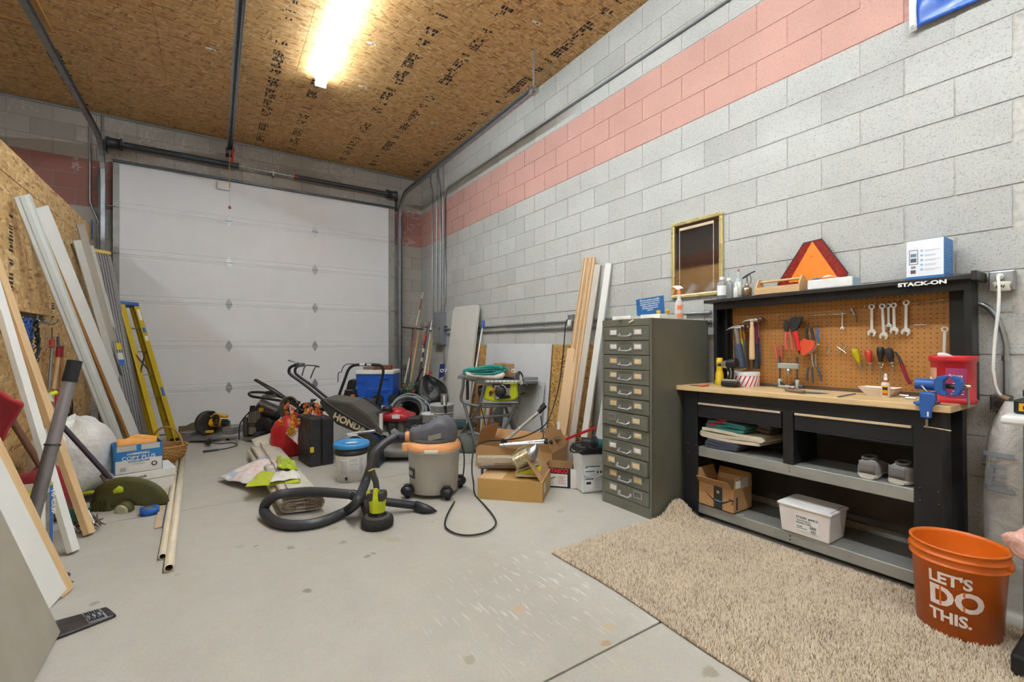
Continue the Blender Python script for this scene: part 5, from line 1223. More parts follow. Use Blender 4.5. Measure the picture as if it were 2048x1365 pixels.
for k, (lb, pts) in enumerate((('black cable hanging from the lower outlet box, left strand', ((1996, 822), (1990, 860), (1992, 900), (1996, 950), (1990, 985), (1996, 1020), (1984, 1060), (1984, 1090))),
        ('black cable hanging from the lower outlet box, right strand', ((2002, 822), (1998, 850), (1996, 900), (2002, 940), (1998, 975), (1992, 1000), (1997, 1040), (1988, 1070), (1998, 1105), (2020, 1120))),
        ('black cable looping outward beside the white tarp roll', ((2006, 815), (2000, 870), (2008, 930), (2014, 1000), (2010, 1040), (1998, 1054))))):
    pp = [pX(x, y, W-.09) for x, y in pts]; tag(G().tube(pp, .0045, 8).build('black_cable', BLACK), lb, 'cable')
# rolled tarp
c = sp_(1962, 3.02, 0); c.z = fz(c.y)
tz = pX(1965, 800, 3.02).z-c.z
tr_ = thing('tarp_roll', 'tall translucent white plastic roll with grey print between bench and outlet', 'roll', c+V((0,-.06,0)))
cc = V((3.03, .475, fz(.5))); prf = []
g = G(); n = 26; m = 22; vs = []
for i in range(m+1):
    f = i/m; r_ = .082*(1-.75*max(0, (f-.8)/.2)**1.3)*(1-.08*f)
    for k in range(n): a = 2*PI*k/n; e = 1+.07*math.sin(3*a+6*f)+.04*math.sin(7*a-9*f); vs.append(cc+V((math.cos(a)*r_*e*.9, math.sin(a)*r_*e, f*tz)))
g.add(vs, [(i*n+k, i*n+(k+1)%n, (i+1)*n+(k+1)%n, (i+1)*n+k) for i in range(m) for k in range(n)], True)
g.build('roll', SACK('#cfccc6', .4, 1, 9), tr_)
PG = P('#9aa0ad', .5)
def onroll(a0, a1, z0, z1, nm='print'):
    vs = [cc+V((-math.cos(a)*.082*.93*.93-.012, math.sin(a)*.088, z)) for z in (z0, z1) for a in [a0+(a1-a0)*k/6 for k in range(7)]]
    G().add(vs, [(k, k+1, 8+k, 7+k) for k in range(6)], True).build(nm, PG, tr_)
for z in (tz-.25, tz-.405): onroll(-.3, 1.1, z, z+.02, 'print_band')
for z in (tz-.30, tz-.34, tz-.375): onroll(.0, .55, z, z+.014)
onroll(.55, .65, tz-.375, tz-.286); 
# small white table
TX, TYy = 2.50, .42; tt_z = pX(1997, 831, 2.5).z
tb2 = thing('side_table', 'white topped folding table with grey legs at the right edge', 'table', (2.85, .0, fz(0)))
G().box(TX, -.5, tt_z-.032, 2.98, TYy, tt_z).build('tabletop', P('#e6e7e6', .4, 0, .03), tb2, bev=.01)
for x, y in ((TX+.07, TYy-.07), (2.9, TYy-.07), (TX+.07, -.42), (2.9, -.42)): G().cone((x, y, fz(y)), (x, y, tt_z-.033), .019).build('leg', P('#6f7478', .4, .4), tb2)
G().tube([(TX+.07, TYy-.07, tt_z-.18), (2.9, TYy-.07, tt_z-.12)], .012).build('brace', DARKST, tb2)
chz = tt_z+.001; q = pX(2028, 815, 2.62)
ch = thing('battery_charger', 'black and yellow battery charger on the small white table', 'charger', (2.66, .37, chz))
G().box(2.60, .24, chz, 2.74, .40, chz+.055).build('charger_body', BLACK, ch, bev=.008)
G().box(2.5985, .25, chz+.012, 2.6, .385, chz+.042).build('yellow_label', P('#e0a81c', .4), ch)
text('DeWALT', .02, (2.5975, .375, chz+.018), (0,-1,0), (0,0,1), BLACK, ch, bold=.0006)
for i in range(6): G().box(2.62+i*.015, .26, chz+.055, 2.626+i*.015, .38, chz+.057).build('vent', DARKST, ch)
rd = thing('battery_pack', 'black battery pack sitting on top of the charger', 'battery', (2.68, .33, chz+.058)); G().box(2.62, .22, chz+.0585, 2.75, .38, chz+.10).build('battery_case', BLACK, rd, bev=.012)
G().box(2.6185, .25, chz+.075, 2.62, .36, chz+.08).build('seam', P('#55565a', .5), rd)
# pink bag and black box in the right corner
q = fp(2040, 1170); 
pb = G().blob(pX(2052, 1090, 2.36), .05, .05, .05, 16, 10, .25, 3, 2); tag(pb.build('plastic_bag', SACK('#e8b3a4', .3), None), 'crumpled pale pink bag at the right edge above the rug', 'bag')
a = fp(2022, 1325, .05)
kb = thing('case', 'black box on the floor in the bottom right corner', 'box', (a.x+.1, a.y-.1, fz(a.y)+.02))
G().box(a.x-.02, a.y-.35, fz(a.y)+.02, a.x+.3, a.y+.0, fz(a.y)+.09).build('case_body', BLACK, kb, bev=.01); G().box(a.x+.01, a.y-.2, fz(a.y)+.09, a.x+.13, a.y-.03, fz(a.y)+.0915).build('label', P('#5c6f8c', .4), kb)
# flag
fa, fb, fc = pX(1818, 66, W-.03), pX(1834, 62, W-.03), pX(1985, 0, W-.03)
fl_ = thing('flag', 'blue satin flag with white hem hanging on the upper right wall', 'flag', (W-.03, fb.y-.4, fa.z))
ftop = fa.z+.75; hem = fb.y; wv = lambda y, z: .008*math.sin(14*y+3*z)+.006*math.sin(23*z+9*y)
zbot = fa.z+.008
G().grid(lambda u, v: V((W-.03+wv(hem-1.0*u, v), hem-1.0*u, zbot+.7*v)), 40, 30).build('cloth', P('#1458b8', .3, 0, .08, 6, 0, 200, 0, 1, .8), fl_, solid=.001)
G().grid(lambda u, v: V((W-.031, fa.y-(fa.y-fb.y)*u, zbot-.012+.72*v)), 2, 12).build('hem', P('#e8e6e2', .8), fl_, solid=.002)
q = V((W-.034, (fa.y+fb.y)/2, zbot+.012)); G().lathe([(.004, 0), (.008, 0), (.008, .002), (.004, .002)], q, 16, axis=(-1,0,0), caps=False).build('grommet', STEEL, fl_)
# ================================================================ helpers in the camera's horizontal frame
RT = V((_c, -_s, 0)); FD = V((_s, _c, 0)); UP = V((0, 0, 1))
def cb(g, x0, y0, x1, y1, z, d):       # box seen square-on: pixel rectangle at depth z, d metres deep
    a, b = at(x0, y1, z), at(x1, y0, z); w_ = (b-a).dot(RT); h = b.z-a.z
    return g.ob(a+RT*w_/2+UP*h/2+FD*d/2, RT*w_/2, FD*d/2, UP*h/2)
def cflat(pts, z, d): return G().prism([at(x, y, z) for x, y in pts], FD*d)
def ctube(pts, r, n=8, **k): return G().tube([at(*p) for p in pts], r, n, **k)
def spline(pts, k=6):
    pts = [V(p) for p in pts]; out = []
    for i in range(len(pts)-1):
        p0, p1, p2, p3 = pts[max(i-1, 0)], pts[i], pts[i+1], pts[min(i+2, len(pts)-1)]
        for j in range(k):
            t = j/k; out.append(.5*((2*p1)+(p2-p0)*t+(2*p0-5*p1+4*p2-p3)*t*t+(3*p1-p0-3*p2+p3)*t**3))
    return out+[pts[-1]]
def corr(pts, r, step=.006, n=16):     # corrugated hose
    sp = spline(pts, 24); d = [0]
    for a, b in zip(sp, sp[1:]): d.append(d[-1]+(b-a).length)
    m = int(d[-1]/step); o = []; rr = []; j = 0
    for i in range(m+1):
        s = d[-1]*i/m
        while j < len(d)-2 and d[j+1] < s: j += 1
        f = (s-d[j])/max(d[j+1]-d[j], 1e-6); o.append(sp[j].lerp(sp[j+1], f)); rr.append(r if i % 2 else r*.86)
    return G().tube(o, rr, n)
def plank(name, label, p0, p1, wvec, w_, th, mat, cat='board', group=None, bev=.0015, prof=None):
    """leaning board from p0 (foot) to p1 (head); local Z runs along it so the grain follows"""
    p0, p1 = V(p0), V(p1); z = (p1-p0).normalized(); x = V(wvec); x = (x-z*x.dot(z)).normalized(); y = z.cross(x)
    L_ = (p1-p0).length; g = G()
    if prof: g.prism([(a, b, 0) for a, b in prof], (0, 0, L_))
    else: g.box(-w_/2, -th/2, 0, w_/2, th/2, L_)
    o = bpy.data.objects.new(name, g.mesh(name, mat)); C.objects.link(o)
    R3 = Matrix((x, y, z)).transposed(); o.location = p0; o.rotation_euler = R3.to_euler()
    if bev: md = o.modifiers.new('bevel', 'BEVEL'); md.width = bev; md.segments = 1; md.limit_method = 'ANGLE'
    return tag(o, label, cat, group)
PW = PX_    # partition plane
def wallp(px, py, off=.02): return pX(px, py, PW+off)
PINEV = WOOD('#dcb98a', .86, 1, 'Z'); WHB = P('#e6e6e1', .45, 0, .03, 6); WHB2 = P('#d6d8d2', .45, 0, .03, 6)
# ================================================================ left side: leaning things, nearest first
a, b = fp(110, 1275), V((-.53, 1.25, 0)); 
yb0, yb1 = a.y, 1.15; xb = a.x
xt = PW+.02; top = 2.3
dd = V((xt-xb, 0, top)).normalized()
o = plank('door_slab', 'big grey beige slab leaning in the near left corner, closest to the camera', (xb, (yb0+yb1)/2, fz(2)+.004), (xt, (yb0+yb1)/2, top), (0, 1, 0), yb0-yb1, .035, P('#a29b8d', .6, 0, .04, 5, .03), 'slab')
pA, pB = fp(103, 1212), wallp(-230, 640)
plank('white_board', 'white melamine board half hidden behind the near grey slab', (-.635, 2.90, fz(2.9)+.004), (PW+.09, 2.72, 1.9), (.3, 1, 0), .17, .05, WHB)
plank('pine_board', 'plain pine board leaning just beyond the white melamine board', (-.60, 2.98, fz(3)+.004), (PW+.03, 2.95, 2.05), (.35, 1, 0), .085, .03, PINEV)
f = fp(147, 1108); plank('trim_board', 'white trim board leaning in front of the kitchen appliance box', f+V((0,0,.012)), wallp(-55, 420, .05), (.3, 1, 0), .062, .03, WHB)
f = fp(179, 1072); plank('pine_stud', 'pine stud with a knot leaning right of the white trim board', f+V((0,0,.012)), wallp(-28, 470, .04), (.3, 1, 0), .062, .034, PINEV)
# long mouldings
MP = [(.06, -.008), (.06, .008), (.034, .012), (.031, -.002), (.027, .012), (-.005, .018), (-.012, .010), (-.04, .004), (-.055, .008), (-.06, -.008)][::-1]
f0 = fp(247, 915); t0 = wallp(44, 392, .07)
plank('crown_moulding', 'long white crown moulding leaning on the strand board wall', f0+V((0,0,.01)), t0, (-.55, -.8, .0), .12, .02, P('#dfe2dc', .4, 0, .02), prof=MP)
f1 = fp(275, 905); t1 = wallp(72, 412, .06)
plank('coated_shelf', 'long white faced particle board strip beside the crown moulding', f1+V((.02,.03,.01)), t1+V((.02,.03,0)), (.55, .8, .0), .11, .022, WHB)
plank('particle_edge', 'raw brown particle board strip between the crown moulding and the white strip', f1+V((-.025,-.04,.01)), t1+V((-.025,-.04,.0)), (.55, .8, .0), .03, .026, P('#a9783f', .8, 0, .2, 60, .3, 200))
# bundle left of the ladders
specs = [('thin bent metal strip leaning at the left of the ladder bundle', (142, 488), (286, 862), .02, .006, P('#6f6661', .5, .5)),
 ('grey weathered trim, tallest of the bundle left of the aluminium ladder', (160, 449), (272, 862), .075, .02, WOOD('#b8b0a2', .85)),
 ('white primed trim leaning in the bundle left of the aluminium ladder', (153, 481), (262, 866), .07, .018, P('#d3d2ca', .5, 0, .05)),
 ('second white primed trim behind the tallest one left of the aluminium ladder', (178, 492), (279, 860), .08, .018, P('#cfcdc4', .5, 0, .05)),
 ('brown board in the bundle left of the aluminium ladder', (206, 700), (266, 872), .10, .02, WOOD('#8a6442', .75)),
 ('brown corner board leaning low beside the thin bent strip', (196, 704), (250, 868), .04, .03, WOOD('#9c7450', .75))]
for i, (lb, t_, b_, w_, th, m) in enumerate(specs):
    y = 6.55+.09*i; tp = V((PW+.05+.012*i, 0, 0)); r_ = ray(*t_); tz = tp.x/r_.x if 0 else None
    T = wallp(t_[0], t_[1], .05+.02*i); 
    if T.y > 7.35: T = pY(t_[0], t_[1], 7.30)
    Bf = fp(b_[0]+8, b_[1]+22)
    if Bf.y > 7.4: Bf = V((Bf.x, 7.4, fz(7.4)))
    plank('timber', lb, Bf+V((0,0,.01)), T, (.7, .7, 0), w_, th, m, 'board', 'trim bundle left of the ladders')
# aluminium ladder
ALU = P('#b9bbbd', .35, .75, .08, 30); YL = P('#dcc06a', .5); YLW = P('#d2b52f', .45, 0, .06); BLC = P('#3b6cb8', .45)
def ladder(name, label, bl, br_, tl, tr_, rail, cap, mr_, mc, steps, label2=None, cross=(1, 0, 0), depth=.09):
    """bl, br: feet; tl, tr: heads of the two front rails"""
    bl, br_, tl, tr_ = V(bl), V(br_), V(tl), V(tr_); t = thing(name, label, 'ladder', (bl+br_)/2)
    up = ((tl+tr_)-(bl+br_)).normalized(); sd = (br_-bl).normalized(); nn = sd.cross(up).normalized()
    if nn.dot(V((_s, _c, 0))) > 0: nn = -nn
    for a, b in ((bl, tl), (br_, tr_)):
        d = (b-a).normalized(); s_ = sd-d*sd.dot(d); s_.normalize(); q = nn
        G().ob((a+b)/2+q*rail*.45, s_*rail*.36, q*.003, (b-a)/2).ob((a+b)/2, s_*.004, q*rail/2, (b-a)/2).ob((a+b)/2+q*(rail/2-.002), s_*.014, q*.002, (b-a)/2).ob((a+b)/2-q*(rail/2-.002), s_*.014, q*.002, (b-a)/2).build('rail', mr_, t)
    for a, b in ((bl, tl), (br_, tr_)):
        b2 = b-nn*.05; a2 = a-nn*depth+up*.02; d = (b2-a2); G().ob((a2+b2)/2, sd*.012, nn*.018, d/2).build('rear_rail', mr_, t)
    for k in range(1, steps+1):
        f = k/(steps+1); a = bl.lerp(tl, f); b = br_.lerp(tr_, f); G().ob((a+b)/2, (b-a)/2, nn*rail*.45, up.cross(sd).cross(sd).normalized()*.006+up*.006).build('step', ALU, t)
        a2 = a-nn*(depth*(1-f)+.05*f); b2 = b-nn*(depth*(1-f)+.05*f); 
    c = (tl+tr_)/2; G().ob(c+up*.01-nn*.02, sd*((tr_-tl).length/2+.02), nn*.075, up*.022).build('top_cap', cap, t, bev=.01)
    for a in (bl, br_): G().ob(a+up*.02, sd*.02, nn*rail*.55, up*.02).build('foot', RUBBER, t, bev=.004)
    return t, up, sd, nn
A1, A2 = V((-.80, 6.82, fz(6.8))), V((-.66, 7.28, fz(7.2)))
T1, T2 = pY(180, 500, 7.0), pY(212, 513, 7.12)
al = ladder('aluminium_ladder', 'tall folded aluminium stepladder with a pale yellow top cap', (-.86, 6.93, fz(6.93)), (-.71, 7.08, fz(7.1)), T1, T2, .075, YL, ALU, None, 7)
# corrugated front of the aluminium ladder (stacked rails)
t, up, sd, nn = al
bl = V((-.86, 6.93, fz(6.93))); c0_, c1_ = bl+sd*.10, T1+sd*.06
for k in range(5):
    G().ob((bl+T1)/2+sd*(.035+.028*k)*1.0+nn*.045, sd*.010, nn*.006, (T1-bl)/2*.97).build('rail_rib', ALU, t)
for f, m in ((.52, P('#e0c83a', .5)), (.47, P('#e8e6df', .5)), (.44, P('#3f73b5', .5))):
    G().ob(bl.lerp(T1, f)+sd*.075+nn*.053, sd*.03, nn*.001, up*.04).build('label', m, t)
# yellow ladder
B1, B2 = fp(312, 885), fp(352, 884); T3, T4 = pY(239, 609, 7.15), pY(268, 612, 7.28)
B1 = V((-.60, 7.05, fz(7))); B2 = V((-.43, 7.2, fz(7.2)))
yl_, up, sd, nn = ladder('fibreglass_ladder', 'yellow fibreglass stepladder with a blue top cap leaning by the garage door', B1, B2, T3, T4, .085, BLC, YLW, None, 5)
for f, m, h in ((.93, P('#eceae4', .5), .07), (.82, P('#3f62b0', .5), .03), (.76, P('#eceae4', .5), .03), (.37, P('#3b72b8', .5), .055)):
    G().ob(B2.lerp(T4, f)+nn*.0455, sd*.018, nn*.001, up*h).build('label', m, yl_)
for s in (-.03, .03): G().ob(B1.lerp(T3, .58)+nn*.05+sd*.05, sd*.006+up*s, nn*.004, up*.09+sd*s*1.5).build('spreader', DARKST, yl_)
# big silver tube with black grip
a, b = at(60, 1058, 2.2), at(150, 722, 2.38)
pt = thing('telescopic_pole', 'thick silver telescopic pole with a black grip crossing the left boards', 'pole', a)
m = a.lerp(b, .48); G().cone(at(29, 1168, 2.17), m, .030, .028, 20).build('lower_tube', P('#8d898c', .35, .6), pt); G().cone(m, a.lerp(b, .9), .028, .026, 20).build('upper_tube', P('#a09ca0', .35, .6), pt)
G().cone(m-(b-a)*.006, m+(b-a)*.006, .032, n=20).build('collar', DARKST, pt); G().cone(a.lerp(b, .865), b, .031, .031, 20).build('grip', RUBBER, pt, bev=.004)
# string trimmer
hd = fp(232, 1030, .07); OLIVE = P('#5a5a30', .55, 0, .12); LIME = P('#c5cf2a', .4)
up_ = wallp(20, 640, .06)
st_ = thing('string_trimmer', 'string trimmer with dark shaft and olive debris guard on the floor', 'trimmer', (hd.x, hd.y, fz(hd.y)))
sh0 = at(222, 955, 3.45); a_ = at(120, 850, 3.3); 
G().cone(at(228, 966, 3.42), at(112, 838, 3.25), .017, n=12).build('shaft', P('#3c3640', .4), st_); G().cone(at(112, 838, 3.25), at(84, 795, 3.2), .024, n=12).build('coupler', P('#a3a19e', .5), st_)
G().cone(at(84, 795, 3.2), at(50, 740, 3.15), .018, n=12).build('upper_shaft', P('#3a3a40', .5), st_); G().cone(at(50, 740, 3.15), at(10, 640, 3.1), .022, n=12).build('handle', BLACK, st_)
G().tube([at(58, 804, 3.1), at(75, 798, 3.12), at(95, 792, 3.15), at(113, 785, 3.2)], .016, 10).build('loop_handle', LIME, st_)
G().cone(at(92, 790, 3.12), at(100, 806, 3.12), .022, n=12).build('clamp', P('#b5b3ae', .5), st_)
G().cone(at(208, 948, 3.42), at(226, 968, 3.42), .03, .04, 14).build('neck', P('#8b8783', .5), st_)
# guard: half disc seen from below, tilted
gc = at(258, 1010, 3.3); g = G(); nr, na = 5, 18; ax1 = RT*.95+FD*.2; ax2 = (UP*.98-FD*.25)
vs = []
for i in range(nr+1):
    for k in range(na+1): a = -.25+(PI+.45)*k/na; r_ = .01+.21*i/nr; vs.append(gc+ax1*(r_*math.cos(a)*1.15)+ax2*(r_*math.sin(a)*.95)+ax1.cross(ax2)*(-.03*(i/nr)**2))
g.add(vs, [(i*(na+1)+k, i*(na+1)+k+1, (i+1)*(na+1)+k+1, (i+1)*(na+1)+k) for i in range(nr) for k in range(na)], True); g.build('guard', OLIVE, st_, solid=.006)
G().ob(gc-RT*.19+UP*.0, RT*.075, FD*.03, UP*.045).build('guard_block', OLIVE, st_, bev=.012)
for i in range(4): G().ob(gc-RT*(.24-.03*i)+UP*.0-FD*.034, RT*.004, FD*.004, UP*.04).build('guard_rib', P('#42421f', .6), st_)
G().lathe([(.02, -.03), (.05, -.02), (.052, .02), (.03, .03)], gc-FD*.03-UP*.015, 24, axis=-FD-UP*.2).build('spool', OLIVE, st_); G().lathe([(.03, .03), (.044, .031), (.044, .04), (.03, .041)], gc-FD*.03-UP*.015, 24, axis=-FD-UP*.2).build('spool_ring', P('#c9c8a8', .5), st_)
G().tube([at(205, 1000, 3.32), at(225, 985, 3.3), at(245, 977, 3.28), at(248, 975, 3.28)], [.012, .03, .03, .01], 8).build('lime_cover', LIME, st_)
# second trimmer body lying behind
s2 = thing('trimmer_motor', 'black and lime trimmer motor lying behind the debris guard', 'trimmer', fp(195, 1030))
G().blob(at(190, 1015, 3.55), .14, .09, .075, 16, 10, .1, 3, 1, fz(4.3)+.004).build('motor_body', P('#4b4744', .7, 0, .2), s2)
G().tube([at(168, 988, 3.5), at(185, 985, 3.5), at(200, 988, 3.5), at(215, 975, 3.5)], [.012, .015, .010, .008], 8).build('lime_arm', LIME, s2)
# rotary cultivator with wooden handle
rc = thing('star_cultivator', 'hand cultivator with green yoke and rusty star wheels on the floor', 'cultivator', fp(190, 1075))
DG = P('#1f5a48', .5); RUST = P('#6d5f55', .7, .4, .3, 60, .4)
h0, h1 = at(141, 1028, 2.9), at(20, 835, 2.75)
G().cone(h0, h1, .018, .018, 12).build('wooden_handle', WOOD('#7e5940', .75), rc)
y0_ = at(146, 1035, 2.9); y1_ = at(176, 1020, 2.95)
G().cone(at(136, 1022, 2.9), at(146, 1046, 2.9), .03, .026, 10).build('yoke_socket', DG, rc); G().ob((y0_+y1_)/2, (y1_-y0_)/2*1.2, FD*.012, UP*.012).build('yoke', DG, rc, bev=.004)
for (x0, y0, x1, y1) in ((146, 1040, 160, 1066), (176, 1022, 188, 1048)):
    G().cone(at(x0, y0, 2.92), at(x1, y1, 2.88), .008, n=8).build('tine_arm', STEEL, rc)
ax0, ax1_ = at(150, 1078, 2.9), at(195, 1050, 2.95)
for k in range(5):
    c = ax0.lerp(ax1_, k/4); c.z = max(c.z, fz(c.y)+.055); ax = (ax1_-ax0).normalized(); u1 = ax.orthogonal().normalized(); u2 = ax.cross(u1); g = G()
    for j in range(6): a = j*PI/3+k*.5; d = u1*math.cos(a)+u2*math.sin(a); g.tube([c, c+d*.03+ax*.004, c+d*.055+ax*.012], [.007, .006, .002], 6)
    g.build('star_wheel', RUST, rc)
# white bag
wbag = G().blob((-.93, 4.93, .33), .27, .25, .33, 40, 28, .10, 3, 5, fz(5)+.002, .3, .012); 
tag(wbag.build('garbage_bag', SACK('#e3e2de', .35, 1, 10)), 'full white plastic garbage bag slumped against the left wall', 'bag')
rb_ = G().blob((-1.0, 4.35, .2), .2, .16, .2, 24, 16, .15, 3, 8, fz(4.3)+.002, 0, .02); tag(rb_.build('red_duffel', FAB('#8e1f26')), 'dark red fabric bag on the floor behind the pine stud', 'bag')
pq = [(-40, 765), (0, 787), (16, 798), (36, 805), (39, 812), (24, 838), (8, 862), (0, 884), (-40, 900)]; g = cflat(pq, 2.3, .03); rp = tag(g.build('red_pouch', FAB('#a81d25', 200, .12), bev=.013), 'bright red fabric pouch with dark piping at the left edge', 'pouch')
# paper carton and white trays below
f0, f1, f2 = fp(210, 1003), fp(300, 985), fp(330, 962)
def ucarton(name, label, c0, ax, ay, h, mat, cat='box', **k): return carton(name, label, c0, ax, ay, h, mat, cat, **k)
WC = CARD('#e4e2dc')
c0 = fp(222, 1000); zb0 = fz(c0.y)
b1 = thing('white_carton', 'white shipping carton on the floor under the copy paper box, lower one', 'box', c0)
ex = (fp(303, 985)-c0); ey = V((-ex.y, ex.x, 0)).normalized()*.32; ex.z = 0; ex = ex.normalized()*.40
def rbx(o, ax, ay, z0, z1): o = V((o.x, o.y, 0)); return G().prism([o+UP*z0, o+ax+UP*z0, o+ax+ay+UP*z0, o+ay+UP*z0], UP*(z1-z0))
rbx(c0, ex, ey, zb0+.002, zb0+.11).build('carton', WC, b1, bev=.002)
b2 = thing('flat_white_box', 'flat white box lid tilted under the copy paper box, upper one', 'box', c0+UP*.115)
o2 = c0-ex*.03-ey*.02; rbx(o2, ex*1.06, ey*1.05, zb0+.113, zb0+.178).build('lid', WC, b2, bev=.002)
nrm_ = ex.normalized().cross(UP)
text('Snapchefs', .026, V((o2.x, o2.y, 0))+ex*.32+UP*(zb0+.135)+nrm_*.001, ex, UP, INK, b2, bold=.0006)
q = V((o2.x, o2.y, 0))+ex*.22+UP*(zb0+.13)+nrm_*.0015; G().add([q, q+ex.normalized()*.035, q+ex.normalized()*.017+UP*.026], [(0,1,2)]).build('logo', INK, b2)
c3 = V((o2.x, o2.y, 0))+ex*.08+ey*.04; cx = ex.normalized()*.30; cy = ey.normalized()*.23; z0 = zb0+.181
cp = thing('copy_paper_box', 'open blue and white copy paper box stuffed with orange envelopes', 'box', c3+UP*z0)
BP = P('#2b7ec0', .5, 0, .04); rotp = Matrix.Rotation(.0, 3, 'Z')
for o, a, b in ((c3, cx, cy.normalized()*.004), (c3+cy, cx, cy.normalized()*.004), (c3, cx.normalized()*.004, cy), (c3+cx, cx.normalized()*.004, cy)): rbx(o, a, b, z0, z0+.225).build('side', BP, cp)
rbx(c3, cx, cy, z0, z0+.005).build('bottom', WC, cp)
nn_ = cx.normalized().cross(UP)
def onp(a0, a1, b0, b1, m, nm, d=.001): q = c3+nn_*d; return G().add([q+cx*a0+UP*(z0+b0), q+cx*a1+UP*(z0+b0), q+cx*a1+UP*(z0+b1), q+cx*a0+UP*(z0+b1)], [(0,1,2,3)]).build(nm, m, cp)
onp(.02, 1, .003, .105, P('#dedcd8', .6), 'white_panel'); onp(.05, .45, .178, .222, P('#c9c5bb', .6), 'tape_patch'); onp(.55, .95, .178, .222, P('#c9c5bb', .6), 'tape_patch')
nn2 = cx.normalized(); 
for s, sz, a, b, m in (('HAMMERMILL', .024, .5, .145, LET), ('COPY PLUS', .042, .5, .106, LET), ('99.99% JAM-FREE', .019, .5, .084, P('#3f7fb5', .6)), ('www.hammermill.com', .009, .5, .066, GR)):
    text(s, sz, c3+cx*a+UP*(z0+b)+nn_*.0018, cx, UP, m, cp, align='CENTER', bold=.0005)
q = c3+cx*.83+UP*(z0+.055)+nn_*.002; G().lathe([(.012, 0), (.019, 0), (.019, .001), (.012, .001)], q, 20, axis=nn_, caps=False).build('seal', INK, cp)
for i in range(9): onp(.12+.012*i, .128+.012*i, .02, .05, INK, 'print_bar', .002) if i % 2 == 0 else None
for k in range(5):
    o_ = c3+cx*(.06+.01*k)+cy*(.1+.17*k); g = G().grid(lambda u, v: V((o_.x, o_.y, 0))+cx*(.84*u)+cy*(.05*math.sin(3*u+k))+UP*(z0+.02+.25*v+.012*math.sin(7*u+k)-.03*abs(u-.5)), 10, 4)
    tag(g.build('envelope', P('#e8a34a', .6, 0, .05), solid=.004), ['frontmost orange envelope in the copy paper box', 'second orange envelope in the copy paper box', 'middle orange envelope in the copy paper box', 'fourth orange envelope in the copy paper box', 'rearmost orange envelope in the copy paper box'][k], 'envelope', 'orange envelopes')
# wicker basket
bq = fp(343, 918); bq = V((-.42, 5.9, fz(5.9)))
bs_ = thing('wicker_basket', 'round wicker basket with a tall hoop handle near the yellow ladder', 'basket', bq)
WK = WOOD('#b98a4c', .6, 2, 'Z', .6); g = G(); n = 22
for k in range(9): 
    r_ = .12+.045*math.sin(k/8*1.6); z = .012+k*.018; g.tube([bq+V(((r_+.005*math.sin(a*n/2+k*PI))*math.cos(a), (r_+.005*math.sin(a*n/2+k*PI))*math.sin(a), z)) for a in [2*PI*i/48 for i in range(48)]], .0105, 6, closed=True)
g.build('weave', WK, bs_, kind='stuff')
G().tube([bq+V((.168*math.cos(a), .168*math.sin(a), .175)) for a in [2*PI*i/40 for i in range(40)]], .012, 8, closed=True).build('rim', WK, bs_); G().lathe([(0, .004), (.12, .004), (.12, .012)], bq, 24).build('base', WK, bs_)
G().tube([bq+RT*(.165*math.cos(PI*k/16))+UP*(.16+.21*math.sin(PI*k/16)) for k in range(17)], .009, 8).build('hoop_handle', WK, bs_)
# PVC pipes and strips on the floor
PVC = P('#d9cdb4', .45, 0, .05, 12)
def pipe(lb, p0, p1, r):
    a, b = fp(*p0, r), fp(*p1, r); t = thing('pvc_pipe', lb, 'pipe', a-UP*r); d = (b-a).normalized()
    G().lathe([(r*.72, 0), (r, 0), (r, (b-a).length), (r*.72, (b-a).length)], a, 20, axis=d, caps=False).build('tube', PVC, t); G().lathe([(r*.72, .001), (r*.72, .4)], a, 20, axis=d, caps=False).build('bore', P('#8a6a48', .8), t)
pipe('thicker cream pipe on the floor, right of the pair', (338, 1137), (366, 915), .023); pipe('thinner cream pipe on the floor, left of the pair', (325, 1114), (354, 920), .019)
tag(G().tube([fp(350, 948, .019)+V((.023*math.cos(a), 0, .023*math.sin(a))) for a in [k*PI/6 for k in range(12)]], .002, 6, closed=True).build('tie', P('#3a6fae', .5)), 'blue tie wrapped around the thinner cream pipe', 'tie')
a, b = fp(317, 1058), fp(345, 928)
o = plank('lath', 'flat tan wood lath with a blue edge lying beside the cream pipes', a+UP*.006, b+UP*.006, RT, .05, .009, WOOD('#cdb493', .88)); 
o = plank('blue_tape_strip', 'thin strip of blue tape along the edge of the tan lath', a+UP*.012+RT*.024, b+UP*.012+RT*.024, RT, .006, .004, P('#3565b0', .5), 'tape')
# blue tape roll
q = fp(288, 1034); tpz = thing('tape_roll', 'roll of blue painter tape lying on the floor by the trimmer', 'tape', q)
q = q+FD*.05; BT_ = P('#1f63bd', .5)
G().lathe([(.038, 0), (.056, 0), (.056, .048), (.038, .048)], q, 32, caps=False).build('tape', BT_, tpz); G().lathe([(.036, .001), (.038, .001), (.038, .047), (.036, .047)], q, 32, caps=False).build('core', P('#b9b3a8', .6), tpz)
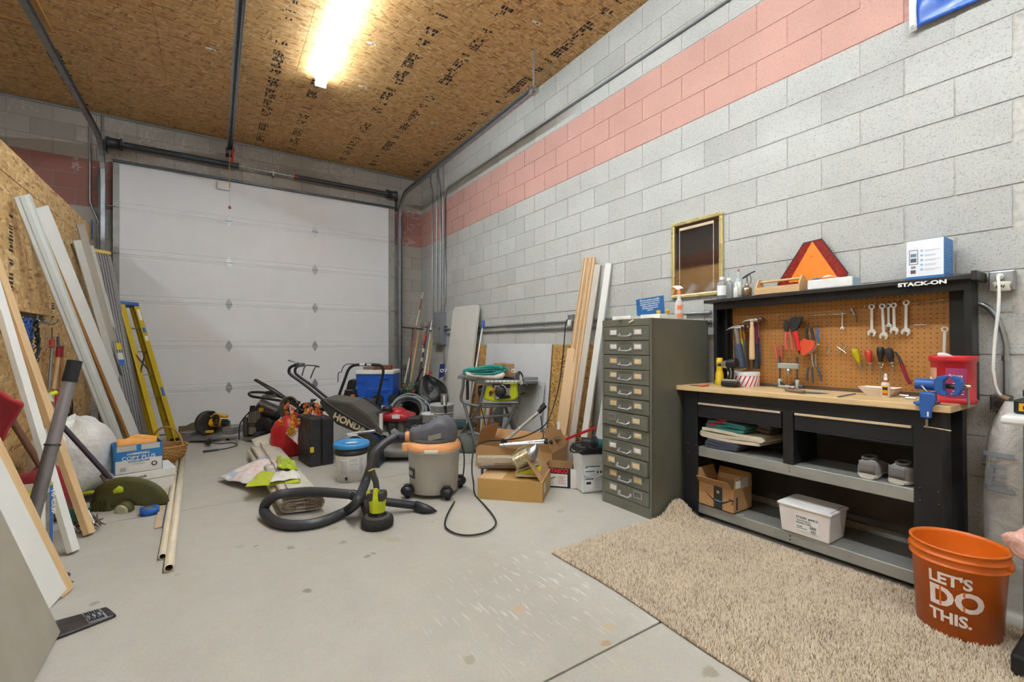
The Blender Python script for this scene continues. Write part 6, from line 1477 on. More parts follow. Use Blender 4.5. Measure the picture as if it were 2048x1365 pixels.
# foil packet
c0, c1, c2, c3_ = fp(105, 1268), fp(110, 1284), fp(232, 1236), fp(212, 1220)
c0, c3_ = fp(60, 1262), c3_
pk = thing('foil_packet', 'flat black and silver packet on the floor beside the grey slab', 'packet', (c0+c2)/2)
def lerp2(u, v): a = c0.lerp(c3_, u); b = fp(66, 1300).lerp(c2, u); return a.lerp(b, v)
G().grid(lambda u, v: lerp2(u, v)+UP*(.008+.004*math.sin(9*u)*math.sin(PI*v)), 20, 6).build('packet_body', P('#2e2b2c', .45, 0, .3, 12), pk, solid=.008)
G().grid(lambda u, v: lerp2(.66+.24*u, .04+.9*v)+UP*(.0135+.004*math.sin(9*(.66+.24*u))*math.sin(PI*v)), 10, 5).build('silver_band', P('#a9adb8', .35, .5), pk)
g = G(); rr = random.Random(3)
for i in range(3):
    cx_, cy_ = .70+.07*i, .5; g.tube([lerp2(cx_+.03*math.cos(a)*(1+.4*math.cos(6*a)), cy_+.32*math.sin(a)*(1+.4*math.cos(6*a)))+UP*.018 for a in [2*PI*k/24 for k in range(24)]], .0015, 5, closed=True)
g.build('leaf_drawing', INK, pk)
for k, (x, y) in enumerate(((104, 1128), (126, 1152), (128, 1168))):
    q = fp(x, y, .012); tag(G().blob(q, .03, .022, .012, 12, 8, .3, 3, k).build('curled_scrap', P('#4c4341', .6)), ['small dark curled scrap behind the pine board, uppermost', 'pointed dark scrap sticking out beside the pine board', 'round dark scrap just above the foot of the pine board'][k], 'scrap')
# appliance box (yellow edged)
e0, e1, e2 = fp(58, 1108), fp(107, 1121), fp(107, 1121)
q = V((-.78, 3.42, fz(3.42))); kb = thing('appliance_box', 'yellow edged food processor box standing behind the pine board', 'box', q)
ay = V((-.20, .16, 0)); ax = V((-.02, -.30, 0)); qa = fp(107, 1121); kz0 = fz(3.4)+.002; hK = .43
lft = at(53, 1112, 2.62); v1 = V((qa.x, qa.y, 0)); v2 = V((-.815, 3.31, 0)); v3 = v2+V((-.30, .06, 0)); v4 = v1+(v3-v2)
G().prism([v1+UP*kz0, v4+UP*kz0, v3+UP*kz0, v2+UP*kz0], UP*hK).build('carton', P('#d8cf3a', .5, 0, .04), kb, bev=.002)
def face(o, a, nrm, a0, a1, b0, b1, m, nm, d=.001): q = o+nrm*d; return G().add([q+a*a0+UP*(kz0+hK*b0), q+a*a1+UP*(kz0+hK*b0), q+a*a1+UP*(kz0+hK*b1), q+a*a0+UP*(kz0+hK*b1)], [(0,1,2,3)]).build(nm, m, kb)
fa_ = v1-v2; fn_ = fa_.normalized().cross(UP)
if fn_.dot(-v1) < 0: fn_ = -fn_
PHO = P('#8d857d', .5, 0, .45, 14)
face(v2, fa_, fn_, .08, .96, .03, .95, P('#d9d8d6', .5), 'front_panel'); face(v2, fa_, fn_, .12, .86, .1, .9, PHO, 'photo', .002); face(v2, fa_, fn_, .84, .96, .2, .98, P('#2f6fc0', .5), 'blue_stripe', .0025)
face(v2, fa_, fn_, .5, .8, .08, .22, P('#b8412e', .5), 'photo_detail', .003); face(v2, fa_, fn_, .45, .85, .22, .34, P('#3b4470', .5), 'photo_detail', .003); face(v2, fa_, fn_, .52, .68, .4, .8, P('#e9e7e2', .4), 'photo_detail', .003)
text('10 CUP', .045, v2+fa_*.89+UP*(kz0+hK*.93)+fn_*.004, V((0,0,-1)), fa_, LET, kb, bold=.001)
sa = v3-v2; sn = sa.normalized().cross(UP); sn = sn if sn.dot(-v2) > 0 else -sn
face(v3, v2-v3, sn, .0, .94, .0, .93, P('#7b6149', .6), 'side_panel')
text('10 CUP', .07, v3+(v2-v3)*.35+UP*(kz0+hK*.8)+sn*.002, V((0,0,-1)), (v2-v3), P('#2e2620', .6), kb, bold=.001)
G().prism([v1+UP*(kz0+hK+.001), v4+UP*(kz0+hK+.001), v3+UP*(kz0+hK+.001), v2+UP*(kz0+hK+.001)], UP*.002).build('top_flap', CARD('#b3a488'), kb)
# concrete block, broad plank, metal sheet in the left background
G_ = G().rb((-1.15, 3.75, fz(3.7)+.42), .16, .3, .84, .1); tag(G_.build('stone_slab', P('#847d74', .9, 0, .2, 12, .4), bev=.01), 'upright grey stone slab standing behind the boards at the left edge', 'slab')
plank('broad_plank', 'wide tan plank leaning behind the wooden handled cultivator', (-.98, 3.95, fz(3.9)+.005), (PW+.03, 3.35, 1.3), (.2, 1, 0), .16, .02, WOOD('#b58d5c', .8))
tag(G().grid(lambda u, v: V((PW+.03+.02*math.sin(9*u), 3.0+.42*u, .55+.75*v)), 10, 2).build('metal_sheet', GALV, solid=.002), 'ribbed grey metal sheet hanging at the far left edge', 'sheet')
# hook rail with cords, hanging tools
hr = thing('hook_rail', 'steel hook rail with curved hooks under the ledge of the strand board wall', 'hook rail', wallp(60, 640))
a, b = wallp(22, 622, .0), wallp(84, 638, .0)
G().box(PW, a.y, a.z-.055, PW+.008, b.y, a.z).build('rail', P('#5a5754', .5, .5), hr); G().box(PW, a.y, a.z, PW+.06, b.y+.06, a.z+.018).build('ledge', OSBL, hr)
for k in range(4):
    y = a.y+(b.y-a.y)*(.2+.25*k); q = V((PW+.008, y, a.z-.045)); G().tube([q+V((0,0,.03)), q+V((.02,0,.0)), q+V((.045,.0,-.03)), q+V((.08,0,-.03)), q+V((.1,0,.0)), q+V((.1,0,.02))], .004, 6).build('hook', STEEL, hr)
def loop(name, label, c, ry, rz_, n, r, mat, x0=.06, seed=0):
    rnd = random.Random(seed); t = thing(name, label, 'cord', c+UP*-rz_)
    for i in range(n):
        k1, k2 = rnd.uniform(.8, 1.1), rnd.uniform(.85, 1.05); G().tube([c+V((x0-.06+rnd.uniform(0, .05), ry*k1*math.sin(a), -rz_*k2*(1-math.cos(a))*.9)) for a in [2*PI*j/28 for j in range(28)]], r, 6, closed=True).build('loop', mat, t)
    return t
c = pX(44, 638, PW+.09); loop('cord_coil', 'blue cord coil hanging from the hook rail', c, .05, .12, 4, .008, P('#1f4f9c', .5), seed=1)
c = pX(56, 640, PW+.09); loop('cord_coil', 'black extension cord coil hanging from the hook rail beside the blue one', c, .09, .21, 5, .006, P('#262b2a', .5), seed=2)
def vtool(label, top, mid, bot, r1, r2, m1, m2, name='lopper', off=.06):
    t = thing(name, label, 'tool', pX(*bot, PW+off)); A, M_, B = pX(*top, PW+off), pX(*mid, PW+off), pX(*bot, PW+off)
    G().cone(A, M_, r1, r1, 10).build('head', m1, t); G().cone(M_, B, r2, r2, 10).build('handle', m2, t); return t
RED2 = P('#a3222a', .45)
t = vtool('silver tube handle hanging at the left of the red capped loppers', (97, 694), (104, 692), (98, 778), .010, .010, P('#bb3b40', .45), P('#8c8c8e', .4, .5)); G().cone(pX(104, 655, PW+.05), pX(104, 680, PW+.05), .004).build('bolt', DARKST, t)
G().cone(pX(104, 680, PW+.06), pX(103, 694, PW+.06), .018).build('cap', P('#bb3b40', .45), t)
t = vtool('cork handled tool with a red collar hanging on the strand board wall', (117, 694), (116, 716), (107, 780), .017, .018, RED2, WOOD('#c9a274', .8)); G().cone(pX(116, 674, PW+.05), pX(117, 694, PW+.06), .010).build('jaw', DARKST, t)
vtool('second red collared handle behind the cork handled one', (124, 694), (123, 716), (122, 775), .014, .014, RED2, WOOD('#b88a5a', .8), off=.04)
vtool('red rod handle hanging below the cork handled tool', (114, 780), (114, 790), (113, 815), .012, .014, RED2, P('#c01f28', .4))
G().tube([pX(92, 665, PW+.0), pX(92, 692, PW+.0), pX(92, 692, PW+.06), pX(132, 693, PW+.06)], .003, 6)
tag(G().tube([pX(92, 663, PW+.003), pX(92, 690, PW+.003), pX(93, 692, PW+.09), pX(130, 693, PW+.09), pX(130, 693, PW+.0)], .003, 6).build('wire_hook', STEEL), 'bent wire hook holding the red handled tools', 'hook')
# black wire rack behind the white bag
wk = thing('wire_rack', 'round black wire rack standing behind the white garbage bag', 'rack', (-1.15, 5.4, fz(5.4)))
cR = V((-1.13, 5.5, .50))
for k, r_ in enumerate((.3, .22, .14, .06)): G().tube([cR+V((.04*math.sin(a), r_*math.cos(a), r_*math.sin(a))) for a in [2*PI*i/32 for i in range(32)]], .007, 6, closed=True).build('ring', BLACK, wk)
for k in range(8): a = k*PI/4; G().cone(cR, cR+V((0, .3*math.cos(a), .3*math.sin(a))), .004).build('spoke', BLACK, wk)
for y in (-.15, .15): G().cone(cR+V((0, y, -.25)), (cR.x+.05, cR.y+y, fz(cR.y+y)), .006).build('leg', BLACK, wk)
# wooden handle + blue cord at the far end of the partition
tag(G().tube([pY(184, y, 7.4) for y in (440, 452, 466, 480)], .008, 6).build('hanging_rope', P('#26478c', .6)), 'short blue cord hanging at the far top end of the partition', 'cord')
# ================================================================ shop vacuum
vc = at(868, 900, 3.66); vc.z = fz(vc.y)
vac = thing('shop_vacuum', 'grey drum shop vacuum with orange lid and dark motor head', 'vacuum', vc)
DR = P('#bdb7ae', .5, 0, .05, 12); VOR = P('#e4a26a', .5, 0, .06); VDK = P('#5a5a61', .5, 0, .15, 9); r = .205; zr = .345
G().lathe([(r*.9, .035), (r*.93, .04), (r*.935, .09), (r*.945, .093), (r*.97, .255), (r*.985, .258), (r, .35), (r*1.03, .352), (r*1.03, .375), (r, .378)], vc, 56).build('drum', DR, vac)
G().lathe([(r*1.05, .372), (r*1.06, .395), (r*.95, .425), (r*.7, .445), (0, .45)], vc, 56).build('lid', VOR, vac)
G().ob(vc+RT*.015-FD*(r*1.05)+UP*.378, RT*.055, FD*.012, UP*.014).build('latch', P('#d3cfc6', .5), vac, bev=.008)
G().ob(vc-RT*(r*1.02)-FD*.06+UP*.385, RT*.03, FD*.03, UP*.03).build('side_latch', VOR, vac, bev=.006)
q = vc+RT*.01-FD*.16+UP*.42; G().tube([q+RT*(.03*math.cos(a))-FD*(.012*math.sin(a))*-1+UP*.006 for a in [k*PI/8 for k in range(16)]], .002, 6, closed=True).build('lid_ring', P('#8a5a30', .6), vac)
# motor head: loft from the port side (left, low) to the right, high
def loft(secs, mat, nm, par, n=24, e=.7):
    vs = []
    for (c, rx, rz_) in secs:
        for k in range(n): a = 2*PI*k/n; ca, sa = math.cos(a), math.sin(a); vs.append(c+FD*(rx*math.copysign(abs(ca)**e, ca))+UP*(rz_*math.copysign(abs(sa)**e, sa)))
    m = len(secs); g = G().add(vs, [(i*n+k, (i+1)*n+k, (i+1)*n+(k+1)%n, i*n+(k+1)%n) for i in range(m-1) for k in range(n)], True)
    g.add(vs[:n], [tuple(range(n))]); g.add(vs[-n:], [tuple(range(n))[::-1]]); return g.build(nm, mat, par)
hb = vc+UP*.44
loft([(hb-RT*.185+UP*.03, .06, .05), (hb-RT*.175+UP*.035, .10, .06), (hb-RT*.12+UP*.035, .135, .065), (hb-RT*.05+UP*.05, .15, .085), (hb+RT*.03+UP*.066, .15, .105), (hb+RT*.09+UP*.072, .145, .112), (hb+RT*.15+UP*.06, .12, .095), (hb+RT*.18+UP*.035, .08, .055)], VDK, 'motor_head', vac, 30, .55)
G().lathe([(.178, -.012), (.185, 0), (.18, .014)], hb+UP*.0, 48).build('head_skirt', P('#5b5753', .6, 0, .2), vac)
for k in range(3): G().ob(hb-RT*(.075-.04*k)+UP*(.128+.012*k)-FD*.05, RT*.016+UP*.006, FD*.006, UP*.004).build('air_slot', BLACK, vac)
G().ob(hb+RT*.03-FD*.149+UP*.04, RT*.05+UP*.012, FD*.002, UP*.02).build('rating_label', P('#8f8a80', .5), vac)
G().tube([hb-RT*.185+UP*.0, hb-RT*.19+UP*.09, hb-RT*.15+UP*.10, hb-RT*.10+UP*.075], [.012, .014, .012, .01], 8).build('carry_handle', BLACK, vac)
pp = hb-RT*.19+UP*.015; G().cone(pp, pp-RT*.035, .042, .042, 20).build('inlet', VOR, vac); G().cone(pp-RT*.03, pp-RT*.085, .036, .036, 20).build('hose_cuff', P('#2b2d33', .5), vac)
# label with the letters that show round the left side
la = math.atan2(-vc.y, -vc.x)-1.02
def onv(th, z, e=.0015): rr = r*(.947+.03*(z-.093)/.165)+e; return vc+V((math.cos(th)*rr, math.sin(th)*rr, z))
G().add([onv(la-.35+.55*k/8, z) for z in (.155, .235) for k in range(9)], [(k, k+1, 10+k, 9+k) for k in range(8)], True).build('name_plate', P('#3a3c3e', .5), vac)
text('RIDGID', .042, (0,0,0), (1,0,0), UP, LET, vac, bold=.001, cuts=1, fn=lambda x, y: onv(la-.62+(x)/r, .18+y, .003))
def caster(c, an):
    t = G(); d = V((math.cos(an), math.sin(an), 0)); s = V((-d.y, d.x, 0)); q = vc+d*(r*.93)
    G().blob(q+d*.035+UP*.062, .058, .05, .044, 18, 12, .0, 3, 0, q.z+.03, an).build('caster_housing', BLACK, vac); G().lathe([(.0, .0), (.026, 0), (.03, .004)][::-1], q+d*.035+UP*.103, 18).build('caster_cap', P('#303136', .5), vac)
    w_ = q+d*.04+UP*.024; w_.z = fz(w_.y)+.022; G().cone(w_-s*.012, w_+s*.012, .02, n=16).build('wheel', RUBBER, vac)
for a in (-1.35, -.15+.35, 1.7, 3.0): caster(0, la+1.02+a+.25)
# hose and wand
hose_px = [(793, 884, .0)]
p0 = pp-RT*.085; Rh = .034
pts = [p0, p0-RT*.04, at(752, 902, 3.55), at(741, 935, 3.5), at(729, 970, 3.42)]
pts += [fp(717, 1000, .17), fp(703, 1016, .08), fp(684, 1027, .04), fp(643, 1044, .036), fp(596, 1051, .036), fp(561, 1048, .036), fp(539, 1037, .04), fp(528, 1020, .06), fp(536, 1003, .12), fp(555, 991, .16), fp(584, 986, .165), fp(625, 984, .165), fp(669, 987, .16), fp(704, 990, .15)]
hs_ = thing('vacuum_hose', 'long black corrugated vacuum hose looping over the rolled carpet', 'hose', fp(600, 1054))
corr(pts, Rh, .008, 16).build('hose', P('#3b3c41', .4, 0, .1), hs_)
e_ = pts[-1]; w1 = fp(738, 1000, .12); G().tube([e_, e_.lerp(w1, .4), w1], [.036, .038, .036], 16).build('end_cuff', P('#232429', .45), hs_)
w2, w3, w4 = fp(832, 1012, .04), fp(850, 1018, .036), fp(874, 1023, .012)
wa = thing('vacuum_wand', 'black plastic vacuum wand with slanted nozzle lying in front of the drum', 'wand', fp(800, 1020))
G().tube([w1+(w2-w1)*.02, w1.lerp(w2, .25), w2], [.031, .029, .028], 16).build('wand_tube', P('#2a2b31', .4), wa)
d = (w4-w2).normalized(); G().tube([w2-d*.01, w2, w3, w3.lerp(w4, .5), w4], [.030, .034, .032, .022, .004], 16).build('nozzle', P('#2e2f35', .4), wa)
s0, s1 = fp(728, 1003, .13), fp(737, 1034, .05); w5 = thing('extension_tube', 'short dark tube standing behind the lime scrubber head', 'tube', fp(737, 1040)); G().tube([s0, s1, s1+V((0,-.01,-.03))], [.03, .029, .026], 14).build('tube', P('#3a3331', .5), w5)
# lime scrubber
sc0 = at(755, 1050, 2.97); sc0.z = fz(sc0.y)+.002
sk = thing('power_scrubber', 'lime and black cordless scrubber standing on its round black pad', 'scrubber', sc0)
G().lathe([(.09, 0), (.1, .008), (.104, .03), (.1, .055), (.088, .066), (.05, .07)], sc0, 40).build('pad', P('#232324', .8, 0, .1, 40, .3, 300), sk)
G().lathe([(.082, .064), (.082, .071), (.07, .075), (.05, .078)], sc0, 40).build('pad_ring', P('#5c554e', .6), sk)
bz_ = G()
for k in range(40): a = 2*PI*k/40; d = V((math.cos(a), math.sin(a), 0)); bz_.cone(sc0+d*.034+UP*.105, sc0+d*.062+UP*.072, .004, .003, 5)
bz_.build('bristles', BLACK, sk, kind='stuff')
G().tube([sc0+UP*.098, sc0+UP*.135, sc0+UP*.17-FD*.005, sc0+UP*.20-FD*.01], [.05, .052, .056, .05], 20).build('lower_body', P('#c3cf1e', .4), sk)
G().ob(sc0+UP*.205-FD*.012, RT*.058, FD*.045, UP*.03).build('grey_body', P('#3b3735', .5), sk, bev=.015)
G().prism([sc0-FD*.06+RT*x+UP*z for x, z in ((-.018, .1), (.02, .1), (.022, .2), (.012, .262), (-.010, .262), (-.016, .2))], FD*.05).build('front_spine', P('#c8d422', .4), sk, bev=.005)
G().tube([sc0+UP*.25-FD*.02, sc0+UP*.30-RT*.004-FD*.025, sc0+UP*.345-RT*.02-FD*.03, sc0+UP*.375-RT*.03-FD*.03], [.019, .019, .02, .021], 14).build('grip', P('#3d3a38', .55), sk)
G().lathe([(.0, .0), (.021, .0), (.021, .006), (0, .008)], sc0+UP*.374-RT*.03-FD*.03, 16, axis=UP-RT*.4).build('grip_end', P('#b9a72e', .5), sk)
G().ob(sc0+UP*.235-RT*.045-FD*.05, RT*.012+UP*.004, FD*.002, UP*.014).build('badge', P('#c9cf2a', .4), sk)
# ---------------- carpet slab, folded, with backing outside
CBK = P('#c9c3b4', .85, 0, .06, 6, .3, 90); PILE = P('#a39080', .95, 0, .35, 120, .8, 320); PT2 = P('#b7a593', .95, 0, .5, 90)
a0, a1, a2, a3 = fp(549, 1036), fp(655, 1022), fp(590, 905), fp(470, 925)
cr = thing('carpet_roll', 'long flattened roll of carpet with cream backing and brown pile ends', 'carpet', (a0+a1+a2+a3)/4)
Wc = (a1-a0).length; uc = (a1-a0)/Wc; uc.z = 0; vcx = ((a3+a2)/2-(a0+a1)/2); vcx.z = 0
def sppath(off):       # flattened spiral in the end plane, outermost lap last
    o = []
    for k in range(61):
        t = 1-k/60; ph = -PI*.55+2.6*2*PI*(k/60); sh = .026*2.6*t
        hw, hh = Wc/2-.012-sh-off, .066-sh*.93-off; c_, s_ = math.cos(ph), math.sin(ph)
        o.append((math.copysign(abs(c_)**.45, c_)*max(hw, .02)+Wc/2, math.copysign(abs(s_)**.8, s_)*max(hh, .003)+.068))
    return o
def ribbon(o0, o1, ins0, mat, nm):
    A, B = sppath(o0), sppath(o1); m = len(A); vs = []; ring = A+B[::-1]; k = len(ring)
    for f in [i/8 for i in range(9)]:
        base = (a0 if 1 else a0)+vcx*f; 
        for x, z in ring: p = base+uc*(x*(1+.12*f)-.05*f)+vcx.normalized()*(ins0*(1-2*f)+.012*math.sin(9*x)*(1 if f == 0 else 0)); vs.append(V((p.x, p.y, fz(p.y)+z)))
    g = G().add(vs, [(j*k+i, j*k+(i+1)%k, (j+1)*k+(i+1)%k, (j+1)*k+i) for j in range(8) for i in range(k)], True)
    for j in (0, 8): g.add(vs[j*k:(j+1)*k], [(i, i+1, k-2-i, k-1-i) if j else (k-1-i, k-2-i, i+1, i) for i in range(m-1)])
    return g.build(nm, mat, cr)
ribbon(0, .010, -.006, CBK, 'backing'); ribbon(.0102, .0225, .004, PILE, 'pile_layer')
rr = random.Random(5); g = G(); P0 = sppath(.013)
for i in range(900):
    x, z = P0[rr.randint(6, 60)]; x += rr.uniform(-.008, .008)*2; z += rr.uniform(-.006, .006); q = a0+uc*min(max(x, .01), Wc-.01); q = V((q.x, q.y, fz(q.y)+z)); d = vcx.normalized(); g.cone(q+d*.01, q-d*rr.uniform(.004, .012)+uc*rr.uniform(-.004, .004), .0035, .0018, 4)
g.build('pile_fringe', PT2, cr, kind='stuff')
mid0, mid1 = a0+uc*Wc*.33, a0+uc*Wc*.33+vcx
G().tube([mid0.lerp(mid1, k/20)+UP*.137+RT*(.006*math.sin(k*2.1)) for k in range(21)], .004, 6).build('pile_seam', PILE, cr)
# far flap folded over
G().grid(lambda u, v: a3.lerp(a2, .3+.75*u)+(a3-a0).normalized()*(.25*v-.05)+UP*(.13+.09*math.sin(PI*.5*v)*(1-abs(u-.5))), 10, 6).build('folded_flap', CBK, cr, solid=.012)
# plastic sheet and lime shirt on the carpet
def crumple(name, label, cat, quad, h, amp, mat, solid, seed=0, n=40, par=None, drop=None):
    ph = [random.Random(seed*7+i).uniform(0, 6.3) for i in range(8)]; q0, q1, q2, q3 = quad
    def f(u, v):
        e = .045*math.sin(5*v+ph[0])+.03*math.sin(11*v+ph[1]); e2 = .05*math.sin(6*u+ph[2])
        uu = u+e*(1-2*u) if 0 else u; a = q0.lerp(q1, uu); b = q3.lerp(q2, uu); p = a.lerp(b, v+e2*.25*(1-2*v)); p = p+(q1-q0)*(e*.35*(1 if u > .5 else -1)*abs(u-.5)*2)
        edge = min(u, 1-u, v, 1-v); lift = min(1, edge*6)
        r_ = abs(math.sin(7*u+3*v+ph[3]))*.5+abs(math.sin(5*v-8*u+ph[4]))*.35+abs(math.sin(17*u+11*v+ph[5]))*.15
        return V((p.x, p.y, p.z+h*lift**.5*.3+amp*r_*(.35+.65*lift)))
    g = G().grid(f, n, n); o = g.build(name, mat, solid=solid); return tag(o, label, cat)
PT = NT('pink_film'); v_t = PT.co(); PT.col(PT.ramp(PT.noise(v_t, 4.5, 4, .5, .8), [(.3, srgb('#e9b3ae')), (.45, srgb('#efdcd9')), (.56, srgb('#ece8e6')), (.63, srgb('#a9bcdd')), (.72, srgb('#eae3e2'))])); PT.set(Roughness=.3, Coat_Weight=.3)
PT.bump(PT.noise(v_t, 16, 4, .6, 1.2), .6, .02)
h_ = .132
crumple('plastic_film', 'crumpled pink, white and blue plastic film spread over the carpet roll', 'plastic', [fp(436, 958, .03), fp(500, 972, .06), fp(602, 940, h_), fp(524, 915, h_)], .02, .035, PT.m, .002, 1)
crumple('lime_shirt', 'lime green shirt lying under the plastic film on the carpet roll', 'shirt', [fp(492, 976, h_-.03), fp(598, 967, h_+.004), fp(600, 950, h_+.004), fp(520, 944, h_+.004)], .012, .022, FAB('#b9c61f', 200, .12), .003, 2)
crumple('lime_shirt', 'second lime piece of clothing at the far side of the plastic film', 'shirt', [fp(556, 938, h_+.02), fp(596, 944, h_+.01), fp(590, 925, h_+.02), fp(553, 916, h_+.03)], .03, .035, FAB('#adc226', 200, .15), .003, 3)
crumple('white_rag', 'white cloth with dark lining at the right end of the lime shirt', 'cloth', [fp(540, 966, h_+.02), fp(602, 958, h_+.02), fp(596, 944, h_+.02), fp(548, 948, h_+.02)], .018, .025, FAB('#dedbd4', 200, .06), .003, 4)
# white bucket with blue lid
wc = at(703, 960, 4.06); wc.z = fz(wc.y)+.002
pb_ = thing('paint_pail', 'white printed pail with a bright blue lid and wire handle', 'bucket', wc); R_ = .148; k_ = .335
G().lathe([(0, .004), (.124, .004), (.128, 0), (.134, .2), (.140, .235)], wc, 48).build('pail', P('#f3f2f0', .4, 0, .02), pb_)
G().lathe([(.139, .232), (.147, .236), (.147, .262), (.142, .266), (.142, .30), (.148, .304)], wc, 48).build('black_band', P('#22252b', .4), pb_)
G().lathe([(R_+.002, .292), (R_+.008, .298), (R_+.008, .322), (R_, .332), (R_-.012, .334), (R_-.018, .324), (.0, .324)], wc, 48).build('lid', P('#3f95d8', .45, 0, .06, 14), pb_)
G().blob(wc+UP*.3265+RT*.0, .06, .05, .003, 16, 4, .3, 3, 4).build('white_smear', P('#c9dbe8', .7), pb_)
G().tube([wc+RT*((R_+.004)*math.cos(PI*k/20))+UP*(.26+.125*math.sin(PI*k/20))+FD*.02 for k in range(21)], .0025, 6).build('wire_handle', STEEL, pb_); G().cone(wc+UP*.388-RT*.045+FD*.02, wc+UP*.388+RT*.045+FD*.02, .011, n=12).build('handle_grip', P('#c9c9c6', .4), pb_)
thc = math.atan2(-wc.y, -wc.x); g = G(); rr = random.Random(9)
for i in range(13):
    for (c0_, c1_) in ((-.75, -.2), (-.12, .45), (.5, .85)):
        if rr.random() < .85: z = .205-i*.011; b_ = c1_-rr.uniform(0, .12); g.add([wc+V((math.cos(thc+a), math.sin(thc+a), 0))*(.1285+.006*z/.2+.0012)+UP*zz_ for zz_ in (z, z+.0045) for a in (c0_, (c0_+b_)/2, b_)], [(0,1,4,3),(1,2,5,4)])
g.build('fine_print', P('#a9b0bb', .6), pb_, kind='stuff')
q = thc-.42; G().add([wc+V((math.cos(q+a), math.sin(q+a), 0))*.1305+UP*z for z in (.022, .05) for a in (0, .16)], [(0,1,3,2)]).build('dark_mark', INK, pb_)
# black tool case
A_, B_, C_ = at(596, 915, 4.75), at(620, 930, 4.45), at(668, 919, 4.6)
for q in (A_, B_, C_): q.z = 0
D_ = A_+(C_-B_); tcz = fz(A_.y)+.003; th_ = at(620, 838, 4.45).z-tcz
tc = thing('tool_case', 'large black plastic tool case standing upright with a yellow label', 'case', (A_+B_+C_+D_)/4+UP*tcz)
CBL = P('#2c2d30', .5, 0, .2, 12, .05)
def hexa(pts, z0, z1): return G().prism([V((p.x, p.y, z0)) for p in pts], UP*(z1-z0))
m1, m2 = B_.lerp(C_, .48), A_.lerp(D_, .48); m3, m4 = B_.lerp(C_, .52), A_.lerp(D_, .52)
hexa([B_, m1, m2, A_], tcz, tcz+th_).build('case_half', CBL, tc, bev=.014); hexa([m3, C_, D_, m4], tcz, tcz+th_-.01).build('case_half', CBL, tc, bev=.014)
hexa([m1, m3, m4, m2], tcz+.01, tcz+th_-.02).build('seam', BLACK, tc)
for k in range(3): q = A_.lerp(B_, .3+.22*k); q2 = D_.lerp(C_, .3+.22*k); G().ob(q.lerp(q2, .24)+UP*(tcz+th_), (q2-q)*.18, (B_-A_)*.05, UP*.006).build('top_rib', CBL, tc, bev=.003)
q = B_.lerp(C_, .08)+UP*(tcz+th_*.36); dcb = (C_-B_).normalized(); ncb = dcb.cross(UP); G().ob(q+ncb*.002, dcb*.018, ncb*.0015, UP*.026).build('yellow_label', P('#d8c22a', .5), tc)
# red gas can
gq = at(577, 880, 5.0); gq.z = fz(gq.y)
gc_ = thing('fuel_can', 'round red plastic fuel can behind the black tool case', 'fuel can', gq)
G().lathe([(.13, 0), (.165, .03), (.18, .16), (.175, .29), (.13, .38), (.07, .41), (.05, .43), (0, .432)], gq, 36, sx=1.0, sy=.85).build('can_body', P('#c32028', .35, 0, .08), gc_)
G().tube([gq+RT*.02+UP*.39, gq+RT*.07+UP*.46, gq+RT*.13+UP*.43, gq+RT*.14+UP*.34], .018, 8).build('handle', P('#b81e27', .35), gc_)
# artificial autumn leaves
LF = [P('#e0702a', .6), P('#d9a321', .6), P('#e4852f', .6), P('#cf5328', .6)]
def leaves(label, spots, z, name='leaf_garland'):
    t = thing(name, label, 'garland', at(spots[0][0], spots[0][1]+15, z)); rr = random.Random(len(spots)+int(z*10))
    for i, (x, y, s_, m) in enumerate(spots):
        for j in range(5):
            s_ *= 1.04; c = at(x+rr.uniform(-7, 7), y+rr.uniform(-7, 7), z-.05+rr.uniform(-.05, .05)); n_ = (V((rr.uniform(-1, 1), rr.uniform(-1, 1), rr.uniform(-.6, 1)))-FD*.9).normalized(); u = n_.orthogonal().normalized(); w_ = n_.cross(u); pts = []
            for k in range(10): a = 2*PI*k/10; r_ = s_*(1 if k % 2 == 0 else .5)*rr.uniform(.85, 1.1); pts.append(c+u*math.cos(a)*r_+w_*math.sin(a)*r_+n_*(.008*(k % 2)))
            G().add([c]+pts, [(0, k+1, (k+1) % 10+1) for k in range(10)]).build('leaf', LF[m], t, solid=.0008)
    return t
leaves('orange and yellow artificial leaves in front of the red fuel can', [(572, 815, .03, 0), (580, 825, .03, 0), (584, 838, .02, 2), (566, 847, .035, 2), (590, 852, .03, 1), (582, 862, .03, 1), (592, 842, .025, 1)], 4.72)
leaves('orange artificial leaves piled on the black tool case', [(609, 814, .022, 0), (628, 816, .03, 2), (632, 828, .03, 0), (623, 830, .025, 3), (642, 835, .03, 0), (614, 822, .02, 1), (646, 830, .02, 3)], 4.75)
crumple('plastic_wrap', 'crumpled pale pink plastic wrap between fuel can and tool case', 'plastic', [at(571, 868, 4.72), at(596, 893, 4.66), at(596, 858, 4.75), at(580, 858, 4.8)], .02, .03, SACK('#e6cfc9', .3), .002, 6, 12)
crumple('plastic_wrap', 'strip of pale pink plastic lying across the top of the tool case', 'plastic', [at(594, 842, 4.7), at(652, 842, 4.62), at(650, 834, 4.85), at(616, 818, 4.85)], .02, .03, SACK('#dcb9b3', .3), .002, 7, 12)
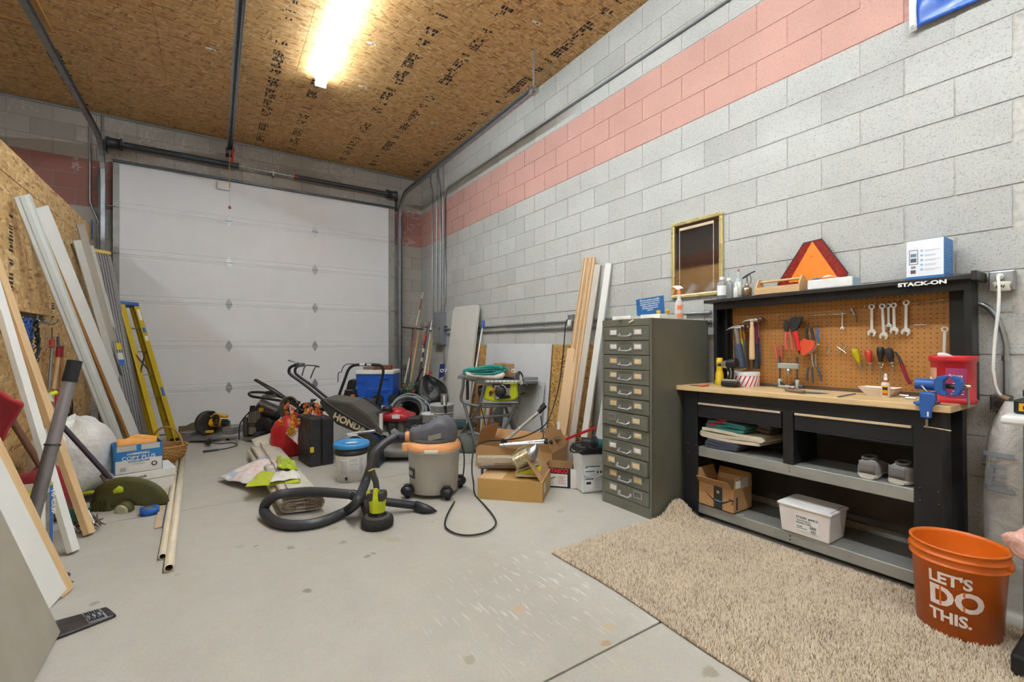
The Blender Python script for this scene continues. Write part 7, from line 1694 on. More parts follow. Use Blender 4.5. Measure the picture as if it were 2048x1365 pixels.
# ---------------- engine / pressure washer cluster
ge_ = at(515, 885, 5.75); ge_.z = fz(ge_.y)
en = thing('engine_unit', 'dirty small engine with fins, pump and black tank near the garage door', 'engine', ge_)
GRM = P('#6b655e', .5, .5, .3, 30, .3, 120); ze = 5.75
cb(G(), 484, 836, 494, 876, ze, .2).build('side_frame', P('#5a5652', .5, .4), en, bev=.02)
g = G()
for k in range(7): cb(g, 496+3.6*k, 824-k*.3, 498.2+3.6*k, 846, ze, .16)
g.build('cooling_fins', P('#a7a29b', .4, .6), en, kind='stuff'); cb(G(), 494, 832, 522, 872, ze+.03, .2).build('crankcase', GRM, en, bev=.02)
cb(G(), 497, 856, 512, 870, ze-.04, .06).build('pump_head', P('#9a958c', .4, .6), en, bev=.008); G().cone(at(505, 822, ze+.05), at(505, 812, ze+.05), .035, .03).build('air_filter', BLACK, en)
G().cone(at(516, 812, ze+.1), at(553, 828, ze+.15), .10, .10, 24).build('tank', P('#4a423c', .4, .3, .3), en); G().blob(at(552, 826, ze+.15), .07, .09, .1, 18, 12).build('tank_end', P('#3f4450', .5), en)
cb(G(), 516, 846, 552, 884, ze-.02, .25).build('housing', P('#25262a', .45), en, bev=.03); q = at(528, 852, ze-.03); G().lathe([(0, .02), (.09, .01), (.11, 0), (.11, -.03)][::-1], q, 24, axis=-FD).build('fan_cover', P('#1f2025', .4), en)
cb(G(), 488, 876, 520, 881, ze-.05, .25).build('base_plate', P('#8b8780', .5, .4), en)
cb(G(), 506, 866, 520, 892, ze-.18, .14).build('purple_case', P('#3c3442', .5), en, bev=.01)
G().tube(spline([at(478, 880, 5.6), at(480, 850, 5.65), at(492, 832, 5.7), at(503, 822, 5.7), at(515, 813, 5.75), at(528, 813, 5.8), at(545, 822, 5.8)]), .008, 8).build('cable', BLACK, en)
cb(G(), 517, 817, 524, 824, ze-.05, .04).build('yellow_cap', P('#d8a020', .5), en, bev=.004)
# folded machine with loop handle
zz = 5.5; fm = thing('tiller', 'machine with a folded black loop handle and a tan hose coil hung on it', 'tiller', at(600, 870, 5.6))
G().tube(spline([at(597, 810, zz), at(560, 802, zz), at(520, 796, zz), at(503, 793, zz), at(498, 788, zz+.05), at(505, 785, zz+.15), at(530, 786, zz+.2), at(560, 794, zz+.2), at(600, 806, zz+.2)], 5), .016, 10).build('loop_handle', BLACK, fm)
G().tube([at(509, 760, zz), at(530, 773, zz), at(565, 795, zz), at(604, 822, zz)], .013, 8).build('rod', BLACK, fm); G().tube([at(512, 759, zz+.1), at(550, 780, zz+.1), at(600, 815, zz+.1)], .009, 8).build('rod', BLACK, fm)
cb(G(), 530, 783, 543, 796, zz+.02, .06).build('control_box', P('#2a2c33', .5), fm, bev=.01); cb(G(), 524, 791, 550, 796, zz-.01, .04).build('control_plate', P('#77726b', .5, .4), fm)
for k in range(5):
    c = at(578+2*k, 822, zz+.02*k); G().tube([c+(RT*(.095-.012*k)*math.cos(a)*1.1+UP*(.17-.006*k)*math.sin(a)+FD*.03*math.sin(2*a)) for a in [2*PI*i/36 for i in range(36)]], .011, 8, closed=True).build('hose_loop', P('#6d6350', .5, 0, .1), fm)
g = G(); cb(g, 585, 820, 612, 872, 5.65, .3).build('engine_block', P('#2b2b2d', .6, .2, .2), fm, bev=.03); cb(G(), 598, 812, 650, 824, 5.75, .3).build('green_shroud', P('#1f3a2c', .5), fm, bev=.02)
G().lathe([(.07, -.03), (.09, -.02), (.09, .02), (.07, .035), (.03, .04), (0, .04)], at(617, 812, 5.6), 24).build('air_cleaner', P('#26272a', .5), fm)
G().blob(at(638, 808, 5.75), .12, .1, .06, 18, 10).build('fuel_tank', P('#c9c6b8', .5), fm); G().cone(at(627, 804, 5.7), at(627, 799, 5.7), .035).build('tank_cap', BLACK, fm)
for y_ in (860, 868): pass
w_ = at(600, 878, 5.6); w_.z = fz(w_.y)+.09; G().cone(w_-RT*.03, w_+RT*.03, .09, n=24).build('wheel', RUBBER, fm); w2_ = w_+FD*.4; w2_.z = fz(w2_.y)+.09; G().cone(w2_-RT*.03, w2_+RT*.03, .09, n=24).build('wheel', RUBBER, fm)
# ---------------- lawn mower with grass bag
zm = 4.95; mo = thing('lawn_mower', 'lawn mower with red engine and olive black grass catcher bag', 'lawn mower', V((at(790, 890, zm).x, at(790, 890, zm).y, fz(4.4))))
BAG = FAB('#3c382e', 150, .2); BAG2 = P('#2f2d28', .7, 0, .15, 9, .2)
bgp = [(637, 806), (641, 798), (660, 800), (700, 806), (735, 830), (765, 868), (752, 872), (705, 864), (672, 850), (650, 826)]
cflat(bgp, zm-.32, .42).build('grass_bag', BAG, mo, bev=.03)
q = at(668.5, 827.5, zm-.3235); q2 = at(728, 855, zm-.3235); dr_ = (q2-q).normalized(); ur_ = dr_.cross(FD); ur_ = -ur_ if ur_.z < 0 else ur_
text('HONDA', .098, q-ur_*.055, dr_, ur_, P('#d9c9a6', .7), mo, bold=.004, sx=1.0, depth=.002)
for zz2, dx in ((zm-.36, 0), (zm+.12, 12)):
    G().tube(spline([at(590+dx, 731, zz2), at(581+dx, 735, zz2), at(578+dx, 743, zz2), at(583+dx, 751, zz2), at(612+dx, 772, zz2), at(662+dx, 812, zz2), at(715+dx*.8, 845, zz2), at(764, 872, zz2)], 6), .0145, 10).build('handle_tube', BLACK, mo)
G().tube([at(590, 731, zm-.36), at(596, 728, zm-.2), at(602, 731, zm+.12)], .016, 10).build('handle_top', BLACK, mo); cb(G(), 588, 727, 600, 735, zm-.25, .12).build('lever_box', P('#7d7c7a', .4, .5), mo, bev=.008)
G().tube([at(576, 721, zm-.3), at(590, 725, zm-.25)], .006, 6).build('lever', STEEL, mo)
G().tube([at(604, 752, zm-.2), at(608, 737, zm-.2), at(612, 731, zm-.15), at(630, 732, zm-.05), at(638, 734, zm)], .006, 6).build('control_bail', BLACK, mo); G().tube([at(632, 732, zm), at(627, 742, zm+.05), at(621, 757, zm+.1)], .006, 6).build('control_bail', BLACK, mo)
q = at(636, 734, zm); G().tube([q+RT*(.016*math.cos(a))+UP*(.008*math.sin(a)) for a in [k*PI/6 for k in range(12)]], .004, 6, closed=True).build('bail_ring', STEEL, mo)
cflat([(700, 808), (712, 800), (762, 835), (764, 855), (752, 850), (716, 832)], zm-.1, .3).build('rear_cover', BLACK, mo, bev=.01)
# deck
dk = at(805, 880, 4.9); dz = fz(4.3)
G().lathe([(.27, .05), (.29, .07), (.29, .12), (.25, .15), (.12, .17), (0, .17)], V((dk.x, dk.y, dz)), 36, sx=1.25, sy=1.0, rz=-YAW).build('deck', P('#7b7770', .5, .2, .15), mo)
ec = at(795, 850, 4.9); MR = P('#a31f27', .35, 0, .08)
loft([(ec-RT*.17+UP*.085, .10, .035), (ec-RT*.155+UP*.09, .13, .05), (ec-RT*.05+UP*.10, .15, .055), (ec+RT*.08+UP*.095, .15, .055), (ec+RT*.17+UP*.08, .12, .045), (ec+RT*.185+UP*.075, .09, .03)], MR, 'engine_shroud', mo, 28, .6)
G().lathe([(.09, .14), (.085, .165), (.06, .18), (0, .182)], V((ec.x, ec.y, ec.z))+UP*-.0, 28).build('recoil_cover', P('#b3222b', .35), mo)
for k in range(9): a = -1.2+k*.3; G().ob(ec+RT*(.07*math.sin(a))-FD*.07*math.cos(a)+UP*.172, RT*.003, FD*.01, UP*.006).build('shroud_rib', P('#8f1a22', .4), mo)
cb(G(), 784, 831, 799, 838, 4.73, .01).build('engine_sticker', P('#c9c4bd', .5), mo); G().lathe([(.05, 0), (.055, .01), (.05, .045), (.04, .05), (0, .05)], at(775, 822, 4.8), 20).build('fuel_cap', BLACK, mo)
G().cone(at(800, 873, 4.9), at(800, 845, 4.9), .07, .07, 20).build('crankcase', P('#8d8a85', .4, .6, .2), mo); cb(G(), 812, 836, 840, 858, 4.72, .16).build('muffler_cover', P('#232427', .45), mo, bev=.015); q = at(829, 848, 4.715); G().cone(q, q-FD*.004, .02, n=6).build('hex_vent', BLACK, mo)
G().lathe([(.11, -.006), (.115, 0), (.11, .006)], at(800, 868, 4.85), 24).build('flange', STEEL, mo); cb(G(), 776, 848, 792, 868, 4.76, .1).build('carburettor', P('#2e2f31', .5), mo, bev=.01)
G().cone(at(762, 868, 4.7), at(762, 828, 4.7), .02, n=14).build('oil_tube', P('#d7d6d2', .5), mo)
for (x, off) in ((752, -.28), (752, .22), (868, -.28), (868, .22)):
    w_ = at(x, 880, 4.9)+FD*off; w_.z = fz(w_.y)+.095; G().cone(w_-FD*.025, w_+FD*.025, .093, n=28).build('wheel', RUBBER, mo, bev=.006); G().cone(w_-FD*.028, w_+FD*.028, .05, n=24).build('hub', P('#8b8b87', .5), mo)
cflat([(781, 862), (787, 858), (812, 876), (808, 884), (782, 872)], 4.62, .05).build('front_guard', P('#9b978f', .45, .4), mo, bev=.006)
# navy case with silver bar
zs = 4.42; lz = thing('navy_case', 'navy blue rounded case with a silver bar behind the blue lidded pail', 'case', V((at(722, 930, zs).x, at(722, 930, zs).y, fz(3.9))))
cz0 = at(722, 930, zs); cz0.z = fz(cz0.y); hN = at(722, 872, zs).z-cz0.z
for (a_, b_, m, nm, ex) in ((0, .03, P('#37382f', .6), 'rim', .012), (.02, .24, P('#1d3047', .45), 'shell', 0), (.23, .26, P('#37382f', .6), 'rim', .012)):
    w_ = .165+ex; pts_ = [cz0-RT*w_, cz0+RT*w_]+[cz0+RT*(w_*math.cos(t))+UP*(hN-.16+(.16+ex)*math.sin(t)) for t in [PI*k/14 for k in range(15)]]
    G().prism([p+FD*a_+UP*.003 for p in pts_], FD*(b_-a_)).build(nm, m, lz)
G().cone(at(692, 869, zs-.02), at(751, 862, zs-.02), .016, n=14).build('silver_bar', P('#b5b4b3', .3, .7), lz)
# second black handle machine (snow thrower)
zq = 5.35; sn_ = thing('snow_thrower', 'black tube handle machine with a tall chute and red body', 'snow thrower', V((at(715, 870, zq).x, at(715, 870, zq).y, fz(4.8))))
G().tube(spline([at(673, 815, zq), at(677, 795, zq), at(690, 758, zq), at(697, 740, zq), at(706, 732, zq), at(720, 730, zq), at(756, 730, zq), at(765, 735, zq), at(766, 748, zq), at(758, 785, zq), at(749, 822, zq)], 6), .0165, 10).build('handle', BLACK, sn_)
for x0, x1 in ((720, 730), (734, 743)): G().cone(at(x0, 730, zq), at(x1, 730, zq), .018, n=12).build('handle_label', P('#d4d4d2', .5), sn_)
G().tube(spline([at(676, 765, zq-.05), at(677, 747, zq-.05), at(683, 744, zq-.05), at(686, 735, zq-.05), at(694, 729, zq-.05), at(715, 729, zq-.05)]), .005, 6).build('cable', BLACK, sn_)
ch_ = [(685, 800), (690, 768), (697, 759), (705, 763), (704, 778), (706, 802)]
cflat([(684, 806), (689, 780), (706, 780), (709, 806)], zq-.02, .14).build('chute_base', P('#232427', .3), sn_, bev=.01); cflat([(691, 782), (696, 762), (703, 759), (708, 764), (705, 782)], zq+.0, .12).build('chute_head', P('#1c1d1f', .3), sn_, bev=.01)
cflat([(680, 800), (683, 788), (687, 789), (684, 802)], zq-.05, .01).build('yellow_label', P('#e0b52a', .5), sn_); cb(G(), 701, 790, 708, 806, zq-.04, .04).build('orange_part', P('#c9772a', .5), sn_, bev=.004)
cb(G(), 690, 805, 745, 850, zq+.05, .4).build('body', P('#26272a', .5), sn_, bev=.03); G().blob(at(733, 812, zq), .09, .1, .07, 18, 10).build('red_cap', P('#b32a35', .4), sn_)
w_ = at(726, 860, zq); w_.z = fz(w_.y)+.11; G().cone(w_-FD*.04, w_+FD*.04, .11, n=24).build('wheel', RUBBER, sn_)
G().tube([at(690, 806, zq-.1), at(722, 803, zq-.1), at(750, 808, zq-.1)], .012, 8).build('cross_bar', DARKST, sn_)
# ---------------- coolers
zc_ = 6.35; gcz = at(755, 840, zc_); gcz.z = fz(gcz.y)
c1 = thing('cooler', 'dark green cooler with white lid under the blue one', 'cooler', gcz)
lw = .29; h1 = at(755, 812, zc_).z-gcz.z
G().ob(gcz+FD*.2+UP*(h1/2-.03), RT*lw, FD*.19, UP*(h1/2-.035)).build('tub', P('#20423a', .5), c1, bev=.02); G().ob(gcz+FD*.2+UP*(h1-.03), RT*(lw+.01), FD*.20, UP*.03).build('lid', P('#dad8d1', .45, 0, .04), c1, bev=.015)
c2 = thing('cooler', 'large blue wheeled cooler with white lid stacked on the green one', 'cooler', gcz+UP*(h1+.001))
b0_ = gcz.z+h1+.002; t0_ = at(750, 741, zc_).z; q = at(748.5, 780, zc_); q.z = 0; hh2 = t0_-b0_; CBU = P('#1a55b8', .4, 0, .05)
def qp(pts, y0, y1, mat, nm, bev=.01): return G().prism([q+RT*x+UP*z+FD*y0 for x, z in pts], FD*(y1-y0)).build(nm, mat, c2, bev=bev)
qp([(-.23, b0_), (.2, b0_), (.25, b0_+hh2*.25), (.262, t0_-.06), (-.268, t0_-.06), (-.26, b0_+hh2*.5)], .02, .38, CBU, 'tub')
qp([(-.272, t0_-.06), (.27, t0_-.06), (.27, t0_-.01), (.25, t0_), (-.25, t0_), (-.272, t0_-.012)], 0, .40, P('#dfdedb', .45, 0, .03), 'lid', .012)
qp([(-.2, b0_+.03), (-.06, b0_+.03), (-.03, b0_+.17), (.2, b0_+.19), (.2, b0_+.24), (-.1, b0_+.24), (-.14, b0_+.13), (-.2, b0_+.13)], .012, .03, P('#174da8', .4), 'relief')
qp([(.07, t0_-.12), (.2, t0_-.12), (.2, t0_-.1), (.07, t0_-.1)], -.01, .02, P('#1f5cc4', .4), 'side_grip', .004)
G().tube([q-FD*.03+RT*x+UP*z for x, z in ((-.18, b0_+.03), (-.17, b0_+.085), (-.1, b0_+.10), (-.02, b0_+.09), (-.03, b0_+.03))], .010, 8).build('tow_handle', P('#2a6ad0', .4), c2)
for x in (.05, .27): w_ = q+RT*x-FD*.02+UP*(b0_+.085); G().cone(w_, w_+FD*.06, .075, n=24).build('wheel', RUBBER, c2, bev=.005)
G().lathe([(.03, 0), (.035, 0), (.035, .002), (.03, .002)], q+RT*-.18+UP*(t0_-.17)+FD*.012, 20, axis=-FD, caps=False).build('emblem', P('#2f6fd0', .4), c2)
for k, (x0, x1, y0, y1, m, lb) in enumerate(((726, 748, 734, 739, '#7b6a55', 'flat grey brown tool lying on the blue cooler lid'), (744, 782, 731, 740, '#6b3f2c', 'dark rusty clamp on the blue cooler lid'), (768, 784, 732, 739, '#d9602b', 'orange handle on the right end of the cooler lid'))):
    g = G(); cb(g, x0, y0, x1, y1, zc_+.08+.05*k, .08); tag(g.build('hand_tool', P(m, .6, .1, .3, 40), bev=.008), lb, 'tool')
# ---------------- corner: bags, tools, buckets, coil
bz2 = at(866, 860, 6.9); fl0 = fz(6.6)
DB = SACK('#17181b', .22, 1, 8)
tag(G().blob(V((at(858,800,6.75).x, at(858,800,6.75).y, .32)), .33, .26, .42, 36, 26, .14, 3, 11, fl0+.003, 0, .02).build('garbage_bag', DB), 'big shiny black garbage bag in the right corner beside the leaning table', 'bag')
tag(G().blob(V((at(808,800,6.75).x, at(808,800,6.75).y, .22)), .21, .2, .34, 30, 22, .14, 3, 14, fl0+.003, 0, .02).build('garbage_bag', DB), 'smaller black garbage bag under the red flowered greenery', 'bag')
gr = thing('poinsettia', 'artificial greenery with red flowers poking out of a black bag', 'plant', at(815, 790, 6.55)); rr = random.Random(2)
GL = P('#2e5a2c', .6); RL = P('#c23a2a', .5)
for i in range(60):
    c = at(817+rr.uniform(-13, 13), 777+rr.uniform(-9, 10), 6.5+rr.uniform(-.08, .08)); d = V((rr.uniform(-1,1), rr.uniform(-1,1), rr.uniform(-.3,1))).normalized(); s_ = d.orthogonal().normalized(); L_ = .045
    G().add([c, c+d*L_*.5+s_*L_*.28, c+d*L_, c+d*L_*.5-s_*L_*.28], [(0,1,2,3)]).build('leaf', RL if i % 6 == 0 else GL, gr, solid=.001)
def tl_(name, label, cat, a, b, r_, m, extra=()):
    t = thing(name, label, cat, at(*b)); G().cone(at(*b), at(*a), r_, r_, 10).build('shaft', m, t)
    for nm, g, mm in extra: g.build(nm, mm, t)
    return t
WD = WOOD('#c9a06a', .85)
t = tl_('tall_pole', 'red and white banded pole leaning in the corner, tallest of the tools there', 'pole', (846, 586, 7.95), (808, 772, 7.3), .011, P('#a8473f', .5))
for f0_, f1_ in ((.0, .28), (.62, .8), (.93, 1)): G().cone(at(808, 772, 7.3).lerp(at(846, 586, 7.95), f0_), at(808, 772, 7.3).lerp(at(846, 586, 7.95), f1_), .012, n=10).build('white_band', P('#d9d4c4', .5), t)
tl_('squeegee', 'dark metal T-bar tool standing head up in the corner', 'squeegee', (826, 656, 7.9), (818, 765, 7.4), .013, DARKST, (('cross_bar', G().cone(at(804, 655, 7.9), at(846, 659, 7.75), .013, n=8), P('#4f4a48', .5, .4)),))
tl_('garden_tool', 'plain wooden tool handle leaning right of the T-bar', 'handle', (838, 660, 7.75), (821, 766, 7.2), .016, WD)
t = tl_('shovel', 'upturned shovel with black shaft and grey blade in the corner', 'shovel', (852, 672, 7.5), (836, 765, 7.0), .015, P('#3a3a3c', .5))
G().grid(lambda u, v: at(840+26*u, 643+3*(1-u)+(12*v)*(1-.4*abs(u-.6)), 7.55+.05*math.sin(PI*u)), 8, 5).build('blade', P('#8a8378', .5, .4), t, solid=.004); G().cone(at(846, 690, 7.4), at(853, 664, 7.5), .017).build('red_grip', P('#b5323a', .45), t); G().tube([at(852, 664, 7.5), at(856, 657, 7.52), at(853, 653, 7.55)], .01, 8).build('socket', DARKST, t)
for a in ((.42, .5), (.62, .7)): p0_, p1_ = at(836, 765, 7.0), at(852, 672, 7.5); G().cone(p0_.lerp(p1_, a[0]), p0_.lerp(p1_, a[1]), .0165).build('light_band', P('#cfcfcb', .5), t)
tl_('garden_tool', 'thin wooden handle behind the black shovel shaft', 'handle', (848, 672, 7.6), (838, 770, 7.1), .012, WD)
t = thing('spirit_level', 'long yellow ruled straightedge leaning beside the shovel', 'level', at(848, 760, 6.95)); G().ob(at(855.5, 705, 7.1), (at(862, 666, 7.25)-at(849, 748, 6.95))/2, RT*.016, FD*.006).build('bar', P('#dcb32a', .45), t); G().ob(at(860.5, 664, 7.22), UP*.03+RT*.004, RT*.016, FD*.008).build('end_block', BLACK, t)
tl_('metal_pole', 'grey metal pole leaning just left of the electrical panel', 'pole', (864, 641, 7.3), (846, 765, 6.9), .012, GALV)
tl_('garden_tool', 'yellowish wooden handle behind the grey metal pole', 'handle', (864, 680, 7.25), (853, 765, 6.95), .012, WD)
tl_('garden_fork', 'black fork handle standing behind the black bags', 'handle', (845, 738, 7.1), (829, 770, 6.9), .014, BLACK)
wfr = thing('plant_support', 'thin black wire plant supports behind the black bags', 'frame', at(800, 775, 7.4))
for x in (803, 808, 811): G().tube([at(x-1, 775, 7.4), at(x, 735, 7.45), at(x+1, 730, 7.45), at(x+4, 735, 7.45), at(x+5, 775, 7.4)], .005, 6).build('wire', BLACK, wfr)
for y in (740, 752): G().tube([at(801, y, 7.42), at(816, y-2, 7.42)], .004, 6).build('wire', BLACK, wfr)
tag(G().cone(at(861, 750, 6.7), at(861, 743, 6.7), .022, .018, 12).build('bottle_cap', P('#c5232a', .4)), 'small red cap on top of the big black garbage bag', 'cap')
# electrical panel
pz0, pz1 = pX(880, 690, W-.09).z, pX(880, 624, W-.09).z; py0, py1 = pX(883, 650, W-.09).y, pX(865, 650, W-.09).y
ep = thing('electrical_panel', 'grey electrical panel box on the right wall below the four conduits', 'electrical panel', (W, (py0+py1)/2, pz0)); PN = P('#8f959a', .45, .3, .04)
G().box(W-.085, py0, pz0, W-.004, py1, pz1).build('enclosure', PN, ep, bev=.004); G().box(W-.094, py0+.02, pz0+.02, W-.085, py1-.02, pz1-.02).build('panel_door', P('#979ca1', .45, .3, .04), ep, bev=.004)
G().box(W-.098, py0+.06, pz0+.24, W-.094, py0+.09, pz0+.29).build('latch', DARKST, ep)
for k in range(2): G().rb((W-.03, py0-.03, pz0+.30-.06*k), .03, .05, .02, .3).build('side_fitting', DARKST, ep, bev=.004)
cond('short conduit dropping from the bottom of the electrical panel', [(W-.02, py0+.06, pz0), (W-.02, py0+.06, .65)], .01)
dk_ = [pX(872, 693, W-.006), pX(885, 705, W-.006)]; tag(G().box(W-.007, dk_[1].y, dk_[1].z, W-.0005, dk_[0].y, dk_[0].z).build('wall_patch', P('#8d8173', .9)), 'brown grey patch on the wall under the electrical panel', 'patch')
sg = thing('yard_sign', 'dark blue sign with pale letters leaning on the wall beside the white table', 'sign', at(880, 758, 6.9)); sgq = [at(877, 758, 6.75), at(889, 752, 6.7), at(890, 728, 6.75), at(880, 729, 6.8)]
G().prism(sgq, FD*.01).build('board', P('#1f2f6a', .5), sg); text('OV', .07, at(880, 745, 6.73), RT, UP, LET, sg, bold=.002)
# buckets
def pail(label, c, r0, r1, h, mat, rings=()):
    t = thing('pail', label, 'bucket', c); G().lathe([(0, .004), (r0, .004), (r0, 0), (r1, h), (r1+.006, h), (r1+.006, h-.02), (r1+.002, h-.022)]+[], c, 36, caps=False).build('pail_body', mat, t, solid=.002)
    for z in rings: rr_ = r0+(r1-r0)*z/h; G().lathe([(rr_, z-.004), (rr_+.008, z-.002), (rr_+.008, z+.004), (rr_, z+.006)], c, 36, caps=False).build('ring', mat, t)
    return t
c = at(884, 862, 5.95); c.z = fz(c.y); pl_ = pail('big translucent white bucket holding a square trowel', c, .13, .152, at(884, 808, 5.95).z-c.z, P('#c9c9c4', .35, 0, .05, 9, 0, 200, .2), (.30, .27, .33))
tw = thing('square_trowel', 'steel square trowel with a black handle in the big bucket', 'trowel', at(886, 850, 5.85)); G().ob(at(888, 808, 5.85), RT*.042, FD*.002, UP*.13).build('blade', STEEL, tw); G().cone(at(890, 812, 5.76), at(892, 827, 5.76), .018, .016, 12).build('handle', BLACK, tw); G().cone(at(888, 792, 5.83), at(889, 812, 5.78), .012).build('shank', P('#cfcfcb', .4), tw)
c = at(858, 858, 5.9); c.z = fz(c.y); pail('smaller white bucket beside the big one', c, .085, .095, at(858, 826, 5.9).z-c.z, P('#dddedd', .4, 0, .04), (.16,))
tag(G().lathe([(.045, 0), (.05, .005), (.05, .05), (.03, .055)], at(898, 846, 5.6), 20).build('bottle_cap', BLACK), 'round black cap resting in front of the big bucket', 'cap')
# grey hose / conduit coil
cl = thing('conduit_coil', 'large coil of grey flexible conduit leaning on the black bags', 'coil', at(822, 850, 6.1)); rr = random.Random(4)
for k in range(11):
    c = at(815+rr.uniform(-5, 12), 822+rr.uniform(-4, 4), 6.05+.03*k); rx_, rz2 = .235+rr.uniform(-.05, .02), .20+rr.uniform(-.05, .01); tilt = .25+rr.uniform(-.12, .12)
    G().tube([c+RT*(rx_*math.cos(a)*math.cos(tilt)-rz2*math.sin(a)*math.sin(tilt))+UP*(rz2*math.sin(a)*math.cos(tilt)+rx_*math.cos(a)*math.sin(tilt)*.5)+FD*.1*math.sin(a) for a in [2*PI*i/44 for i in range(44)]], .0125, 8, closed=True).build('loop', P('#8c8f92', .4, .1), cl)
tag(G().tube([at(838, 857, 5.8), at(860, 858, 5.75), at(895, 864, 5.6), at(925, 862, 5.5)], .02, 8).build('wood_pole', P('#b9b0a0', .6)), 'pale pole lying on the floor behind the vacuum', 'pole')
# leaning folding table
bl, br_ = V((2.84, 6.32, fz(6.3)+.004)), V((2.88, 5.60, fz(5.6)+.004)); tl2, tr2 = pX(905, 612, 3.08), pX(958, 612, 3.08)
ft = thing('folding_table', 'white plastic folding table with rounded corners leaning on its end against the wall', 'table', (bl+br_)/2)
axx = (br_-bl).normalized(); ayy = ((tl2+tr2)/2-(bl+br_)/2); Hh = ayy.length; ayy.normalize(); axx = (axx-ayy*axx.dot(ayy)).normalized(); Wt = (br_-bl).length; cr_ = .07; o_ = (bl+br_)/2
pts_ = []
for cx_, cy_, a0_ in ((Wt/2-cr_, Hh-cr_, 0), (-Wt/2+cr_, Hh-cr_, PI/2), (-Wt/2+cr_, cr_, PI), (Wt/2-cr_, cr_, 1.5*PI)):
    for k in range(6): a = a0_+PI/2*k/5; pts_.append(o_+axx*(cx_+cr_*math.cos(a))+ayy*(cy_+cr_*math.sin(a)))
nf = axx.cross(ayy); nf = nf if nf.x > 0 else -nf
G().prism(pts_, nf*.045).build('tabletop', P('#d2cfc7', .5, 0, .03, 5, .03, 80), ft, bev=.008)
G().tube([o_+axx*.2+ayy*.3+nf*.06, o_+axx*.2+ayy*(Hh-.3)+nf*.06], .012).build('folded_leg', DARKST, ft)
# pole with blue grip
t = tl_('broom_pole', 'white pole with a blue grip leaning on the wall beside the folding table', 'pole', (965, 655, 5.75), (934, 850, 5.45), .012, P('#cfcfcc', .4, .3)); G().cone(at(965, 657, 5.75), at(967, 642, 5.78), .022, .019, 12).build('blue_grip', P('#2e62a8', .45), t)
# sheets on the wall
def sheet(name, label, y0, y1, h, xb_, xt_, mat, th_=.012, cat='sheet'):
    z0 = fz((y0+y1)/2)+.004; g = G(); g.prism([(xb_, y0, z0), (xt_, y0, z0+h), (xt_+th_, y0, z0+h), (xb_+th_, y0, z0)], (0, y1-y0, 0)); return tag(g.build(name, mat, bev=.001), label, cat)
yo0, yo1 = 3.28, pX(944, 690, 3.14).y
OSBW = make_osb('leaning_strand_board', '#bf9555', '#7d5526', '#dcb77a', .85, 1, up='X')
sheet('strand_board_sheet', 'strand board sheet leaning on the right wall behind the timber', yo0, yo1, 1.205, 3.05, 3.150, OSBW)
yw0, yw1 = pX(1100, 690, 3.1).y, pX(970, 690, 3.1).y
sheet('plastic_sheet', 'large white sheet leaning in front of the strand board behind the table saw', yw0, yw1, 1.22, 3.02, 3.128, P('#d0d1d3', .4, 0, .015), .008)
sheet('grey_offcut', 'smaller grey white offcut panel in front of the large white sheet', yw0+.05, yw0+.5, .78, 2.97, 3.06, P('#c6c7c8', .5, 0, .03), .008)
# ================================================================ table saw on its stand
zt = 5.2; RYG = P('#c4ce1f', .45, 0, .05); SG = P('#75777a', .4, .5); SGD = P('#515356', .45, .4)
saw = thing('table_saw', 'lime green table saw on a folding grey tube stand', 'table saw', V((at(985, 880, zt).x, at(985, 880, zt).y, fz(4.6))))
G().prism([at(916, 752, zt), at(976, 766, zt-.25), at(1075, 762, zt-.2), at(1075, 757, zt+.25), at(1000, 748, zt+.35)], UP*-.03).build('tabletop', P('#85888b', .35, .6), saw, bev=.003)
cb(G(), 915, 753, 927, 758, zt-.05, .4).build('left_rail', P('#8d9094', .4, .6), saw); cb(G(), 1046, 754, 1076, 760, zt-.22, .03).build('right_rail', P('#9c9ea0', .4, .6), saw, bev=.004); cb(G(), 970, 761, 1042, 766, zt-.3, .03).build('front_rail', P('#a5a6a8', .4, .6), saw, bev=.003)
g = G()
for k in range(8): cb(g, 974+8*k, 762, 979+8*k, 764.5, zt-.302, .003)
g.build('scale_marks', LET, saw, kind='stuff')
bd = [(974, 767), (1034, 765), (1038, 795), (1026, 802), (992, 806), (966, 800)]
cflat(bd, zt-.24, .42).build('saw_body', RYG, saw, bev=.02)
cflat([(986, 769), (1021, 768), (1019, 793), (989, 798)], zt-.245, .02).build('front_panel', P('#9b9c98', .45), saw, bev=.004); cb(G(), 985, 769, 1020, 776, zt-.255, .015).build('black_strip', BLACK, saw); text('10 IN', .03, at(988, 775, zt-.257), RT, UP, LET, saw, bold=.001)
q = at(1001, 784, zt-.26); G().lathe([(.055, 0), (.06, .01), (.055, .02), (.02, .03), (0, .03)], q, 24, axis=-FD).build('hand_wheel', P('#2c2b2a', .5), saw); G().cone(q-FD*.03+UP*-.05, q-FD*.07+UP*-.055, .016).build('crank_knob', BLACK, saw)
G().tube([q+RT*(.07*math.cos(a))+UP*(.075*math.sin(a))-FD*.006 for a in [-.2+k*.2 for k in range(9)]], .006, 6).build('bevel_slot', P('#d3d4d2', .3, .6), saw)
cb(G(), 979, 781, 989, 784, zt-.28, .03).build('red_lever', P('#d14a2c', .5), saw, bev=.003); cb(G(), 978, 784, 983, 792, zt-.26, .02).build('switch', P('#5b3a22', .5), saw, bev=.003)
cflat([(988, 794), (1019, 791), (1022, 796), (989, 799)], zt-.262, .01).build('nameplate', BLACK, saw); text('15A', .03, at(989, 798, zt-.266), RT, UP, LET, saw, bold=.001)
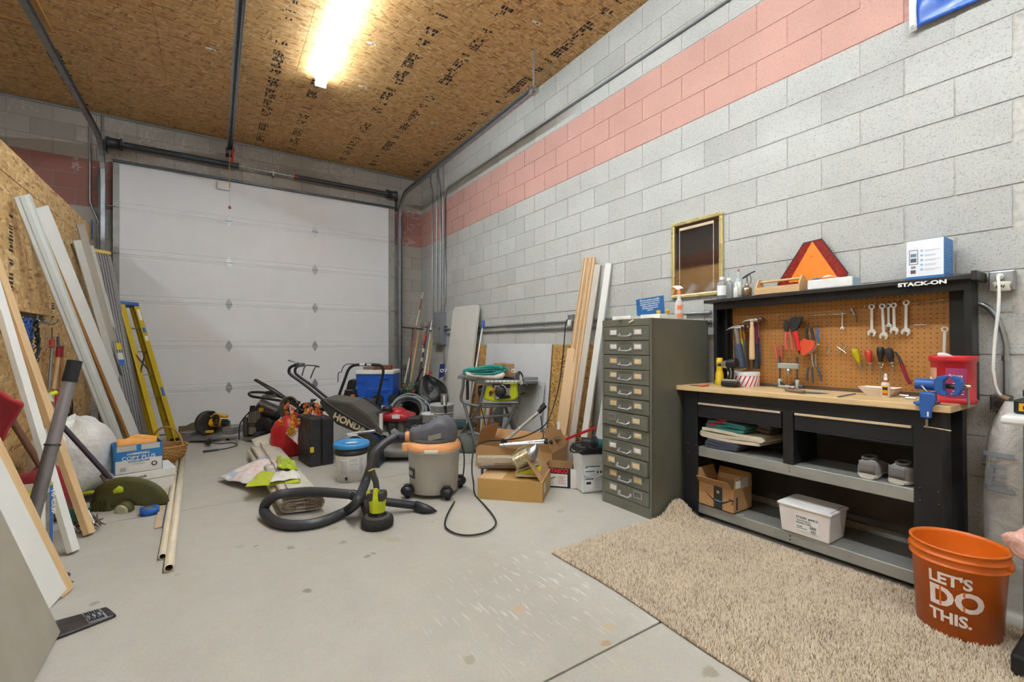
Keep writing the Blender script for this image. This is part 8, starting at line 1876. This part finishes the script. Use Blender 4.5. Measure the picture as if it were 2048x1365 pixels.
cb(G(), 1037, 772, 1041, 806, zt-.26, .3).build('end_frame', SGD, saw, bev=.004); G().tube([at(1040, 790, zt-.1), at(1050, 786, zt-.1)], .01, 8).build('end_knob', BLACK, saw); G().cone(at(1053, 763, zt-.2), at(1053, 771, zt-.2), .014).build('clamp_knob', P('#75776f', .4, .5), saw)
G().lathe([(.04, 0), (.06, .02), (.06, .09), (.04, .1)], at(956, 782, zt-.1), 18, axis=RT).build('motor', BLACK, saw)
def st(p, q, r_=.0165, m=SG, nm='stand_tube'): G().tube([at(*x) for x in (p, q)] if not isinstance(p[0], tuple) else [at(*x) for x in p], r_, 10).build(nm, m, saw)
G().tube(spline([at(927, 758, zt-.15), at(926, 775, zt-.15), at(922, 795, zt-.15), at(925, 804, zt-.15), at(935, 808, zt-.15), at(957, 813, zt-.15)], 4), .017, 10).build('stand_tube', SG, saw)
G().tube([at(935, 756, zt+.2), at(935, 800, zt+.2)], .02, 8).build('rear_post', SGD, saw)
def foot(px, z): y_ = 689+904*(CZ-.085+.0108*(z*.9))/z; return (px, y_-3, z)
for a, b in (((969, 770, zt-.27), (960, 812, zt-.27)), ((960, 812, zt-.27), foot(907, 5.35)), ((928, 808, zt-.15), foot(957, 4.95)), ((1038, 806, zt-.2), foot(982, 4.98)), ((1008, 806, zt+.2), foot(1035, 5.45)), ((958, 814, zt-.25), (1024, 811, zt-.25)), ((962, 806, zt-.27), (1036, 806, zt-.27)), ((942, 837, zt-.15), (1022, 830, zt-.15)), ((1018, 828, zt+.05), foot(1046, 5.2))):
    st(a, b)
# things on the saw
tc_ = thing('cord_coil', 'teal extension cord coiled on top of the table saw', 'cord', at(965, 752, zt-.05)); rr = random.Random(6); TL_ = P('#1f8f86', .45)
for k in range(10):
    w_, h2 = .25-rr.uniform(0, .09), .045+rr.uniform(-.02, .02); c = at(972+rr.uniform(-3, 3), 743+rr.uniform(-4, 3), zt-.1+rr.uniform(-.08, .08))
    G().tube([c+RT*(w_*math.cos(a))+FD*((.03+.007*k)*math.sin(a+k)+rr.uniform(-.004, .004))+UP*(h2*math.sin(a+.6)-.012*math.cos(a)) for a in [2*PI*i/30 for i in range(30)]], .0075, 7, closed=True).build('loop', TL_, tc_)
t = thing('drain_pipe', 'white plastic pipe with a wider end lying on the table saw', 'pipe', at(975, 752, zt-.2)); G().tube([at(933, 749, zt-.18), at(975, 754, zt-.2), at(992, 755, zt-.2)], [.022, .023, .024], 14).build('pipe', P('#d5cdbf', .5), t); G().tube([at(990, 755, zt-.2), at(1003, 752, zt-.2), at(1007, 747, zt-.19)], [.03, .033, .032], 14).build('elbow', P('#dad4c8', .5), t)
t = thing('small_box', 'small brown cardboard box on the right of the table saw', 'box', at(1015, 755, zt+.05)); cb(G(), 988, 729, 1029, 754, zt+.05, .16).build('carton', CARD('#a98457'), t, bev=.002); cb(G(), 987, 727, 1012, 731, zt+.04, .16).build('flap', CARD('#b08d60'), t)
t = thing('pvc_elbow', 'white pipe ring resting against the small brown box', 'pipe', at(1025, 748, zt-.05)); G().lathe([(.012, 0), (.022, 0), (.022, .06), (.012, .06)], at(1026, 742, zt-.02), 20, axis=-FD, caps=False).build('ring', P('#dcd8d0', .5), t)
t = thing('rip_fence', 'dark clamp handle with a pale wedge at the right end of the saw table', 'fence', at(1040, 765, zt-.15)); cflat([(1030, 748), (1040, 744), (1044, 762), (1030, 762)], zt-.2, .1).build('clamp_body', P('#4f4c52', .5), t, bev=.006); cflat([(1039, 752), (1042, 750), (1046, 769), (1040, 770)], zt-.24, .03).build('wedge', P('#c9c5bd', .5), t); G().tube(spline([at(1036, 744, zt-.2), at(1042, 746, zt-.2), at(1047, 757, zt-.2), at(1046, 762, zt-.2)]), .008, 8).build('lever', BLACK, t)
# fan / white brown disc behind the stand, poles
fq = at(1003, 862, 5.75); fq.z = fz(fq.y)+.002
fn = thing('snow_tube', 'round dirty white disc with a grey centre standing behind the saw stand', 'disc', fq); hc = fq+UP*.24
dn = (-FD+RT*.35).normalized(); G().lathe([(.0, .03), (.1, .03), (.12, .02), (.22, .02), (.235, .0), (.22, -.03), (0, -.03)][::-1], hc, 40, axis=dn, sx=.85).build('disc', P('#b5a99e', .5, 0, .3, 14), fn)
G().lathe([(.0, .035), (.13, .033), (.14, .025)][::-1], hc+UP*.06, 32, axis=dn, sx=.8).build('hub', P('#6b6d70', .5), fn); 
for r2 in (.16, .19, .21): G().tube([hc+dn*.024+RT*(r2*.85*math.cos(a))+UP*(r2*math.sin(a)) for a in [2*PI*k/36 for k in range(36)]], .004, 6, closed=True).build('ring', P('#d8d2c9', .5), fn)
tl_('yellow_pole', 'yellow pole standing behind the table saw stand', 'pole', (971, 806, 5.7), (965, 864, 5.55), .017, P('#d3b44a', .5)); tl_('orange_pole', 'orange pole slanting behind the table saw stand', 'pole', (985, 806, 5.5), (972, 870, 5.3), .012, P('#d0622c', .5)); tl_('grey_pole', 'pale grey pole standing between the yellow and orange poles', 'pole', (979, 800, 5.7), (975, 862, 5.5), .014, P('#bdbfc2', .4, .3))
tl_('brown_post', 'brown wooden post standing behind the left legs of the saw stand', 'post', (956, 770, 5.6), (955, 862, 5.6), .03, WOOD('#b38a62', .8))
# duffel on the floor
dq = at(934, 890, 5.1); dq.z = fz(dq.y)
tag(G().blob(dq+UP*.07+FD*.05, .24, .15, .13, 30, 18, .08, 3, 21, dq.z+.003, -YAW, .012).build('duffel_bag', FAB('#5c6159', 160)), 'grey green fabric bag lying under the table saw stand', 'bag')
tag(G().blob(at(918, 850, 5.55), .2, .1, .06, 24, 14, .12, 3, 23, None, -YAW, .02).build('tarp', FAB('#2c4a4c', 160)), 'dark teal folded tarp behind the grey green bag', 'tarp')
# ---------------- cardboard boxes
CBL2 = CARD('#b3895a'); CBL3 = CARD('#b58e50')
def fpz(px, z): p = at(px, 900, z); p.z = fz(p.y); return p
o1, o2_ = fpz(952, 4.4), fpz(1104, 4.02)
# long open box standing on the table height of the lower carton
ax = o2_-o1; ax.z = 0; ay = V((-ax.y, ax.x, 0)).normalized()*.36; zb2 = at(952, 932, 4.4).z; h2_ = at(952, 889, 4.4).z-zb2
zfl = fz(o1.y)
bl_ = thing('moving_box', 'plain cardboard box on the floor hidden under the long open box', 'box', o1+ax/2+ay/2)
def obx(par, o, ax_, ay_, z0, z1, mat, nm, bev=.001): o = V((o.x, o.y, 0)); return G().prism([o+UP*z0, o+ax_+UP*z0, o+ax_+ay_+UP*z0, o+ay_+UP*z0], UP*(z1-z0)).build(nm, mat, par, bev=bev)
obx(bl_, o1+ax*.04+ay*.1, ax*.9, ay*.85, zfl+.003, zb2-.003, CBL2, 'carton')
zL = zb2+.001
lb_ = carton('long_open_box', 'long shallow open cardboard box holding aluminium tripod legs', V((o1.x, o1.y, zL)), ax, ay, h2_, CBL2,
   flaps=[(V((o1.x, o1.y, zL+h2_))+ay, ax, UP+ay.normalized()*.5, .10), (V((o1.x, o1.y, zL+h2_)), ay, UP+ax.normalized()*.35, .17), (V((o1.x, o1.y, zL+h2_))+ax, ay, UP-ax.normalized()*.4, .22)])
tp = thing('tripod', 'silver tripod leg with black grips sticking up out of the long box', 'tripod', at(1010, 885, 4.3))
G().cone(at(1008, 884, 4.25), at(1077, 825, 4.2), .017, n=12).build('leg_tube', P('#cfcfce', .3, .7), tp); G().cone(at(1077, 825, 4.2), at(1091, 811, 4.2), .022, n=12).build('grip', BLACK, tp); G().cone(at(1005, 890, 4.25), at(1010, 880, 4.25), .026, n=12).build('joint', BLACK, tp)
G().cone(at(1080, 816, 4.2), at(1089, 807, 4.2), .012, n=8).build('latch', BLACK, tp)
for (a, b) in (((1081, 832, 4.2), (1085, 858, 4.2)), ((1085, 858, 4.2), (1096, 878, 4.15)), ((1085, 858, 4.2), (1088, 880, 4.2)), ((1087, 856, 4.2), (1104, 877, 4.15))): G().cone(at(*a), at(*b), .005, n=6).build('strut', P('#4f4238', .5), tp)
t2 = thing('folded_tripod', 'folded silver tripod legs lying along the long open box', 'tripod', at(1050, 890, 4.2)); G().cone(at(1008, 890, 4.2), at(1090, 882, 4.1), .016, n=12).build('leg_tube', P('#d3d4d6', .3, .7), t2); G().cone(at(1000, 891, 4.15), at(1088, 887, 4.05), .014, n=12).build('leg_tube', P('#d3d4d6', .3, .7), t2)
cb(G(), 1088, 883, 1106, 889, 4.05, .05).build('head', BLACK, t2, bev=.006); cb(G(), 1083, 878, 1122, 882, 4.15, .05).build('plate', P('#5c4a3c', .5), t2, bev=.004)
# front box
b0, b1_, b2_ = fp(955, 998), fp(1085, 1007), fp(1101, 976)
ax = b1_-b0; ay = b2_-b1_; ax.z = ay.z = 0; zf_ = fz(b0.y)+.002; hb_ = at(955, 957, (b0-V((0,0,CZ))).dot(FD)).z-zf_
fb = thing('front_carton', 'closed cardboard box in front with one flap standing up', 'box', b0+(ax+ay)/2)
obx(fb, b0, ax, ay, zf_, zf_+hb_, CBL3, 'carton', .002); tpz_ = zf_+hb_
obx(fb, b0+ax*.02+ay*.02, ax*.36, ay*.9, tpz_, tpz_+.003, CARD('#c9a57a'), 'flap'); o = V((b0.x, b0.y, tpz_))+ax*.97
G().prism([o, o+ay, o+ay-ax.normalized()*.10+UP*.20+ay*.0, o-ax.normalized()*.13+UP*.19], ax.normalized()*.004).build('flap', CARD('#b99468'), fb)
q = V((b1_.x, b1_.y, 0)); nb = ay.normalized().cross(UP); nb = nb if nb.dot(V((_c,-_s,0))) > 0 else -nb
G().add([q+ay*.12+nb*.001+UP*(zf_+.05), q+ay*.35+nb*.001+UP*(zf_+.05), q+ay*.35+nb*.001+UP*(zf_+.13), q+ay*.12+nb*.001+UP*(zf_+.13)], [(0,1,2,3)]).build('label', P('#c9c4bb', .5), fb); G().add([q+ay*.45+nb*.001+UP*(zf_+.03), q+ay*.65+nb*.001+UP*(zf_+.03), q+ay*.65+nb*.001+UP*(zf_+.15), q+ay*.45+nb*.001+UP*(zf_+.15)], [(0,1,2,3)]).build('label', P('#9a8a72', .5), fb)
# boards on the box
for k, (x0, x1, y0, y1, z, d, c_, lb) in enumerate(((954, 1026, 916, 927, 3.62, .08, '#b3a48f', 'weathered wood board lying on the front box, upper'), (961, 1040, 932, 937, 3.7, .1, '#a89e93', 'thin metal edged shelf board lying under the wood board'), (988, 1030, 925, 931, 3.66, .06, '#c9c2b8', 'small pale wood strip between the board and the shelf'))):
    g = G(); cb(g, x0, y0, x1, y1, z, d); tag(g.build('wood_scrap', WOOD(c_, .8, 1, 'X'), bev=.002), lb, 'board')
t = thing('wood_block', 'dark small block supporting the thin shelf board on the front box', 'block', at(963, 948, 3.7)); cb(G(), 962, 937, 966, 953, 3.7, .08).build('block', P('#4f4a46', .6), t)
# bee smoker
sm = thing('bee_smoker', 'dented metal bee smoker with yellow bellows on the front box', 'bee smoker', at(1050, 950, 3.5)); TIN = P('#b5a98c', .3, .85, .25, 20, .2, 60)
a, b = at(1030, 925, 3.5), at(1058, 909, 3.5); G().cone(a, b, .062, .062, 28).build('canister', TIN, sm); d = (b-a).normalized()
G().tube([b, b+d*.03, b+d*.055+UP*.02, b+d*.06+UP*.05], [.062, .05, .03, .013], 20).build('nozzle', P('#a5a39f', .3, .8), sm)
for f in (.1, .45, .8): c = a.lerp(b, f); G().lathe([(.064, -.002), (.068, 0), (.064, .002)], c, 24, axis=d).build('wire_cage', P('#c9b98a', .3, .9), sm)
G().tube([a+UP*.075, a+UP*.09+d*.03, b+UP*.075, b+UP*.1+d*.01, b+UP*.085+d*.03], .003, 6).build('hook_wire', P('#c9b98a', .3, .9), sm)
cflat([(1032, 953), (1036, 945), (1082, 932), (1080, 952), (1040, 954)], 3.5, .12).build('bellows', P('#d3c722', .5), sm, bev=.004); cflat([(1031, 954), (1034, 950), (1082, 952), (1082, 956)], 3.48, .14).build('lower_board', P('#b8a98f', .6), sm, bev=.003); cflat([(1033, 946), (1036, 941), (1078, 925), (1080, 930)], 3.49, .13).build('upper_board', P('#a99f90', .6), sm, bev=.003)
# printed carton
s0, s1 = fp(1098, 975), fp(1141, 978); ax = (s1-s0); ax.z = 0; ay = V((-ax.y, ax.x, 0)).normalized()*.24; zf2 = fz(s0.y)+.002; hs2 = .165
pc = carton('printed_carton', 'white and black printed carton with red letters behind the front box', V((s0.x, s0.y, zf2))-ax*.25, ax*1.25, ay, hs2, CARD('#a8875c'), flaps=[(V((s1.x, s1.y, zf2)), UP*hs2, ax.normalized()*1+ay.normalized()*-.1, .10)] )
for o in [c_ for c_ in bpy.data.objects if c_.parent == pc and c_.name.startswith('flap')]: o.data.materials[0] = P('#dcdcd8', .5, 0, .02)
nf2 = ax.normalized().cross(UP); q = V((s0.x, s0.y, zf2))+nf2*.0015
G().add([q-ax*.25, q+ax, q+ax+UP*hs2, q-ax*.25+UP*hs2], [(0,1,2,3)]).build('print_black', BLACK, pc); q = q+nf2*.0006
G().add([q-ax*.2+UP*.012, q+ax*.86+UP*.012, q+ax*.86+UP*.115, q-ax*.2+UP*.115], [(0,1,2,3)]).build('print_white', P('#dcdad7', .5, 0, .02), pc)
text('TASCO', .046, q+ax*.90+UP*.126, ax, UP, P('#c92a33', .5), pc, align='RIGHT', bold=.003)
g = G(); zq_ = q+nf2*.0006
for i in range(5): g.add([zq_+ax*.42+UP*(.09-.014*i), zq_+ax*(.78-.1*(i%2))+UP*(.09-.014*i), zq_+ax*(.78-.1*(i%2))+UP*(.094-.014*i), zq_+ax*.42+UP*(.094-.014*i)], [(0,1,2,3)])
g.build('small_print', P('#c98a80', .6), pc, kind='stuff')
G().tube([zq_+ax*.08+UP*.02, zq_+ax*.14+UP*.075, zq_+ax*.2+UP*.02], .0015, 5).build('tripod_picture', BLACK, pc); G().tube([zq_+ax*.06+UP*.07, zq_+ax*.3+UP*.09], .003, 5).build('telescope_picture', BLACK, pc)
# square white pail with grinder
wq = at(1187, 980, 3.62); wq.z = fz(wq.y)+.002; sp2 = thing('square_pail', 'square white pail with blue printed labels and a black lid beside the cabinet', 'pail', wq)
hP = at(1187, 912, 3.55).z-wq.z; u1 = (RT*.97+FD*.24).normalized(); u2 = V((-u1.y, u1.x, 0))
def sqp(w0, w1, z0, z1, mat, nm, bev=.012):
    p = lambda w_, z: [wq+u1*(w_*i)+u2*(w_*j+.1)+UP*z for i, j in ((-1,-1),(1,-1),(1,1),(-1,1))]
    return G().add(p(w0, z0)+p(w1, z1), [(3,2,1,0),(4,5,6,7),(0,1,5,4),(1,2,6,5),(2,3,7,6),(3,0,4,7)]).build(nm, mat, sp2, bev=bev)
sqp(.092, .102, 0, hP, P('#d9d9d7', .4, 0, .03), 'pail_body'); sqp(.108, .108, hP-.006, hP+.05, P('#232428', .45), 'lid', .01)
q = wq-u2*.0005
def pw(a0, a1, z0, z1, m, nm, d=0): o = wq+u2*(.1-.103-.0012-d); g = G().add([o+u1*a0+UP*z0+u2*(.0105*(1-z0/hP)), o+u1*a1+UP*z0+u2*(.0105*(1-z0/hP)), o+u1*a1+UP*z1+u2*(.0105*(1-z1/hP)), o+u1*a0+UP*z1+u2*(.0105*(1-z1/hP))], [(0,1,2,3)]); return g.build(nm, m, sp2)
LBW = P('#eceeef', .5); LBB = P('#33509a', .5)
pw(-.075, .075, .02, .12, LBW, 'label'); pw(-.08, .08, .145, .225, LBW, 'label')
for a in ((-.07, .0, .108, .116), (-.07, .0, .21, .218), (-.02, .06, .208, .216), (-.07, .01, .17, .178)): pw(*a, LBB, 'label_bar', .0006)
pw(-.075, -.05, .2, .218, P('#9cb83a', .5), 'green_mark', .0006); pw(-.06, -.02, .07, .09, INK, 'label_bar', .0006)
for i in range(8): pw(.01, .065-.01*(i%3), .1-.009*i, .103-.009*i, GR, 'fine_print', .0006)
for x in (.03, .058): pw(x, x+.012, .155, .175, INK, 'hazard_mark', .0008)
G().tube([wq+u2*-.012+u1*(.115*math.cos(PI+PI*k/14))+UP*(.215+.085*math.sin(PI+PI*k/14)) for k in range(15)], .0045, 6).build('pail_handle', P('#e0e0de', .5), sp2)
gz = wq.z+hP+.085; gd = thing('angle_grinder', 'teal and black angle grinder with wrapped cord lying on the square pail', 'grinder', at(1187, 905, 3.5))
gp = lambda x, y: at(x, y, 3.5)
G().cone(gp(1163, 884), gp(1190, 886), .036, .034, 18).build('rear_body', BLACK, gd); G().cone(gp(1190, 886), gp(1206, 888), .038, .03, 18).build('front_body', P('#1f6f70', .45), gd)
for k in range(4): c = gp(1184+2.5*k, 886); G().tube([c+UP*(.045*math.cos(a))+FD*(.045*math.sin(a))+RT*.006*math.sin(a+k) for a in [2*PI*i/20 for i in range(20)]], .006, 6, closed=True).build('wrapped_cord', BLACK, gd)
G().tube(spline([gp(1163, 884), gp(1148, 888), gp(1141, 897), gp(1144, 904), gp(1157, 905), gp(1172, 898), gp(1182, 888)]), .0065, 8).build('cord_loop', BLACK, gd)
# red bar clamp
rb2 = thing('bar_clamp', 'long red bar clamp lying behind the leaning timber', 'clamp', at(1160, 870, 4.2)); G().ob(at(1160, 868, 4.15), (at(1190, 856, 4.05)-at(1130, 880, 4.3))/2, UP*.012, FD*.006).build('bar', P('#c0232c', .4), rb2); cb(G(), 1148, 862, 1153, 869, 4.15, .03).build('knob', P('#d3cfc9', .5), rb2, bev=.004)
# ---------------- leaning timber on the right wall
PN2 = WOOD('#e2c096', .9, 1, 'Z'); GW = WOOD('#cfc6ba', .86, 1, 'Z')
def lean(lb, top, bot, w_, th, m, xt_=3.15, zf=0, wv=(-.45, 1, 0)):
    T = pX(top[0], top[1], xt_); Bq = fp(bot[0], bot[1]); Bq.z = fz(Bq.y)+.008; return plank('timber', lb, Bq, T, wv, w_, th, m, 'board', 'timber leaning on the right wall')
MOP = [(-.022, -.008), (.022, -.008), (.022, .006), (.014, .014), (.008, .0), (-.008, .0), (-.014, .014), (-.022, .006)]
for i, (lb, t_, b_) in enumerate((('light wood moulding, leftmost of the tall timber on the right wall', (1172, 516), (1112, 921)), ('light wood moulding, second of the tall timber on the right wall', (1180, 515), (1121, 923)), ('light wood moulding, third of the tall timber on the right wall', (1187, 515), (1129, 926)))):
    T = pX(t_[0], t_[1], 3.15-.012*i); Bq = fp(*b_); Bq.z += .008; plank('timber', lb, Bq, T, (-.45, 1, 0), .05, .02, PN2, 'board', 'timber leaning on the right wall', prof=MOP)
lean('shorter wide light wood board in front of the tall mouldings', (1146, 698), (1113, 930), .12, .018, PN2, 3.06)
lean('pale weathered trim standing between the mouldings and the white trim', (1196, 530), (1138, 930), .062, .025, GW)
lean('tall white trim board, rightmost of the tall timber on the right wall', (1218, 527), (1161, 936), .062, .03, WHB)
lean('short white trim piece leaning low beside the card cabinet', (1222, 740), (1187, 944), .07, .018, P('#cfccc6', .5, 0, .04), 3.13)
st_k = at(1117, 852, 4.15); tag(G().ob(st_k, RT*.012, FD*.001, UP*.035).build('price_sticker', PAPER), 'white price sticker on the shorter wide wood board', 'sticker')
# outlet with plug and the long black cord
ow = wbox('wall_outlet', 'grey wall outlet with a white plug adapter beside the leaning timber', 1135, 630, 1146, 644, .045, GALV); q = pX(1139, 643, W-.06)
G().lathe([(.02, -.03), (.024, -.02), (.024, .03), (.018, .035), (0, .036)], q-UP*.02, 18).build('white_adapter', P('#dedbd4', .4), ow)
cordp = [q+V((-.02,0,.02)), pX(1131, 650, W-.10), pX(1127, 700, W-.12), pX(1120, 760, W-.16), pX(1108, 810, W-.3), at(1094, 845, 4.1), at(1070, 864, 4.0), at(1040, 876, 3.95), at(1005, 881, 3.85), at(975, 883, 3.75), at(952, 893, 3.6), at(945, 915, 3.55), at(944, 945, 3.5), at(947, 965, 3.46), fp(950, 990, .012), fp(970, 1012, .012), fp(988, 1035, .012), fp(991, 1050, .012), fp(975, 1064, .012), fp(945, 1071, .012), fp(915, 1069, .012), fp(894, 1058, .012), fp(890, 1045, .012), fp(897, 1025, .012), fp(909, 1004, .012)]
ec_ = thing('power_cable', 'long black extension cable running from the wall outlet down and looping on the floor', 'cable', fp(945, 1071)); G().tube(spline(cordp, 6), .0058, 8).build('cable', BLACK, ec_)
G().tube(spline([vc+UP*.45+RT*.2, vc+UP*.42+RT*.225-FD*.04, vc+UP*.3+RT*.25-FD*.05, vc+UP*.15+RT*.24-FD*.06, vc+UP*.07+RT*.2-FD*.08]), .0055, 8).build('power_cord', BLACK, vac)
tl_('black_cord_drop', 'thin black cable hanging under the table saw', 'cable', (960, 806, 5.0), (975, 866, 4.9), .006, BLACK)
# ---------------- miter saw on the floor by the door
mz_ = at(410, 878, 5.85); mz_.z = fz(mz_.y); ms = thing('miter_saw', 'yellow and silver miter saw on the floor by the garage door', 'miter saw', mz_); ALM = P('#a5a5a5', .35, .75, .12, 20)
zq2 = 5.85; YW = P('#e0aa1a', .4)
cflat([(356, 870), (357, 853), (372, 852), (384, 846), (400, 845), (412, 848), (414, 866), (390, 868)], zq2+.1, .02).build('fence', ALM, ms, bev=.002); cflat([(426, 864), (427, 851), (450, 850), (459, 841), (461, 862)], zq2+.1, .02).build('fence', ALM, ms, bev=.002)
cb(G(), 358, 866, 380, 884, zq2-.12, .26).build('base_left', ALM, ms, bev=.006); cb(G(), 444, 856, 466, 870, zq2-.1, .26).build('base_right', ALM, ms, bev=.006)
G().prism([at(380, 868, zq2+.1), at(445, 862, zq2+.1), at(445, 867, zq2-.15), at(415, 876, zq2-.22), at(380, 878, zq2-.18)], UP*-.03).build('table', ALM, ms, bev=.002)
G().prism([at(412, 872, zq2-.2), at(424, 871, zq2-.2), at(424, 880, zq2-.36), at(412, 882, zq2-.36)], UP*-.02).build('miter_arm', ALM, ms); G().cone(at(418, 882, zq2-.36), at(417, 886, zq2-.42), .03, n=14).build('miter_knob', BLACK, ms)
bd_ = (RT*.93-FD*.37).normalized(); q = at(415, 846, zq2); G().lathe([(0, -.03), (.14, -.03), (.155, -.02), (.155, .02), (.14, .03), (0, .03)], q, 36, axis=bd_).build('blade_guard', P('#3f3b39', .35, .3), ms)
G().lathe([(.05, -.05), (.06, -.04), (.06, -.03)], q-bd_*.0+UP*-.01, 20, axis=bd_).build('arbor', P('#4f4b47', .4, .4), ms)
G().cone(q+RT*.05+UP*.0, q+RT*.2, .055, .05, 20).build('motor', YW, ms); G().cone(q+RT*.2, q+RT*.25, .05, .045, 20).build('motor_end', BLACK, ms)
G().tube([q+RT*.04+UP*.09, q+RT*.1+UP*.10, q+RT*.2+UP*.085, q+RT*.26+UP*.08], [.022, .024, .022, .02], 12).build('handle', YW, ms); G().cone(q+RT*.06+UP*.1, q+RT*.06+UP*.15, .03, .028, 16).build('dust_cap', BLACK, ms)
for k in range(3): c = q+RT*(.13+.015*k)+UP*.04-FD*.05; G().tube([c+UP*(.07*math.cos(a))+RT*(.025*math.sin(a)) for a in [2*PI*i/18 for i in range(18)]], .006, 6, closed=True).build('cord_wrap', BLACK, ms)
cb(G(), 410, 862, 423, 867, zq2-.06, .05).build('yellow_pivot', YW, ms, bev=.006); cb(G(), 359, 853, 373, 856, zq2+.09, .005).build('scale_label', P('#8f8a3a', .5), ms)
cpts = [at(417, 878, zq2-.3)]+[fp(x, y, .006) for x, y in ((419, 886), (440, 888), (462, 886), (474, 889), (470, 893), (450, 898), (435, 900))]
G().tube(spline(cpts), .006, 8).build('power_cord', BLACK, ms); G().cone(fp(437, 900, .012), fp(406, 904, .012), .011, .014, 10).build('plug', P('#2f3032', .5), ms)
for x in (365, 455): G().cone(V((at(x, 880, zq2).x, at(x, 880, zq2).y, fz(7.2))), at(x, 878, zq2), .02).build('foot', RUBBER, ms)
